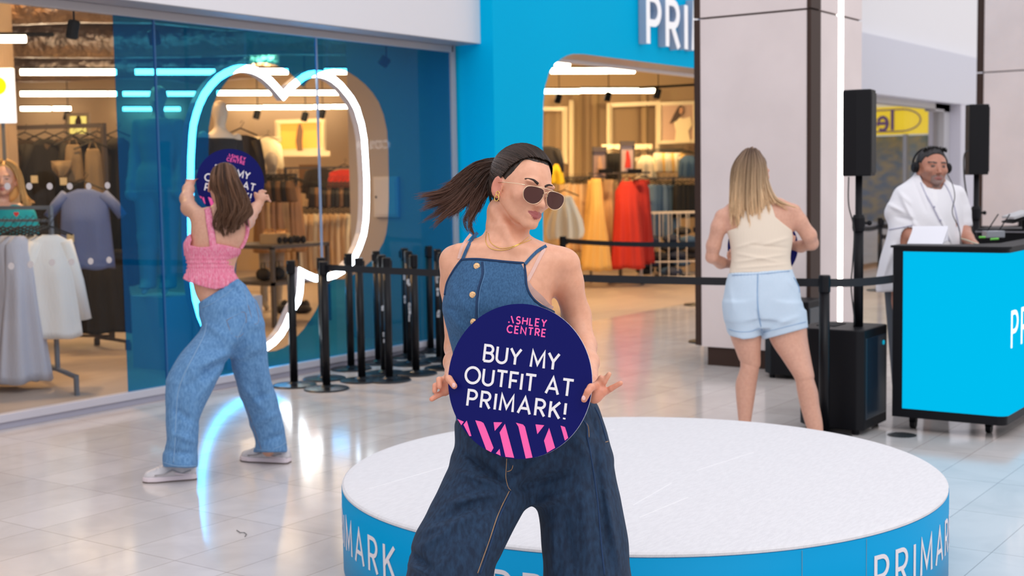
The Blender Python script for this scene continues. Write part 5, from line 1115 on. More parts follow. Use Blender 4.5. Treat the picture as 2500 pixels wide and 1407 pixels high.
gf = [campath([(1190, 450, z-.03), (1196, 490, z-.03), (1205, 515, z-.04)]), campath([(1196, 470, z-.04), (1203, 500, z-.04), (1210, 520, z-.05)])]
hair_tubes('nape_strands', gf, 40, hairm, w1, r=.0008, spread=.003, seg=8, base_cols=((.03, .015, .01), (.05, .03, .02)), tip=.3, sides=3)
# sunglasses
sg = thing('sunglasses', 'gold-rimmed brown aviator sunglasses on the face of the woman in dungarees', 'sunglasses', cam2w(HD.pt(0, 0, -.1)[None])[0])
goldm = mat('gold_metal', (.85, .62, .42), .22, metal=1.0); lensm = bpy.data.materials.new('brown_lens'); lensm.use_nodes = True
n_ = lensm.node_tree; b_ = n_.nodes['Principled BSDF']; b_.inputs['Base Color'].default_value = (.075, .022, .018, 1); b_.inputs['Roughness'].default_value = .10; b_.inputs['Alpha'].default_value = .86; b_.inputs['Specular IOR Level'].default_value = .35
def lens_outline(sx):
    o = [(.006, -.013), (.011, -.0195), (.024, -.022), (.042, -.0215), (.057, -.017), (.0635, -.006), (.062, .008), (.055, .019), (.042, .0255), (.027, .0255), (.014, .018), (.0075, .006), (.0055, -.004)]
    return [(sx*x*1.10, y+.014, -.108+.42*max(0, x-.02)*abs(x-.0)*4+.10*(y+.0)) for x, y in o]
for sx in (-1, 1):
    Lp = [HD.pt(*p_) for p_ in lens_outline(sx)]; cen = HD.pt(sx*.033, .012, -.111+.002); n0 = len(Lp)
    Q = cr_rows([(i, *Lp[i % n0]) for i in range(n0+1)], 5)[:, 1:]; V = [cen]+list(Q[:-1]); off = HD.R@np.array([0, 0, .0015]); V2 = [v+off for v in V]; k = len(V)
    Fs = [[0, i, i % (k-1)+1] for i in range(1, k)]+[[k, k+i % (k-1)+1, k+i] for i in range(1, k)]
    link_mesh('lens', cam2w(np.array(V+V2)), Fs, lensm, sg, smooth=True)
    tube_cam('rim', [Q[i] for i in range(len(Q))], .0009, goldm, sg, 6)
    tube_cam('temple_arm', [HD.pt(sx*.061, -.006, -.092), HD.pt(sx*.070, -.006, -.072), HD.pt(sx*.0785, -.004, -.02), HD.pt(sx*.080, .000, .004)], .0013, goldm, sg, 6)
    tube_cam('nose_pad', [HD.pt(sx*.008, .008, -.108), HD.pt(sx*.010, .016, -.100)], .0016, goldm, sg, 6)
tube_cam('top_bar', [HD.pt(-.034, -.0085, -.1045), HD.pt(-.015, -.0105, -.110), HD.pt(.015, -.0105, -.110), HD.pt(.034, -.0085, -.1045)], .0012, goldm, sg, 6)
tube_cam('bridge', [HD.pt(-.008, .004, -.111), HD.pt(0, .000, -.113), HD.pt(.008, .004, -.111)], .0012, goldm, sg, 6)
# earrings
goldy = mat('gold_yellow', (.9, .62, .18), .2, metal=1.0)
for i, (y, r_, yy) in enumerate(((.030, .006, 0), (.043, .0085, 0))):
    er = thing('earring', 'small gold hoop earring %s' % ('higher on the ear lobe' if i == 0 else 'hanging from the bottom of the ear lobe'), 'earring', cam2w(HD.pt(-.08, y, 0)[None])[0])
    tube_cam('hoop', [HD.pt(-.079-.001*math.sin(a), y+r_*math.cos(a), -.002+r_*math.sin(a)) for a in np.linspace(0, 6.28, 16)], .0013, goldy, er, 6)
# necklaces
for i, (pts, r_) in enumerate((([(1188, 566), (1186, 590), (1196, 605), (1215, 611), (1240, 609), (1270, 596), (1297, 585)], .0011), ([(1192, 570), (1198, 592), (1218, 605), (1240, 605), (1268, 595), (1292, 578)], .0009))):
    nk = thing('necklace', 'fine gold chain necklace, the %s of two' % ('longer and lower' if i == 0 else 'shorter and higher'), 'necklace', cam2w(px(1240, 610, D0-.06)[None])[0]); out = []
    out = onto(pts, body1, .0006, D0-.16, D0+.1, lift=.0012)
    tube_cam('chain', out, r_, goldy, nk, 6)
# dungaree bib: a shell over the torso
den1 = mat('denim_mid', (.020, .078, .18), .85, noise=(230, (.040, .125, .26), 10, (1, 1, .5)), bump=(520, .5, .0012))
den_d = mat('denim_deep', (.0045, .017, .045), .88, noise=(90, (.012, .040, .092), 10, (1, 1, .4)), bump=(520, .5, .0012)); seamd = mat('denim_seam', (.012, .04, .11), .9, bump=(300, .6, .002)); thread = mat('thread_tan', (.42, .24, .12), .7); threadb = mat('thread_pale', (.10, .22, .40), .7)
bib = [(1127, 634), (1163, 633), (1200, 636), (1240, 640), (1280, 643), (1283, 670), (1286, 700), (1298, 725), (1320, 745), (1352, 762), (1420, 800), (1460, 900), (1480, 1120), (1080, 1120), (1105, 860), (1078, 760), (1076, 740), (1092, 690), (1108, 660)]
bib_rows = [(625, 1110, 1300, D0+.02, .094), (650, 1100, 1315, D0+.015, .105), (690, 1090, 1330, D0+.005, .117), (740, 1080, 1352, D0-.005, .124), (770, 1082, 1358, D0-.005, .122), (830, 1094, 1366, D0+.0, .112), (900, 1112, 1385, D0+.015, .105), (960, 1114, 1408, D0+.02, .118), (1020, 1114, 1452, D0+.03, .132), (1100, 1112, 1475, D0+.03, .138), (1140, 1108, 1482, D0+.03, .13)]
fb = [(1105, 700, 1160, 790, 10, .004), (1090, 760, 1150, 830, 9, .005), (1100, 810, 1160, 870, 8, -.004), (1280, 700, 1230, 760, 12, .004), (1300, 740, 1240, 790, 9, -.003), (1190, 650, 1170, 760, 14, .003), (1120, 660, 1115, 740, 10, -.003), (1085, 750, 1120, 760, 6, -.004), (1345, 765, 1300, 790, 8, .004)]
def bib1(P):
    X, Y = pix(P); s = P[:, 2]/FPX; base = loft(P, bib_rows, 2.3)-folds(P, fb)-wood_fold(P, 30, .0016, 1.0)
    base = smin(base, body1(P)-.005, .01) if False else base
    d = smax(base, polyin(X, Y, bib)*s, .004); return np.maximum(d, -(base+.011))
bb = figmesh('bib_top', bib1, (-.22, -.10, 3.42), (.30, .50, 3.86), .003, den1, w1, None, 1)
for pts in ([(1127, 634), (1163, 633), (1200, 636), (1240, 640), (1280, 643)], [(1280, 643), (1283, 670), (1286, 700), (1298, 725), (1320, 745), (1352, 762)], [(1127, 634), (1108, 660), (1092, 690), (1086, 720)], ):
    drape(pts, seamd, bib1, .001, 'bound_edge', .0036, w1)
drape([(1177, 640), (1178, 670), (1167, 710), (1163, 760), (1166, 800), (1168, 840)], seamd, bib1, .0005, 'button_placket', .0030, w1)
drape([(1182, 640), (1183, 670), (1172, 710), (1168, 760), (1171, 800)], threadb, bib1, .0008, 'placket_stitch', .0009, w1, 5)
for i, (x, y) in enumerate(((1164, 650), (1154, 720), (1156, 786))):
    zz = np.linspace(D0-.2, D0, 120); PP = np.array([px(x, y, a) for a in zz]); dd = bib1(PP); h_ = PP[np.argmax(dd < 0)]
    MB().lathe(cam2w(h_[None])[0], [(.0085, -.001), (.0092, .001), (.0085, .0035), (.004, .0045)], 20, -CF).build('brass_button', mat('brass', (.80, .50, .26), .3, metal=.9, bump=(300, .8, .003)), w1, smooth=False)
def strap(pts, w, t, m_, name):
    out = onto(pts, body1, t*.5, D0-.16, D0+.12, lift=t*.5); T = np.gradient(out, axis=0); T /= np.linalg.norm(T, axis=1)[:, None]; N = np.array([0, 0, -1.0]); S = np.cross(T, N); S /= np.linalg.norm(S, axis=1)[:, None]; V = []; m__ = len(out)
    for i in range(m__): V += [out[i]-S[i]*w/2, out[i]+S[i]*w/2, out[i]+S[i]*w/2-[0, 0, t], out[i]-S[i]*w/2-[0, 0, t]]
    Fs = [[i*4+j, i*4+(j+1) % 4, (i+1)*4+(j+1) % 4, (i+1)*4+j] for i in range(m__-1) for j in range(4)]+[[3, 2, 1, 0], [m__*4-4, m__*4-3, m__*4-2, m__*4-1]]
    o = link_mesh(name, cam2w(np.array(V)), Fs, m_, w1, smooth=False); return o
nude = mat('nude_band', (.72, .45, .38), .6)
strap([(1128, 636), (1140, 608), (1152, 585), (1166, 568)], .0085, .003, den1, 'denim_strap'); strap([(1282, 645), (1297, 628), (1314, 612), (1334, 600)], .0085, .003, den1, 'denim_strap')
strap([(1120, 632), (1126, 610), (1136, 590), (1150, 572)], .008, .0015, nude, 'nude_strap'); strap([(1285, 692), (1300, 664), (1316, 632), (1330, 606)], .0095, .0015, nude, 'nude_strap')
strap([(1284, 690), (1296, 708), (1318, 728), (1336, 748), (1348, 756)], .018, .0025, nude, 'nude_top_edge')
# wide-leg trousers of the dungarees
legL = [(1040, 1117, 1300, D0+.02, .12), (1085, 1116, 1300, D0+.01, .125), (1110, 1108, 1300, D0, .13), (1140, 1098, 1298, D0-.01, .135), (1200, 1066, 1294, D0-.04, .14), (1230, 1050, 1286, D0-.05, .14), (1262, 1036, 1271, D0-.07, .14), (1310, 1011, 1246, D0-.09, .14), (1357, 997, 1225, D0-.10, .14), (1407, 990, 1205, D0-.11, .14), (1560, 960, 1195, D0-.09, .15), (1700, 945, 1190, D0-.05, .16), (1765, 940, 1190, D0-.03, .16)]
legR = [(970, 1300, 1440, D0+.03, .11), (1000, 1290, 1462, D0+.03, .12), (1078, 1280, 1484, D0+.03, .135), (1138, 1280, 1499, D0+.03, .14), (1200, 1290, 1514, D0+.03, .145), (1236, 1308, 1520, D0+.03, .145), (1293, 1317, 1529, D0+.03, .145), (1357, 1324, 1538, D0+.03, .145), (1407, 1325, 1543, D0+.03, .145), (1560, 1330, 1560, D0+.03, .155), (1700, 1335, 1575, D0+.03, .16), (1765, 1335, 1580, D0+.03, .165)]
hip1 = [(930, 1120, 1395, D0+.02, .115), (990, 1115, 1445, D0+.03, .13), (1040, 1116, 1474, D0+.03, .14), (1085, 1117, 1484, D0+.025, .145), (1130, 1110, 1490, D0+.02, .14), (1180, 1150, 1440, D0+.02, .12), (1222, 1230, 1350, D0+.02, .08)]
fj = [(1245, 1195, 1150, 1110, 9, -.012), (1235, 1190, 1110, 1150, 8, .010), (1240, 1200, 1090, 1230, 10, .010), (1180, 1215, 1060, 1290, 12, -.009), (1150, 1260, 1030, 1300, 10, .008), (1250, 1180, 1330, 1110, 12, .010), (1260, 1195, 1400, 1150, 11, -.010), (1290, 1235, 1420, 1200, 12, .009),
      (1420, 1180, 1440, 1400, 14, .007), (1450, 1100, 1490, 1400, 10, -.008), (1380, 1250, 1400, 1400, 14, -.007), (1350, 1270, 1350, 1400, 10, .006), (1480, 1200, 1515, 1400, 8, .006), (1130, 1100, 1220, 1190, 8, -.009), (1010, 1350, 1060, 1395, 9, -.010), (1000, 1380, 1050, 1405, 6, .008), (1020, 1340, 1120, 1280, 9, .006), (1120, 1330, 1060, 1400, 12, .006), (1190, 1220, 1130, 1330, 14, -.006),
      (1440, 1010, 1460, 1080, 10, -.006), (1400, 1060, 1450, 1140, 14, .006)]
def jeans1(P):
    d = smin(smin(loft(P, legL, 2.2), loft(P, hip1, 2.2), .03), loft(P, legR, 2.2), .022); d = d-1.5*folds(P, fj)-wood_fold(P, 24, .003, 2.0); return d
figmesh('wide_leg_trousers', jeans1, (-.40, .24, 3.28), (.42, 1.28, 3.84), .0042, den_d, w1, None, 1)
def dj(pts, m_, name, r_, off=.0006): return drape(pts, m_, jeans1, off, name, r_, w1, 6, za=D0-.3, zb=D0+.15)
dj([(1237, 1120), (1236, 1140), (1235, 1165), (1240, 1188), (1247, 1198)], thread, 'fly_stitch', .0010); dj([(1247, 1120), (1252, 1135), (1248, 1148), (1238, 1152)], thread, 'fly_stitch', .0010)
dj([(1243, 1200), (1228, 1230), (1214, 1262), (1198, 1310), (1184, 1350), (1166, 1400)], thread, 'inseam_stitch', .0013); dj([(1248, 1202), (1233, 1232), (1219, 1264), (1203, 1312), (1190, 1352), (1172, 1402)], seamd, 'inseam_ridge', .0028)
dj([(1422, 1025), (1432, 1040), (1434, 1070), (1440, 1100), (1450, 1160), (1460, 1240), (1468, 1330), (1476, 1405)], seamd, 'side_seam', .0030); dj([(1425, 1026), (1436, 1042), (1438, 1068)], thread, 'pocket_stitch', .0010)
dj([(1452, 995), (1462, 1015), (1472, 1045), (1480, 1075)], seamd, 'side_seam', .0026); dj([(1478, 1080), (1485, 1078)], thread, 'pocket_stitch', .0010)
# shoes under the trousers
for xs in (1068, 1455):
    q = Fl(xs, 1790); mb = MB().ell(q+[0, 0, .05]-CFh*.06, (.048, .048, .05)).ell(q+[0, 0, .035]-CFh*.15, (.045, .07, .035), axes=np.array([CRh, CFh, Z_])); mb.build('shoe', mat('shoe_white', (.7, .7, .7), .5), w1, smooth=True)
# nails
nailm = mat('nail_pink', (.85, .52, .50), .25)
for x, y, dz in ((1425, 972, D0-.341), (1108, 941, D0-.207)):
    c = cam2w(px(x, y, dz)[None])[0]; MB().ell(c, (.0052, .0066, .002), 10, 6, axes=np.array([CR, CU, CF])).build('thumbnail', nailm, w1, smooth=True)
# the sign
u = CR*math.cos(math.radians(22))-CF*math.sin(math.radians(22)); a = math.radians(-5.5)
up = CU*math.cos(math.radians(4))-CF*math.sin(math.radians(4))*-1; ax_ = u*math.cos(a)+up*math.sin(a); ay_ = -u*math.sin(a)+up*math.cos(a)
round_sign(Pd(1266, 931, D0-.245), ax_, ay_, .1985, 'large round navy lettered sign held by the dark-haired woman in front')
# ------------------------------------------------------------------ WOMAN WITH THE PONYTAIL AND PINK TOP (left, seen from behind)
D1 = 7.10
w2 = thing('person', 'brown-haired woman in pink crop top and blue jeans raising a round navy sign', 'person', Fl(530, 1160)*[1, 1, 0])
H2 = Head(px(545, 455, D1+.02), 200, 6, 0, 1.0)
t2 = [(505, 505, 585, D1, .055), (520, 480, 600, D1, .07), (545, 467, 606, D1, .085), (580, 464, 602, D1, .095), (610, 459, 588, D1+.01, .095), (650, 461, 574, D1+.01, .085), (690, 470, 572, D1+.01, .085), (720, 478, 580, D1+.01, .09), (750, 494, 596, D1, .10), (790, 515, 615, D1, .09), (840, 525, 620, D1, .08)]
def body2(P):
    d = loft(P, t2, 2.2); d = smin(d, cone(P, px(548, 485, D1+.01), px(545, 525, D1), .052, .058), .03)
    d = smin(d, H2.face(P), .02)
    aL = chain(P, [(*px(487, 530, D1), .047), (*px(462, 508, D1+.12), .042), (*px(456, 485, D1+.22), .036), (*px(460, 462, D1+.30), .030), (*px(464, 447, D1+.36), .022)], .02)
    aR = chain(P, [(*px(592, 548, D1), .045), (*px(602, 540, D1+.14), .042), (*px(612, 524, D1+.24), .035), (*px(624, 508, D1+.31), .029), (*px(633, 496, D1+.36), .022)], .02)
    d = smin(d, aL, .03); d = smin(d, aR, .03); z = D1+.36
    hL = hand(P, px(464, 447, z), [px(466, 438, z), px(466, 432, z)], [[px(455, 432, z), px(449, 424, z), px(446, 415, z+.01)], [px(459, 428, z), px(456, 420, z+.01), px(457, 416, z+.03)], [px(465, 427, z), px(465, 420, z+.02), px(470, 419, z+.04)], [px(472, 428, z), px(477, 421, z+.02), px(481, 420, z+.04)]], [px(474, 438, z), px(482, 433, z-.01), px(490, 429, z-.02)], rw=.026, rf=.0085)
    hR = hand(P, px(633, 496, z), [px(636, 486, z), px(640, 480, z)], [[px(632, 478, z), px(634, 468, z), px(640, 465, z+.01)], [px(640, 474, z), px(644, 467, z), px(649, 468, z+.02)], [px(647, 479, z), px(653, 478, z), px(656, 484, z+.02)], [px(648, 486, z), px(655, 487, z), px(660, 492, z+.02)]], [px(628, 486, z), px(624, 478, z+.0), px(623, 472, z-.01)], rw=.026, rf=.0085)
    d = smin(d, hL, .010); d = smin(d, hR, .010)
    for a, b, c, e in ((px(535, 810, D1-.02), px(440, 960, 6.98), px(440, 1120, 6.93), px(365, 1170, 6.86)), (px(600, 800, D1+.03), px(625, 960, D1+.12), px(655, 1100, 7.32), px(600, 1120, 7.28))):
        d = smin(d, chain(P, [(*a, .055), (*b, .045), (*c, .035)], .03), .03)
    return d
def cols2(V):
    c = np.tile(np.array([.66, .36, .25]), (len(V), 1)); X, Y = pix(V); m = (Y < 450) & ((X < 495) | (X > 640)); c[m] = [.68, .33, .24]; return c
figmesh('body', body2, (-1.86, -.62, 6.75), (-1.24, 1.10, 7.56), .0060, skinm, w2, cols2, 1)
# top of her head: hair cap
def hair2(P):
    L = H2.loc(P); d = smin(ellip(L, (0, -.037, .017), (.079, .092, .100)), ellip(L, (0, .0, .045), (.070, .062, .066)), .03); d = smax(d, -(L[:, 2]+.020-.45*L[:, 1])*.8, .006)
    return smax(d, -ellip(np.abs(L)*[1, 1, 1], (.085, .010, .004), (.018, .034, .022)), .004)
hb = mat('hair_brown', (.1, .05, .03), .42, attr='Col', spec=.4)
figmesh('hair', hair2, H2.c-.15, H2.c+.15, .005, hb, w2, lambda V: np.tile([.075, .034, .018], (len(V), 1)), 1)
zz = D1-.10
gd = [campath([(526, 412, zz+.02), (520, 440, zz-.01), (530, 470, zz), (540, 510, zz), (530, 545, zz), (538, 568, zz+.01)]), campath([(535, 404, zz), (530, 440, zz-.03), (540, 480, zz-.03), (550, 520, zz-.03), (545, 555, zz-.02), (552, 572, zz)]),
      campath([(548, 401, zz), (552, 440, zz-.04), (565, 480, zz-.04), (572, 520, zz-.03), (568, 550, zz-.02), (572, 566, zz)]), campath([(562, 408, zz+.02), (575, 440, zz), (590, 480, zz), (597, 510, zz), (592, 535, zz), (585, 555, zz)]), campath([(565, 412, zz+.03), (582, 445, zz+.03), (600, 485, zz+.02), (612, 512, zz+.02), (600, 530, zz+.02), (604, 545, zz+.02)])]
hair_tubes('ponytail', gd, 2300, hb, w2, r=.0026, spread=.010, seg=18, locks=60, conv=.6, short=.8, wave=.016, base_cols=((.030, .013, .007), (.21, .10, .052), (.13, .062, .033)), tip=.35, sides=3)
# pink smocked top
pinkm = mat('pink_gingham', (.80, .16, .30), .85, noise=(70, (.92, .40, .52), 5, (3, 3, .5)), bump=(90, 1.0, .006, (2.4, 2.4, .5)))
t2b = [(r_[0], r_[1]-3, r_[2]+3, r_[3], r_[4]+.008) for r_ in t2]
t2b = [(590, 448, 596, D1, .105), (605, 447, 590, D1, .105), (622, 450, 585, D1+.01, .103), (637, 455, 572, D1+.01, .098), (655, 456, 573, D1+.01, .096), (668, 452, 576, D1+.01, .100), (680, 445, 582, D1+.01, .108), (695, 443, 586, D1+.01, .114), (712, 444, 588, D1+.01, .116)]
topP = [(463, 568), (468, 585), (464, 599), (486, 604), (508, 603), (529, 595), (560, 601), (583, 607), (600, 600), (600, 640), (572, 660), (574, 668), (585, 674), (579, 692), (566, 690), (548, 703), (526, 707), (505, 703), (485, 697), (467, 691), (452, 684), (441, 677), (452, 665), (455, 650), (444, 610), (447, 595)]
t2b = [(560, 458, 604, D1, .10), (578, 452, 604, D1, .104)]+t2b
def top2(P):
    X, Y = pix(P); s = P[:, 2]/FPX; d = loft(P, t2b, 2.2)-.0028*np.sin(X*1.15+1.2*np.sin(Y*.11))*(.5+.5*np.clip((Y-600)/20, 0, 1))-.0022*np.sin(Y*.62)*np.exp(-((Y-645)/18)**2)-.006*np.sin(X*.42+.5)*np.clip((Y-672)/16, 0, 1)
    d = smax(d, polyin(X, Y, topP)*s, .004); return d
figmesh('crop_top', top2, (-1.84, -.38, 6.93), (-1.38, .03, 7.28), .0036, pinkm, w2, None, 0)
def strap2(pts, w):
    out = onto(pts, body2, .004, D1-.25, D1+.2, lift=.003); mb = MB(); P_ = cam2w(out); n_ = len(P_)
    T = np.gradient(out, axis=0); T /= np.linalg.norm(T, axis=1)[:, None]; S = np.cross(T, [0, 0, -1.0]); S /= np.linalg.norm(S, axis=1)[:, None]; V = []
    for i in range(n_):
        for k in range(8): a = 2*math.pi*k/8; V.append(out[i]+S[i]*w/2*math.cos(a)+np.array([0, 0, 1])*.006*math.sin(a)*(1+.4*math.sin(i*2.2)))
    Fs = [[i*8+j, i*8+(j+1) % 8, (i+1)*8+(j+1) % 8, (i+1)*8+j] for i in range(n_-1) for j in range(8)]
    link_mesh('shoulder_strap', cam2w(np.array(V)), Fs, pinkm, w2, smooth=True)
strap2([(520, 600), (517, 575), (512, 545), (509, 520), (506, 508)], .038); strap2([(588, 606), (597, 590), (603, 570), (604, 550), (601, 536)], .022)
# light blue jeans
den2 = mat('denim_light', (.085, .215, .43), .85, noise=(90, (.15, .32, .56), 10, (1, 1, .4)), bump=(260, .5, .002))
jl = [(735, 489, 600, D1, .115), (770, 487, 628, D1, .125), (795, 494, 640, D1-.01, .13), (823, 476, 610, D1-.03, .125), (866, 439, 566, D1-.08, .12), (921, 406, 532, D1-.12, .115), (951, 404, 518, D1-.13, .11), (1019, 404, 488, D1-.14, .105), (1043, 405, 486, D1-.15, .105), (1074, 406, 485, D1-.16, .11), (1110, 397, 484, D1-.17, .12), (1141, 397, 483, D1-.18, .125)]
jr = [(735, 500, 624, D1+.02, .115), (768, 500, 636, D1+.02, .12), (829, 530, 648, D1+.04, .125), (872, 561, 652, D1+.06, .12), (905, 568, 657, D1+.08, .115), (952, 581, 670, D1+.12, .11), (1000, 599, 683, D1+.16, .105), (1055, 616, 697, D1+.20, .11), (1086, 622, 700, D1+.22, .115), (1105, 617, 701, D1+.23, .12)]
jh = [(672, 480, 588, D1+.01, .10), (700, 484, 604, D1+.01, .105), (735, 488, 620, D1+.01, .115), (790, 496, 640, D1, .125), (840, 500, 648, D1, .12), (870, 530, 640, D1+.02, .07)]
f2 = [(560, 865, 470, 900, 9, .012), (555, 875, 450, 950, 10, -.011), (545, 850, 470, 860, 9, -.009), (540, 900, 480, 980, 10, .009), (500, 790, 560, 830, 10, .008), (600, 830, 570, 860, 8, -.010), (575, 880, 640, 850, 9, .009), (590, 940, 650, 1010, 10, .010), (600, 980, 660, 960, 8, -.009), (610, 1040, 680, 1010, 10, .009), (430, 1000, 470, 1030, 9, -.010), (420, 1060, 480, 1080, 9, .010), (405, 1100, 470, 1110, 7, -.010), (480, 1010, 430, 1130, 9, .008),
      (565, 700, 585, 720, 7, -.006), (440, 930, 425, 1130, 7, -.006), (640, 1080, 690, 1060, 7, -.009), (520, 760, 600, 745, 9, .005), (600, 760, 590, 850, 10, -.010), (450, 880, 500, 950, 12, .006), (470, 950, 460, 1050, 8, .007), (620, 900, 640, 1000, 7, -.007)]
def jeans2(P):
    X, Y = pix(P); s = P[:, 2]/FPX; d = smin(smin(loft(P, jl, 2.2), loft(P, jh, 2.2), .03), loft(P, jr, 2.2), .025)-1.6*folds(P, f2)-wood_fold(P, 17, .0045, .5)
    d = smin(d, body2(P)-.006, .012)
    wl_ = 737.0+(X-489)*(-57.0/92); wl_ = np.where(X > 581, 680+(X-581)*.85, wl_); return smax(smax(d, (wl_-Y)*s, .003), (Y-1150+(X > 540)*45)*s, .003)
figmesh('jeans', jeans2, (-1.96, -.12, 6.75), (-1.16, 1.0, 7.50), .0062, den2, w2, None, 1)
seam2 = mat('seam_pale', (.20, .35, .55), .8); seam3 = mat('seam_rust', (.22, .19, .22), .8)
def d2(pts, m_, name, r_, fn=jeans2): return tube_cam(name, onto(pts, fn, .001, D1-.4, D1+.35), r_, m_, w2, 6)
d2([(493, 752), (520, 740), (550, 720), (575, 700), (588, 692)], seam2, 'waistband_stitch', .0020); d2([(505, 790), (498, 820), (478, 860), (450, 915), (435, 960), (430, 1020), (428, 1080), (424, 1130)], seam2, 'side_seam', .0042)
d2([(553, 783), (596, 762), (600, 800), (585, 822), (566, 815), (553, 783)], seam3, 'back_pocket_stitch', .0016); d2([(556, 780), (585, 765)], seam2, 'pocket_stitch', .0016)
d2([(606, 745), (620, 790), (632, 780), (622, 735)], seam3, 'back_pocket_stitch', .0016); d2([(578, 830), (600, 780), (604, 740), (596, 705)], seam2, 'seat_seam', .0022); d2([(400, 1130), (430, 1138), (460, 1139), (482, 1138)], seam2, 'hem_stitch', .0025); d2([(620, 1096), (650, 1100), (680, 1092), (699, 1080)], seam2, 'hem_stitch', .0025)
d2([(600, 990), (618, 1040), (632, 1080), (638, 1098)], seam3, 'inseam_stitch', .0016)
# trainers
shw = mat('trainer_white', (.70, .66, .67), .5, noise=(30, (.58, .56, .58), 4)); sole = mat('trainer_sole', (.78, .68, .72), .5); shg = mat('trainer_silver', (.45, .43, .44), .3, metal=.5); under = mat('outsole', (.10, .07, .06), .6)
def trainer(toe, heel, label):
    toe = np.array([toe[0], toe[1], 0.0]); heel = np.array([heel[0], heel[1], 0.0]); u = toe-heel; L = np.linalg.norm(u); u /= L; v = np.cross(Z_, u); r_ = thing('trainer', label, 'shoe', (toe+heel)/2, 'white running trainers')
    ts = np.linspace(0, 1, 22); V = []; Fs = []; n = 20
    w_ = np.interp(ts, [0, .06, .3, .5, .75, .93, 1], [.024, .036, .038, .040, .049, .037, .014]); h_ = np.interp(ts, [0, .06, .22, .42, .62, .85, .96, 1], [.075, .108, .112, .108, .084, .064, .052, .034])
    for i, t in enumerate(ts):
        for k in range(n):
            a = 2*math.pi*k/n; c, s = math.cos(a), math.sin(a); x = w_[i]*np.sign(c)*abs(c)**.75; z = .026 if s < 0 else .026+(h_[i]-.026)*abs(s)**.85
            V.append(heel+u*L*t+v*x*(1-.25*max(0, s)**2)+Z_*z)
    Fs = [[i*n+k, i*n+(k+1) % n, (i+1)*n+(k+1) % n, (i+1)*n+k] for i in range(21) for k in range(n)]+[list(range(n))[::-1], [21*n+k for k in range(n)]]
    link_mesh('upper', V, Fs, shw, r_, smooth=True)
    for nm, z0, z1, ex, m_ in (('outsole', .0, .006, 1.0, under), ('midsole', .006, .030, 1.10, sole)):
        poly = [(L*t-.003+(.006*t), w_[i]*ex) for i, t in enumerate(ts)]+[(L*t, -w_[i]*ex) for i, t in list(enumerate(ts))[::-1]]; MB().prism(poly, heel+Z_*z0, u, v, Z_*(z1-z0)).build(nm, m_, r_, bevel=.004 if nm == 'midsole' else 0)
    for k in range(5):
        t = .50+k*.06; hh = np.interp(t, ts, h_); MB().tube([heel+u*L*t+v*s_*.022+Z_*(hh-.006+.008*(1-abs(s_))) for s_ in (-1, -.5, 0, .5, 1)], .0032, 6).build('lace', shw, r_, smooth=True)
    for s_ in (-1, 1):
        MB().tube([heel+u*L*t+v*s_*(np.interp(t, ts, w_)*.97)+Z_*zz_ for t, zz_ in ((.10, .055), (.28, .040), (.45, .062), (.60, .045), (.78, .040))], .0045, 6).build('side_overlay', shg, r_, smooth=True)
    for s_ in (-1, 1):
        MB().tube([heel+u*L*t+v*s_*(np.interp(t, ts, w_)*.97)+Z_*zz_ for t, zz_ in ((.03, .030), (.22, .034), (.40, .045))], .006, 6).build('heel_overlay', sole, r_, smooth=True)
    return r_
trainer(Fl(350, 1178), Fl(480, 1169), 'white and silver running trainer nearest the camera, left foot of the woman in pink')
trainer(Fl(590, 1124), Fl(707, 1131), 'white and silver running trainer further back, right foot of the woman in pink')
c_ = Pd(562, 445, D1+.40); u_ = CR*math.cos(math.radians(12))+CF*math.sin(math.radians(12)); a = math.radians(-12)
round_sign(c_, u_*math.cos(a)+CU*math.sin(a), -u_*math.sin(a)+CU*math.cos(a), .190, 'round navy sign held up by the woman in pink, half hidden behind her ponytail')
# ------------------------------------------------------------------ BLONDE WOMAN (right, seen from behind)
D2 = 7.58
w3 = thing('person', 'blonde woman seen from behind in cream vest and pale denim shorts beyond the stage', 'person', Fl(1890, 1095)*[1, 1, 0])
H3 = Head(px(1840, 425, D2), 120, 0, 0, 1.0)
t3 = [(482, 1800, 1905, D2, .05), (500, 1775, 1935, D2, .065), (520, 1765, 1948, D2, .08), (550, 1772, 1938, D2+.0, .092), (590, 1784, 1932, D2, .098), (630, 1788, 1927, D2, .095), (660, 1784, 1932, D2, .10), (700, 1774, 1945, D2, .12), (760, 1776, 1954, D2, .12), (800, 1784, 1958, D2, .11)]
legl = [(770, 1772, 1862, D2, .10), (822, 1783, 1859, D2, .088), (860, 1797, 1857, D2, .075), (889, 1807, 1857, D2+.01, .062), (905, 1805, 1853, D2+.015, .060), (935, 1796, 1848, D2+.03, .062), (970, 1797, 1843, D2+.035, .055), (1022, 1802, 1835, D2+.04, .042), (1065, 1806, 1830, D2+.045, .036), (1090, 1804, 1832, D2+.04, .042)]
legr = [(760, 1866, 1966, D2, .10), (827, 1878, 1972, D2-.01, .09), (880, 1911, 1981, D2-.03, .078), (915, 1934, 1988, D2-.05, .066), (930, 1941, 1989, D2-.05, .062), (957, 1946, 1997, D2-.04, .063), (990, 1953, 2001, D2-.03, .058), (1036, 1966, 2009, D2-.03, .046), (1080, 1981, 2010, D2-.03, .038), (1110, 1982, 2014, D2-.04, .044)]
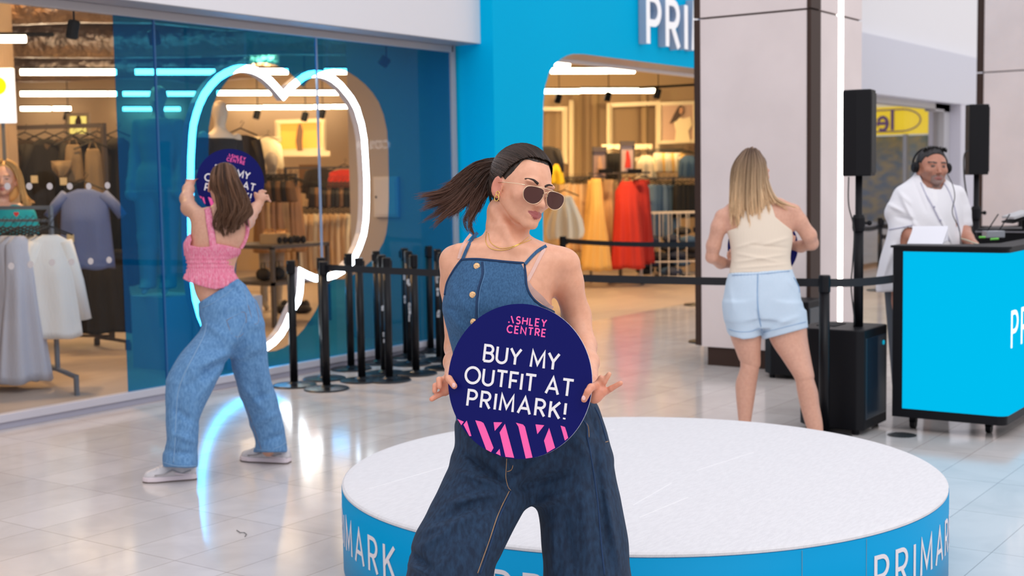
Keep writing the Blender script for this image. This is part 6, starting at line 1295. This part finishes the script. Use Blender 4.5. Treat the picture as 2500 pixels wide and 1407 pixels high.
def body3(P):
    d = smin(loft(P, t3, 2.2), cone(P, px(1838, 455, D2), px(1848, 500, D2), .052, .062), .03); d = smin(d, H3.face(P), .02)
    aL = chain(P, [(*px(1764, 530, D2), .046), (*px(1755, 555, D2), .044), (*px(1742, 600, D2+.03), .040), (*px(1738, 628, D2+.05), .034), (*px(1760, 642, D2+.12), .033), (*px(1785, 645, D2+.20), .024)], .02)
    aR = chain(P, [(*px(1936, 518, D2), .048), (*px(1950, 540, D2), .046), (*px(1975, 575, D2+.02), .042), (*px(1982, 595, D2+.05), .036), (*px(1955, 602, D2+.13), .033), (*px(1930, 600, D2+.21), .024)], .02)
    d = smin(smin(d, aL, .03), aR, .03); z = D2+.22
    hl = hand(P, px(1785, 645, z-.02), [px(1786, 636, z), px(1786, 628, z)], [[px(1783+k*3, 628, z), px(1782+k*3, 618, z), px(1783+k*4, 610, z+.005)] for k in range(4)], [px(1784, 634, z), px(1778, 626, z-.01), px(1778, 616, z-.01)], rw=.024, rf=.008)
    hr = hand(P, px(1930, 600, z-.01), [px(1928, 594, z), px(1926, 588, z)], [[px(1924+k*3, 588, z), px(1924+k*3, 578, z), px(1925+k*3, 570, z)] for k in range(4)], [px(1932, 594, z), px(1938, 586, z), px(1940, 578, z)], rw=.024, rf=.008)
    d = smin(smin(d, hl, .01), hr, .01); d = smin(d, smin(loft(P, legl, 2.0), loft(P, legr, 2.0), .03), .04)
    X, Y = pix(P); d = d+.004*np.exp(-((Y-893-(X-1832)*.35)/3.0)**2)*(X < 1870)*(X > 1800)+.003*np.exp(-((Y-930+(X-1965)*.2)/3.0)**2)*(X > 1930)
    for x, y, dz in ((1818, 1096, D2+.02), (1998, 1118, D2-.06)): d = smin(d, cone(P, px(x, y-6, dz+.03), px(x-12, y+4, dz+.20), .036, .022), .03)
    return d
figmesh('body', body3, (1.04, -.86, 7.28), (1.86, 1.04, 7.95), .0062, skinm, w3, lambda V: np.tile(np.array([.70, .38, .27]), (len(V), 1)), 1)
creamv = mat('cream_rib', (.80, .68, .55), .85, bump=(120, .5, .003, (1, 1, .1))); den3 = mat('denim_pale', (.54, .66, .78), .85, noise=(60, (.56, .67, .79), 7), bump=(200, .4, .002)); 
vP = [(1830, 470), (1872, 478), (1884, 500), (1893, 530), (1912, 546), (1933, 562), (1940, 600), (1934, 662), (1780, 668), (1780, 600), (1770, 566), (1800, 556), (1812, 520), (1815, 480)]
t3v = [(r_[0], r_[1]-3, r_[2]+3, r_[3], r_[4]+.010) for r_ in t3]
fv = [(1795, 640, 1920, 622, 3.5, .007), (1800, 620, 1905, 640, 3.5, .006), (1860, 600, 1928, 580, 4, .006), (1800, 655, 1925, 645, 3, .006), (1830, 598, 1925, 606, 3.5, -.006), (1795, 605, 1850, 590, 3.5, .005)]
def vest3(P): X, Y = pix(P); s = P[:, 2]/FPX; return smax(loft(P, t3v, 2.2)-folds(P, fv), polyin(X, Y, vP)*s, .004)
figmesh('vest', vest3, (1.20, -.58, 7.38), (1.66, .0, 7.80), .0048, creamv, w3, None, 1)
sh0 = [(652, 1786, 1930, D2, .108), (664, 1783, 1933, D2, .112), (690, 1775, 1946, D2, .13), (734, 1765, 1957, D2, .142), (781, 1770, 1964, D2, .14), (800, 1776, 1970, D2, .135), (830, 1784, 1972, D2, .13)]
shl_ = [(740, 1768, 1866, D2, .13), (781, 1771, 1863, D2, .128), (806, 1778, 1860, D2, .122), (832, 1782, 1859, D2, .118)]; shr_ = [(740, 1862, 1958, D2, .13), (781, 1862, 1965, D2, .128), (806, 1860, 1972, D2, .125), (832, 1860, 1974, D2, .12)]
shP = [(1786, 666), (1850, 664), (1928, 655), (1990, 660), (1990, 750), (1974, 800), (1930, 812), (1862, 830), (1858, 819), (1840, 826), (1815, 829), (1782, 820), (1750, 780), (1750, 680)]
fs3 = [(1850, 670, 1848, 760, 3, -.010), (1848, 760, 1862, 820, 3.5, -.014), (1865, 820, 1930, 780, 7, .006), (1900, 790, 1960, 770, 6, .006), (1920, 680, 1955, 720, 6, .006), (1780, 690, 1790, 760, 7, .005)]
def shorts3(P):
    X, Y = pix(P); s = P[:, 2]/FPX; d = smin(smin(loft(P, shl_, 2.2), loft(P, shr_, 2.2), .02), loft(P, sh0[:5], 2.2), .03)-folds(P, fs3)-.003*np.sin(X*.75)*np.exp(-((Y-668)/9)**2)-wood_fold(P, 22, .002, .3)
    d = smin(d, body3(P)-.007, .01); return smax(d, polyin(X, Y, shP)*s, .004)
figmesh('shorts', shorts3, (1.16, -.14, 7.36), (1.78, .34, 7.80), .0052, den3, w3, None, 1)
dn = mat('denim_pale_seam', (.25, .40, .60), .8)
for pts, nm, r_ in (([(1787, 672), (1850, 670), (1928, 662)], 'waistband_stitch', .0022), ([(1850, 672), (1849, 720), (1852, 765), (1860, 808)], 'seat_seam', .0030), ([(1778, 804), (1800, 810), (1830, 810), (1856, 802)], 'hem_stitch', .0016), ([(1864, 812), (1900, 803), (1940, 793), (1968, 786)], 'hem_stitch', .0016), ([(1938, 678), (1950, 700), (1952, 715)], 'pocket_edge', .0030)):
    tube_cam(nm, onto(pts, shorts3, .002, D2-.3, D2+.2), r_, dn, w3, 6)
def hair3(P):
    L = H3.loc(P); d = smin(ellip(L, (0, -.037, .017), (.083, .094, .102)), ellip(L, (0, .03, .045), (.074, .09, .068)), .03); return smax(d, -(L[:, 2]+.028-.35*L[:, 1])*.8, .006)
hl3 = mat('hair_blonde', (.5, .35, .2), .45, attr='Col', spec=.35)
figmesh('hair', hair3, H3.c-.17, H3.c+.17, .006, hl3, w3, lambda V: np.tile([.20, .135, .095], (len(V), 1)), 1)
zb = D2-.085
gb = [campath([(1815, 372, zb+.04), (1790, 405, zb+.05), (1783, 450, zb+.05), (1781, 500, zb+.04), (1780, 562, zb+.02)]), campath([(1822, 366, zb+.03), (1805, 400, zb), (1798, 450, zb), (1795, 510, zb), (1795, 552, zb)]), campath([(1832, 363, zb+.02), (1825, 400, zb-.02), (1822, 450, zb-.02), (1822, 510, zb-.01), (1830, 556, zb)]),
      campath([(1842, 364, zb+.03), (1850, 400, zb-.01), (1850, 450, zb-.01), (1852, 500, zb), (1848, 540, zb)]), campath([(1848, 368, zb+.04), (1862, 400, zb+.02), (1866, 450, zb+.02), (1874, 495, zb+.01), (1882, 525, zb+.01)]), campath([(1850, 370, zb+.05), (1866, 402, zb+.05), (1872, 445, zb+.04), (1892, 482, zb+.02), (1925, 498, zb+.01), (1965, 508, zb+.03)])]
hair_tubes('long_hair', gb, 2600, hl3, w3, r=.0026, spread=.008, seg=16, locks=110, conv=.5, short=.78, flare=.8, wave=.003, base_cols=((.075, .042, .028), (.30, .19, .13), (1.0, .69, .40)), tip=.3, sides=3)
u_ = -CR*math.cos(math.radians(8))+CF*math.sin(math.radians(8))
round_sign(Pd(1862, 603, D2+.25), -CR*-1 if False else u_, CU, .206, 'round navy sign held in front by the blonde woman, only its edges showing')
# ------------------------------------------------------------------ MAN BEHIND THE DESK
D4 = 8.75
mn = thing('person', 'dark-haired man in white shirt with headphones and grey goatee standing behind the desk', 'person', Fl(2265, 985)*[1, 1, 0])
H4 = Head(px(2276, 411, D4), 7, 1, -2, 1.12, 1.10)
t4 = [(440, 2238, 2308, D4+.03, .05), (458, 2212, 2324, D4+.03, .09), (485, 2188, 2345, D4+.02, .13), (530, 2182, 2350, D4, .16), (580, 2172, 2352, D4-.01, .18), (640, 2165, 2345, D4, .18), (700, 2168, 2330, D4, .16), (760, 2175, 2310, D4, .14)]
def body4(P):
    d = smin(loft(P, t4, 2.2), cone(P, px(2278, 440, D4+.03), px(2272, 475, D4+.03), .070, .08), .03); d = smin(d, H4.face(P, jaw=1.08, smile=-.3), .02)
    aL = chain(P, [(*px(2205, 478, D4), .062), (*px(2192, 515, D4-.02), .058), (*px(2200, 545, D4-.05), .050), (*px(2222, 575, D4-.14), .046), (*px(2240, 594, D4-.24), .034)], .02)
    aR = chain(P, [(*px(2335, 475, D4+.05), .055), (*px(2350, 520, D4+.05), .05), (*px(2352, 560, D4+.02), .045), (*px(2362, 582, D4-.10), .040), (*px(2376, 596, D4-.2), .03)], .02)
    d = smin(smin(d, aL, .02), aR, .02)
    d = smin(d, hand(P, px(2240, 594, D4-.24), [px(2246, 598, D4-.28), px(2250, 600, D4-.31)], [[px(2246+k*4, 600, D4-.31), px(2250+k*5, 603, D4-.36), px(2252+k*5, 607, D4-.38)] for k in range(4)], [px(2252, 597, D4-.28), px(2262, 598, D4-.32)], rw=.028, rf=.010), .01)
    d = smin(d, hand(P, px(2376, 596, D4-.2), [px(2380, 598, D4-.24), px(2384, 600, D4-.27)], [[px(2380+k*4, 600, D4-.27), px(2384+k*5, 603, D4-.32), px(2388+k*5, 606, D4-.34)] for k in range(4)], [px(2374, 598, D4-.26), px(2368, 601, D4-.3)], rw=.028, rf=.010), .01)
    for x in (2205, 2275): d = smin(d, chain(P, [(*px(x, 740, D4), .09), (*px(x, 850, D4), .07), (*px(x, 975, D4), .05)], .03), .05)
    return d
def cols4(V):
    c = np.tile(np.array([.52, .235, .155]), (len(V), 1)); L = H4.loc(V); hd = np.linalg.norm(L, axis=1) < .17
    m = H4.lips(V); g = hd & (L[:, 1] > .055) & (L[:, 1] < .125) & (L[:, 2] < -.045) & (np.abs(L[:, 0]) < .034) & ~m; c[g] = c[g]*.35+np.array([.20, .19, .19])*.65
    st = hd & (L[:, 1] > .03) & (L[:, 2] > -.085) & (np.abs(L[:, 0]) > .03) & (np.abs(L[:, 0]) < .07); c[st] = c[st]*.75+np.array([.10, .09, .09])*.25
    mo = hd & (L[:, 1] > .048) & (L[:, 1] < .060) & (np.abs(L[:, 0]) < .028) & (L[:, 2] < -.07); c[mo] = c[mo]*.5+np.array([.06, .05, .05])*.5
    c[m] = [.36, .13, .11]
    e = hd & (np.hypot((np.abs(L[:, 0])-.030)/1.5, L[:, 1]+.001) < .0075) & (L[:, 2] < -.06); c[e] = [.10, .06, .05]
    b = hd & (np.abs(np.abs(L[:, 0])-.031) < .020) & (np.abs(L[:, 1]+.024+.10*(np.abs(L[:, 0])-.03)) < .0045) & (L[:, 2] < -.05); c[b] = [.035, .025, .022]
    return c
figmesh('body', body4, (2.36, -1.02, 8.20), (3.24, .86, 9.05), .0056, skinm, mn, cols4, 1)
def hair4(P):
    L = H4.loc(P); d = smin(ellip(L, (0, -.042, .016), (.076, .092, .098)), ellip(L, (0, .0, .045), (.069, .062, .064)), .03)
    d = d-.003*np.sin(L[:, 0]*210)*np.cos(L[:, 2]*190)*(L[:, 1] < -.08); ax = np.abs(L[:, 0]); d = smax(d, -(L[:, 2]+.018-np.where(L[:, 1] < 0, .62*L[:, 1], 1.1*L[:, 1])-.014*(ax > .05))*.8, .005); return smax(d, -ellip(np.abs(L), (.082, .012, .004), (.016, .03, .02)), .004)
figmesh('hair', hair4, H4.c-.17, H4.c+.17, .0045, mat('hair_black', (.02, .018, .018), .5, attr='Col'), mn, lambda V: np.tile([.022, .019, .020], (len(V), 1)), 0)
g4 = [campath([(2256+k*11, 366+abs(k-2.5)*2.2, D4-.02), (2254+k*11.5, 359+abs(k-2.5)*2.5, D4-.04), (2253+k*12, 358+abs(k-2.5)*3, D4-.05)]) for k in range(6)]
hair_tubes('short_spikes', g4, 260, hairm, mn, r=.0020, spread=.006, seg=6, base_cols=((.015, .013, .013), (.05, .045, .045)), tip=.3, sides=3)
wsh = mat('white_shirt', (.83, .82, .86), .85, bump=(60, .35, .004)); tee = mat('white_tee', (.86, .85, .88), .9)
ts4 = [(r_[0], r_[1]-4, r_[2]+4, r_[3], r_[4]+.012) for r_ in t4]
ts4 = [(420, 2237, 2300, D4+.07, .05), (432, 2226, 2306, D4+.05, .08), (444, 2210, 2318, D4+.04, .10), (458, 2192, 2334, D4+.03, .12), (485, 2180, 2346, D4+.02, .15), (530, 2176, 2352, D4, .18), (580, 2163, 2356, D4-.01, .195), (640, 2147, 2352, D4, .20), (680, 2139, 2345, D4, .20), (714, 2139, 2338, D4, .19)]
f4 = [(2200, 480, 2240, 560, 5, .010), (2230, 440, 2262, 520, 4, -.006), (2196, 470, 2225, 500, 5, .008), (2262, 480, 2320, 600, 2.2, -.010), (2268, 478, 2326, 598, 2.5, .008), (2180, 600, 2150, 700, 7, .010), (2200, 590, 2175, 700, 6, -.008), (2325, 470, 2340, 590, 4, -.007), (2170, 500, 2210, 520, 5, .008), (2240, 560, 2230, 590, 5, .008), (2190, 530, 2235, 540, 5, -.008), (2290, 560, 2300, 600, 6, .006)]
neck4 = [(2240, 416), (2253, 446), (2276, 470), (2298, 462), (2308, 440), (2330, 400), (2250, 380)]
def shirt4(P):
    X, Y = pix(P); s = P[:, 2]/FPX; d = loft(P, ts4, 2.2)
    sl = chain(P, [(*px(2206, 480, D4), .075), (*px(2190, 520, D4-.02), .080), (*px(2204, 545, D4-.05), .085), (*px(2208, 555, D4-.06), .086)], .02); sl = smax(sl, ((Y-(566-(X-2170)*.28))*s), .004)
    sr = chain(P, [(*px(2334, 478, D4+.05), .066), (*px(2344, 520, D4+.05), .066), (*px(2350, 548, D4+.03), .064)], .02); sr = smax(sr, (Y-556+(X-2340)*.1)*s, .004)
    d = smin(smin(d, sl, .02), sr, .02)-1.8*folds(P, f4)-wood_fold(P, 17, .004, .9); d = smax(d, -smin(body4(P)-.004, np.full(len(P), 9.), .001)*0-1, .001) if False else d
    hole = polyin(X, Y, neck4)*s; d = smax(d, -np.maximum(hole, P[:, 2]-(D4+.06)), .003)
    cut_ = cone(P, px(2210, 556, D4-.07), px(2228, 590, D4-.16), .070, .080); return smax(d, -cut_, .003)
figmesh('shirt', shirt4, (2.34, -.84, 8.34), (3.18, .06, 9.05), .0058, wsh, mn, None, 1)
tw4 = [(452, 2246, 2312, D4+.02, .085), (470, 2240, 2318, D4+.01, .115), (500, 2238, 2324, D4+.0, .145), (560, 2244, 2332, D4-.01, .186), (600, 2250, 2336, D4-.01, .196)]
figmesh('tee', lambda P: smax(loft(P, tw4, 2.2), -cone(P, px(2277, 440, D4+.01), px(2277, 452, D4-.02), .066, .070), .004), (2.6, -.76, 8.5), (3.0, -.2, 8.9), .007, tee, mn, None, 1)
figmesh('trousers', lambda P: smin(cone(P, px(2208, 705, D4), px(2208, 985, D4), .13, .07), cone(P, px(2290, 705, D4), px(2288, 985, D4), .13, .07), .04), (2.3, -.1, 8.4), (3.2, .95, 9.05), .012, cloth('slate', (.08, .09, .11)), mn, None, 1)
dline = mat('shirt_grey_seam', (.50, .50, .62), .8)  # pale grey-lilac for shirt edges, sleeve hem and buttons
for pts, nm in (([(2248, 446), (2262, 478), (2285, 520), (2303, 560), (2318, 590)], 'shirt_front_edge'), ([(2304, 447), (2318, 470), (2334, 520), (2343, 565)], 'shirt_front_edge'), ([(2170, 561), (2200, 556), (2228, 550)], 'sleeve_hem')):
    tube_cam(nm, onto(pts, shirt4, .003, D4-.4, D4+.25), .0042, dline, mn, 6)
for x, y in ((2281, 505), (2296, 538), (2309, 568)):
    o_ = onto([(x, y), (x+1, y+1)], shirt4, .002, D4-.4, D4+.25); MB().ell(cam2w(o_[:1])[0], .007, 8, 6).build('shirt_button', dline, mn, smooth=True)
# headphones
hp = thing('headphones', 'black headphones on the head of the man behind the desk', 'headphones', cam2w(H4.pt(0, -.13, 0)[None])[0])
for s_ in (-1, 1):
    c = cam2w(H4.pt(s_*.088, -.004, .012)[None])[0]; ax = cam2w(H4.pt(s_*.10, -.004, .012)[None])[0]-c; ax /= np.linalg.norm(ax)
    MB().lathe(c-ax*.012, [(.030, 0), (.036, .008), (.036, .026), (.026, .036)], 18, ax).build('ear_cup', black, hp)
tube_cam('headband', [H4.pt(.098*math.sin(a), -.022-.105*math.cos(a), .030) for a in np.linspace(-1.5, 1.5, 14)], .007, black, hp, 8)
cable([Pd(2312, 424, 8.7), Pd(2325, 450, 8.62), Pd(2331, 480, 8.55), Pd(2325, 520, 8.52), Pd(2342, 560, 8.5), Pd(2345, 598, 8.45)], .003, 'thin black headphone cable hanging down the man\'s white shirt')
# ------------------------------------------------------------------ STAFF WOMAN INSIDE THE LEFT WINDOW
D5 = 10.9
sw = thing('person', 'blonde woman in a teal top smiling behind the clothes rail at the left edge', 'person', Fl(5, 940)*[1, 1, 0])
H5 = Head(px(12, 440, D5), 8, -3, 0, 1.22)
t5 = [(496, -40, 50, D5, .06), (515, -68, 75, D5, .09), (560, -70, 78, D5, .11), (620, -62, 70, D5, .11), (700, -62, 72, D5, .12), (760, -62, 72, D5, .11)]
def body5(P):
    d = smin(smin(loft(P, t5), cone(P, px(5, 470, D5), px(4, 505, D5), .055, .06), .03), H5.face(P, smile=1.0), .02)
    for s_ in (-1, 1):
        d = smin(d, chain(P, [(*px(4+s_*62, 522, D5), .05), (*px(4+s_*74, 590, D5), .042), (*px(4+s_*66, 650, D5-.08), .034), (*px(4+s_*40, 640, D5-.25), .026)], .02), .02)
        d = smin(d, hand(P, px(4+s_*40, 640, D5-.25), [px(4+s_*34, 636, D5-.28)]*2, [[px(4+s_*34+k*3, 634, D5-.28), px(4+s_*30+k*3, 624, D5-.30), px(4+s_*28+k*3, 618, D5-.29)] for k in range(4)], [px(4+s_*36, 632, D5-.27), px(4+s_*30, 624, D5-.27)], rw=.024, rf=.008), .01)
        d = smin(d, chain(P, [(*px(4+s_*30, 740, D5), .085), (*px(4+s_*30, 850, D5), .06), (*px(4+s_*30, 935, D5), .045)], .03), .04)
    return d
def cols5(V):
    c = np.tile(np.array([.74, .42, .31]), (len(V), 1)); L = H5.loc(V); hd = np.linalg.norm(L, axis=1) < .17; c[H5.lips(V)] = [.55, .16, .14]
    e = hd & (np.hypot((np.abs(L[:, 0])-.030)/1.6, L[:, 1]) < .006) & (L[:, 2] < -.06); c[e] = [.12, .07, .05]; b = hd & (np.abs(np.abs(L[:, 0])-.031) < .017) & (np.abs(L[:, 1]+.022) < .003) & (L[:, 2] < -.05); c[b] = [.35, .2, .12]; return c
figmesh('body', body5, (-4.60, -1.12, 10.5), (-3.90, .95, 11.2), .0085, skinm, sw, cols5, 1)
teal = cloth('teal', (.0, .33, .38))
figmesh('teal_top', lambda P: smax(smin(loft(P, [(r_[0]+3, r_[1]-3, r_[2]+3, r_[3], r_[4]+.014) for r_ in t5]), smin(cone(P, px(-60, 525, D5), px(-70, 560, D5), .066, .066), cone(P, px(68, 525, D5), px(78, 560, D5), .066, .066), .01), .02), -ellip(P, px(4, 494, D5-.06), (.085, .05, .12)), .004), (-4.66, -.75, 10.6), (-3.86, .3, 11.1), .011, teal, sw, None, 1)
figmesh('dark_trousers', lambda P: smin(cone(P, px(-26, 745, D5), px(-26, 940, D5), .11, .06), cone(P, px(34, 745, D5), px(34, 940, D5), .11, .06), .04), (-4.6, .0, 10.6), (-3.9, .95, 11.1), .014, dkg, sw, None, 1)
hby = mat('hair_gold', (.6, .36, .12), .45, attr='Col')
figmesh('hair', lambda P: smax(smin(ellip(H5.loc(P), (0, -.037, .017), (.080, .093, .100)), ellip(H5.loc(P), (0, .05, .05), (.085, .10, .05)), .03), -(H5.loc(P)[:, 2]+.010-.5*H5.loc(P)[:, 1]*(H5.loc(P)[:, 1] < 0))*.8, .006), H5.c-.2, H5.c+.2, .008, hby, sw, lambda V: np.tile([.72, .42, .14], (len(V), 1)), 1)
zs = D5-.02
gs = [campath([(16, 392, zs-.04), (36, 402, zs-.04), (50, 430, zs-.02), (54, 470, zs-.02), (58, 510, zs-.06)]), campath([(14, 394, zs-.04), (38, 410, zs-.03), (50, 450, zs), (60, 490, zs), (70, 512, zs)]), campath([(18, 395, zs), (44, 420, zs), (54, 460, zs+.02), (66, 485, zs+.02), (84, 498, zs+.02)])]
gs2 = [campath([(6, 392, zs-.04), (-12, 402, zs-.04), (-28, 430, zs-.02), (-32, 470, zs-.02), (-36, 510, zs-.08)]), campath([(0, 394, zs), (-24, 410, zs), (-38, 450, zs), (-46, 490, zs), (-54, 512, zs)])]
for g_ in (gs, gs2): hair_tubes('long_hair', g_, 420, hby, sw, r=.0042, spread=.010, seg=12, locks=30, conv=.7, short=.85, base_cols=((.45, .24, .07), (.85, .55, .22)), tip=.4, sides=3)
c = Pd(40, 523, 10.72); tag(MB().prism([(0, -.022), (.02, 0), (.019, .014), (.009, .018), (0, .010), (-.009, .018), (-.019, .014), (-.02, 0)], c, CRh, Z_, -CFh*.004).build('heart_badge', mat('badge_red', (.8, .03, .03), .4)), 'small red heart badge on the front of the staff woman', 'badge')
# ------------------------------------------------------------------ MANNEQUINS
def mannequin(x, ytop, d, base_z, yaw, label, skin, clothes=(), group='shop mannequins', h=.012, arms=True):
    c0 = px(x, ytop, d); zt_ = Pd(x, ytop, d)[2]; Ht = zt_-base_z; k = Ht/1.82; H_ = Head(c0+np.array([0, .125*k, 0]), yaw, 0, 0, k*1.0); r_ = thing('mannequin', label, 'mannequin', [Pd(x, ytop, d)[0], Pd(x, ytop, d)[1], base_z], group)
    a = math.radians(yaw); U = np.array([math.cos(a), 0, math.sin(a)]); Fw = np.array([-math.sin(a), 0, math.cos(a)])*-1
    def p3(u, y, f=0.0): return c0+k*(U*u+np.array([0, y, 0])+Fw*f)
    def fn(P):
        L = H_.loc(P); dd = smin(ellip(L, (0, -.03, .01), (.072, .09, .09)), ellip(L, (0, .03, -.025), (.052, .075, .06)), .03); dd = smin(dd, cone(L, (0, .0, -.08), (0, .035, -.098), .006, .008), .012)*k
        dd = smin(dd, cone(P, p3(0, .20), p3(0, .30), .05*k, .052*k), .03)
        for u, y, r in ((.0, .38, .11), (0, .50, .105), (0, .62, .09), (0, .78, .115), (0, .88, .13)): dd = smin(dd, ellip(P-c0-k*np.array([0, y, 0]), (0, 0, 0), (r*1.35*k, .10*k, r*.85*k)), .05)
        for s_ in (-1, 1):
            if arms: dd = smin(dd, chain(P, [(*p3(s_*.165, .34), .045*k), (*p3(s_*.20, .60, -.01), .036*k), (*p3(s_*.21, .85, .06), .024*k), (*p3(s_*.21, .95, .08), .022*k)], .02), .03)
            dd = smin(dd, chain(P, [(*p3(s_*.09, .92), .085*k), (*p3(s_*.09, 1.32, .01), .055*k), (*p3(s_*.09, 1.72, -.01), .036*k), (*p3(s_*.09, 1.79, .10), .026*k)], .02), .04)
        return dd
    lo_ = c0+np.array([-.36, -.05, -.30])*k; hi_ = c0+np.array([.36, 1.90, .30])*k
    figmesh('figure', fn, lo_, hi_, h, skin, r_, None, 1)
    for nm, y0, y1, off, m_ in clothes:
        figmesh(nm, lambda P: smax(smax(fn(P)-off, (c0[1]+y0*k-P[:, 1]), .004), P[:, 1]-c0[1]-y1*k, .004), lo_, hi_, h, m_, r_, None, 1)
    return r_
mskin = mat('mannequin_cream', (.72, .58, .42), .45); mgrey = mat('mannequin_grey', (.40, .36, .32), .5)
def plinth(x, y, d, h_, label):
    q = Pd(x, y, d); return tag(MB().box((q[0]-.21, q[1]-.21, 0), (q[0]+.21, q[1]+.21, h_)).build('display_plinth', mat('plinth_white', (.5, .48, .5), .5)), label, 'plinth')
plinth(537, 240, 11.2, .60, 'white display plinth under the mannequin behind the left part of the outline'); mannequin(537, 244, 11.2, .60, 35, 'cream mannequin in a black halter top just inside the left edge of the cut-out', mskin, [('halter_top', .36, .66, .012, bk_), ('trousers', .82, 1.72, .020, den)])
plinth(386, 207, 11.2, .62, 'white display plinth under the mannequin deep behind the blue film'); mannequin(386, 207, 11.2, .62, -5, 'mannequin in pale jacket and trousers seen dimly through the blue film', mskin, [('jacket', .30, .98, .022, cloth('sage', (.22, .34, .30))), ('trousers', .92, 1.76, .030, cloth('sage', (.22, .34, .30)))])
mannequin(663, 370, 16.2, .0, 30, 'grey mannequin with dark top beyond the raised sign', mgrey, [('dark_top', .36, .98, .012, dkg)], arms=False)
# ------------------------------------------------------------------ pieces that belong to a part hang one level below it
SUB = {'round_sign': {'face': ('message_line', 'brand_line', 'pink_stripe')}, 'round_stage': {'side_band': ('band_lettering', 'band_seam'), 'deck': ('deck_crease',)},
       'dj_desk': {'led_screen': ('screen_lettering',)}, 'wall_cabinet': {'door': ('lock',)}, 'belt_post': {'head': ('belt_cassette',), 'pole': ('tape_scrap',)}, 'bass_speaker': {'side_panel': ('badge',)},
       'trainer': {'upper': ('lace', 'side_overlay')}, 'yellow_shopfront': {'fascia': ('lettering',)}, 'framed_poster': {'picture': ('dress_shape', 'hair_shape', 'face_shape', 'figure_shape')}, 'rail_poster': {'picture': ('header_band', 'figure_shape')},
       'person': {'bib_top': ('brass_button', 'button_placket', 'placket_stitch', 'bound_edge', 'denim_strap'), 'wide_leg_trousers': ('fly_stitch', 'inseam_stitch', 'inseam_ridge', 'side_seam', 'pocket_stitch'),
                  'crop_top': ('shoulder_strap',), 'jeans': ('waistband_stitch', 'side_seam', 'back_pocket_stitch', 'pocket_stitch', 'seat_seam', 'hem_stitch', 'inseam_stitch'),
                  'shorts': ('waistband_stitch', 'seat_seam', 'hem_stitch', 'pocket_edge'), 'shirt': ('shirt_front_edge', 'sleeve_hem', 'shirt_button'), 'body': ('thumbnail', 'eyebrow')}}
base = lambda o: o.name.split('.')[0]
for root in [o for o in bpy.data.objects if o.parent is None and base(o) in SUB]:
    kids = list(root.children)
    for part, subs in SUB[base(root)].items():
        p_ = next((k for k in kids if base(k) == part), None)
        if p_ is None: continue
        for k in kids:
            if base(k) in subs and k.parent == root: k.parent = p_
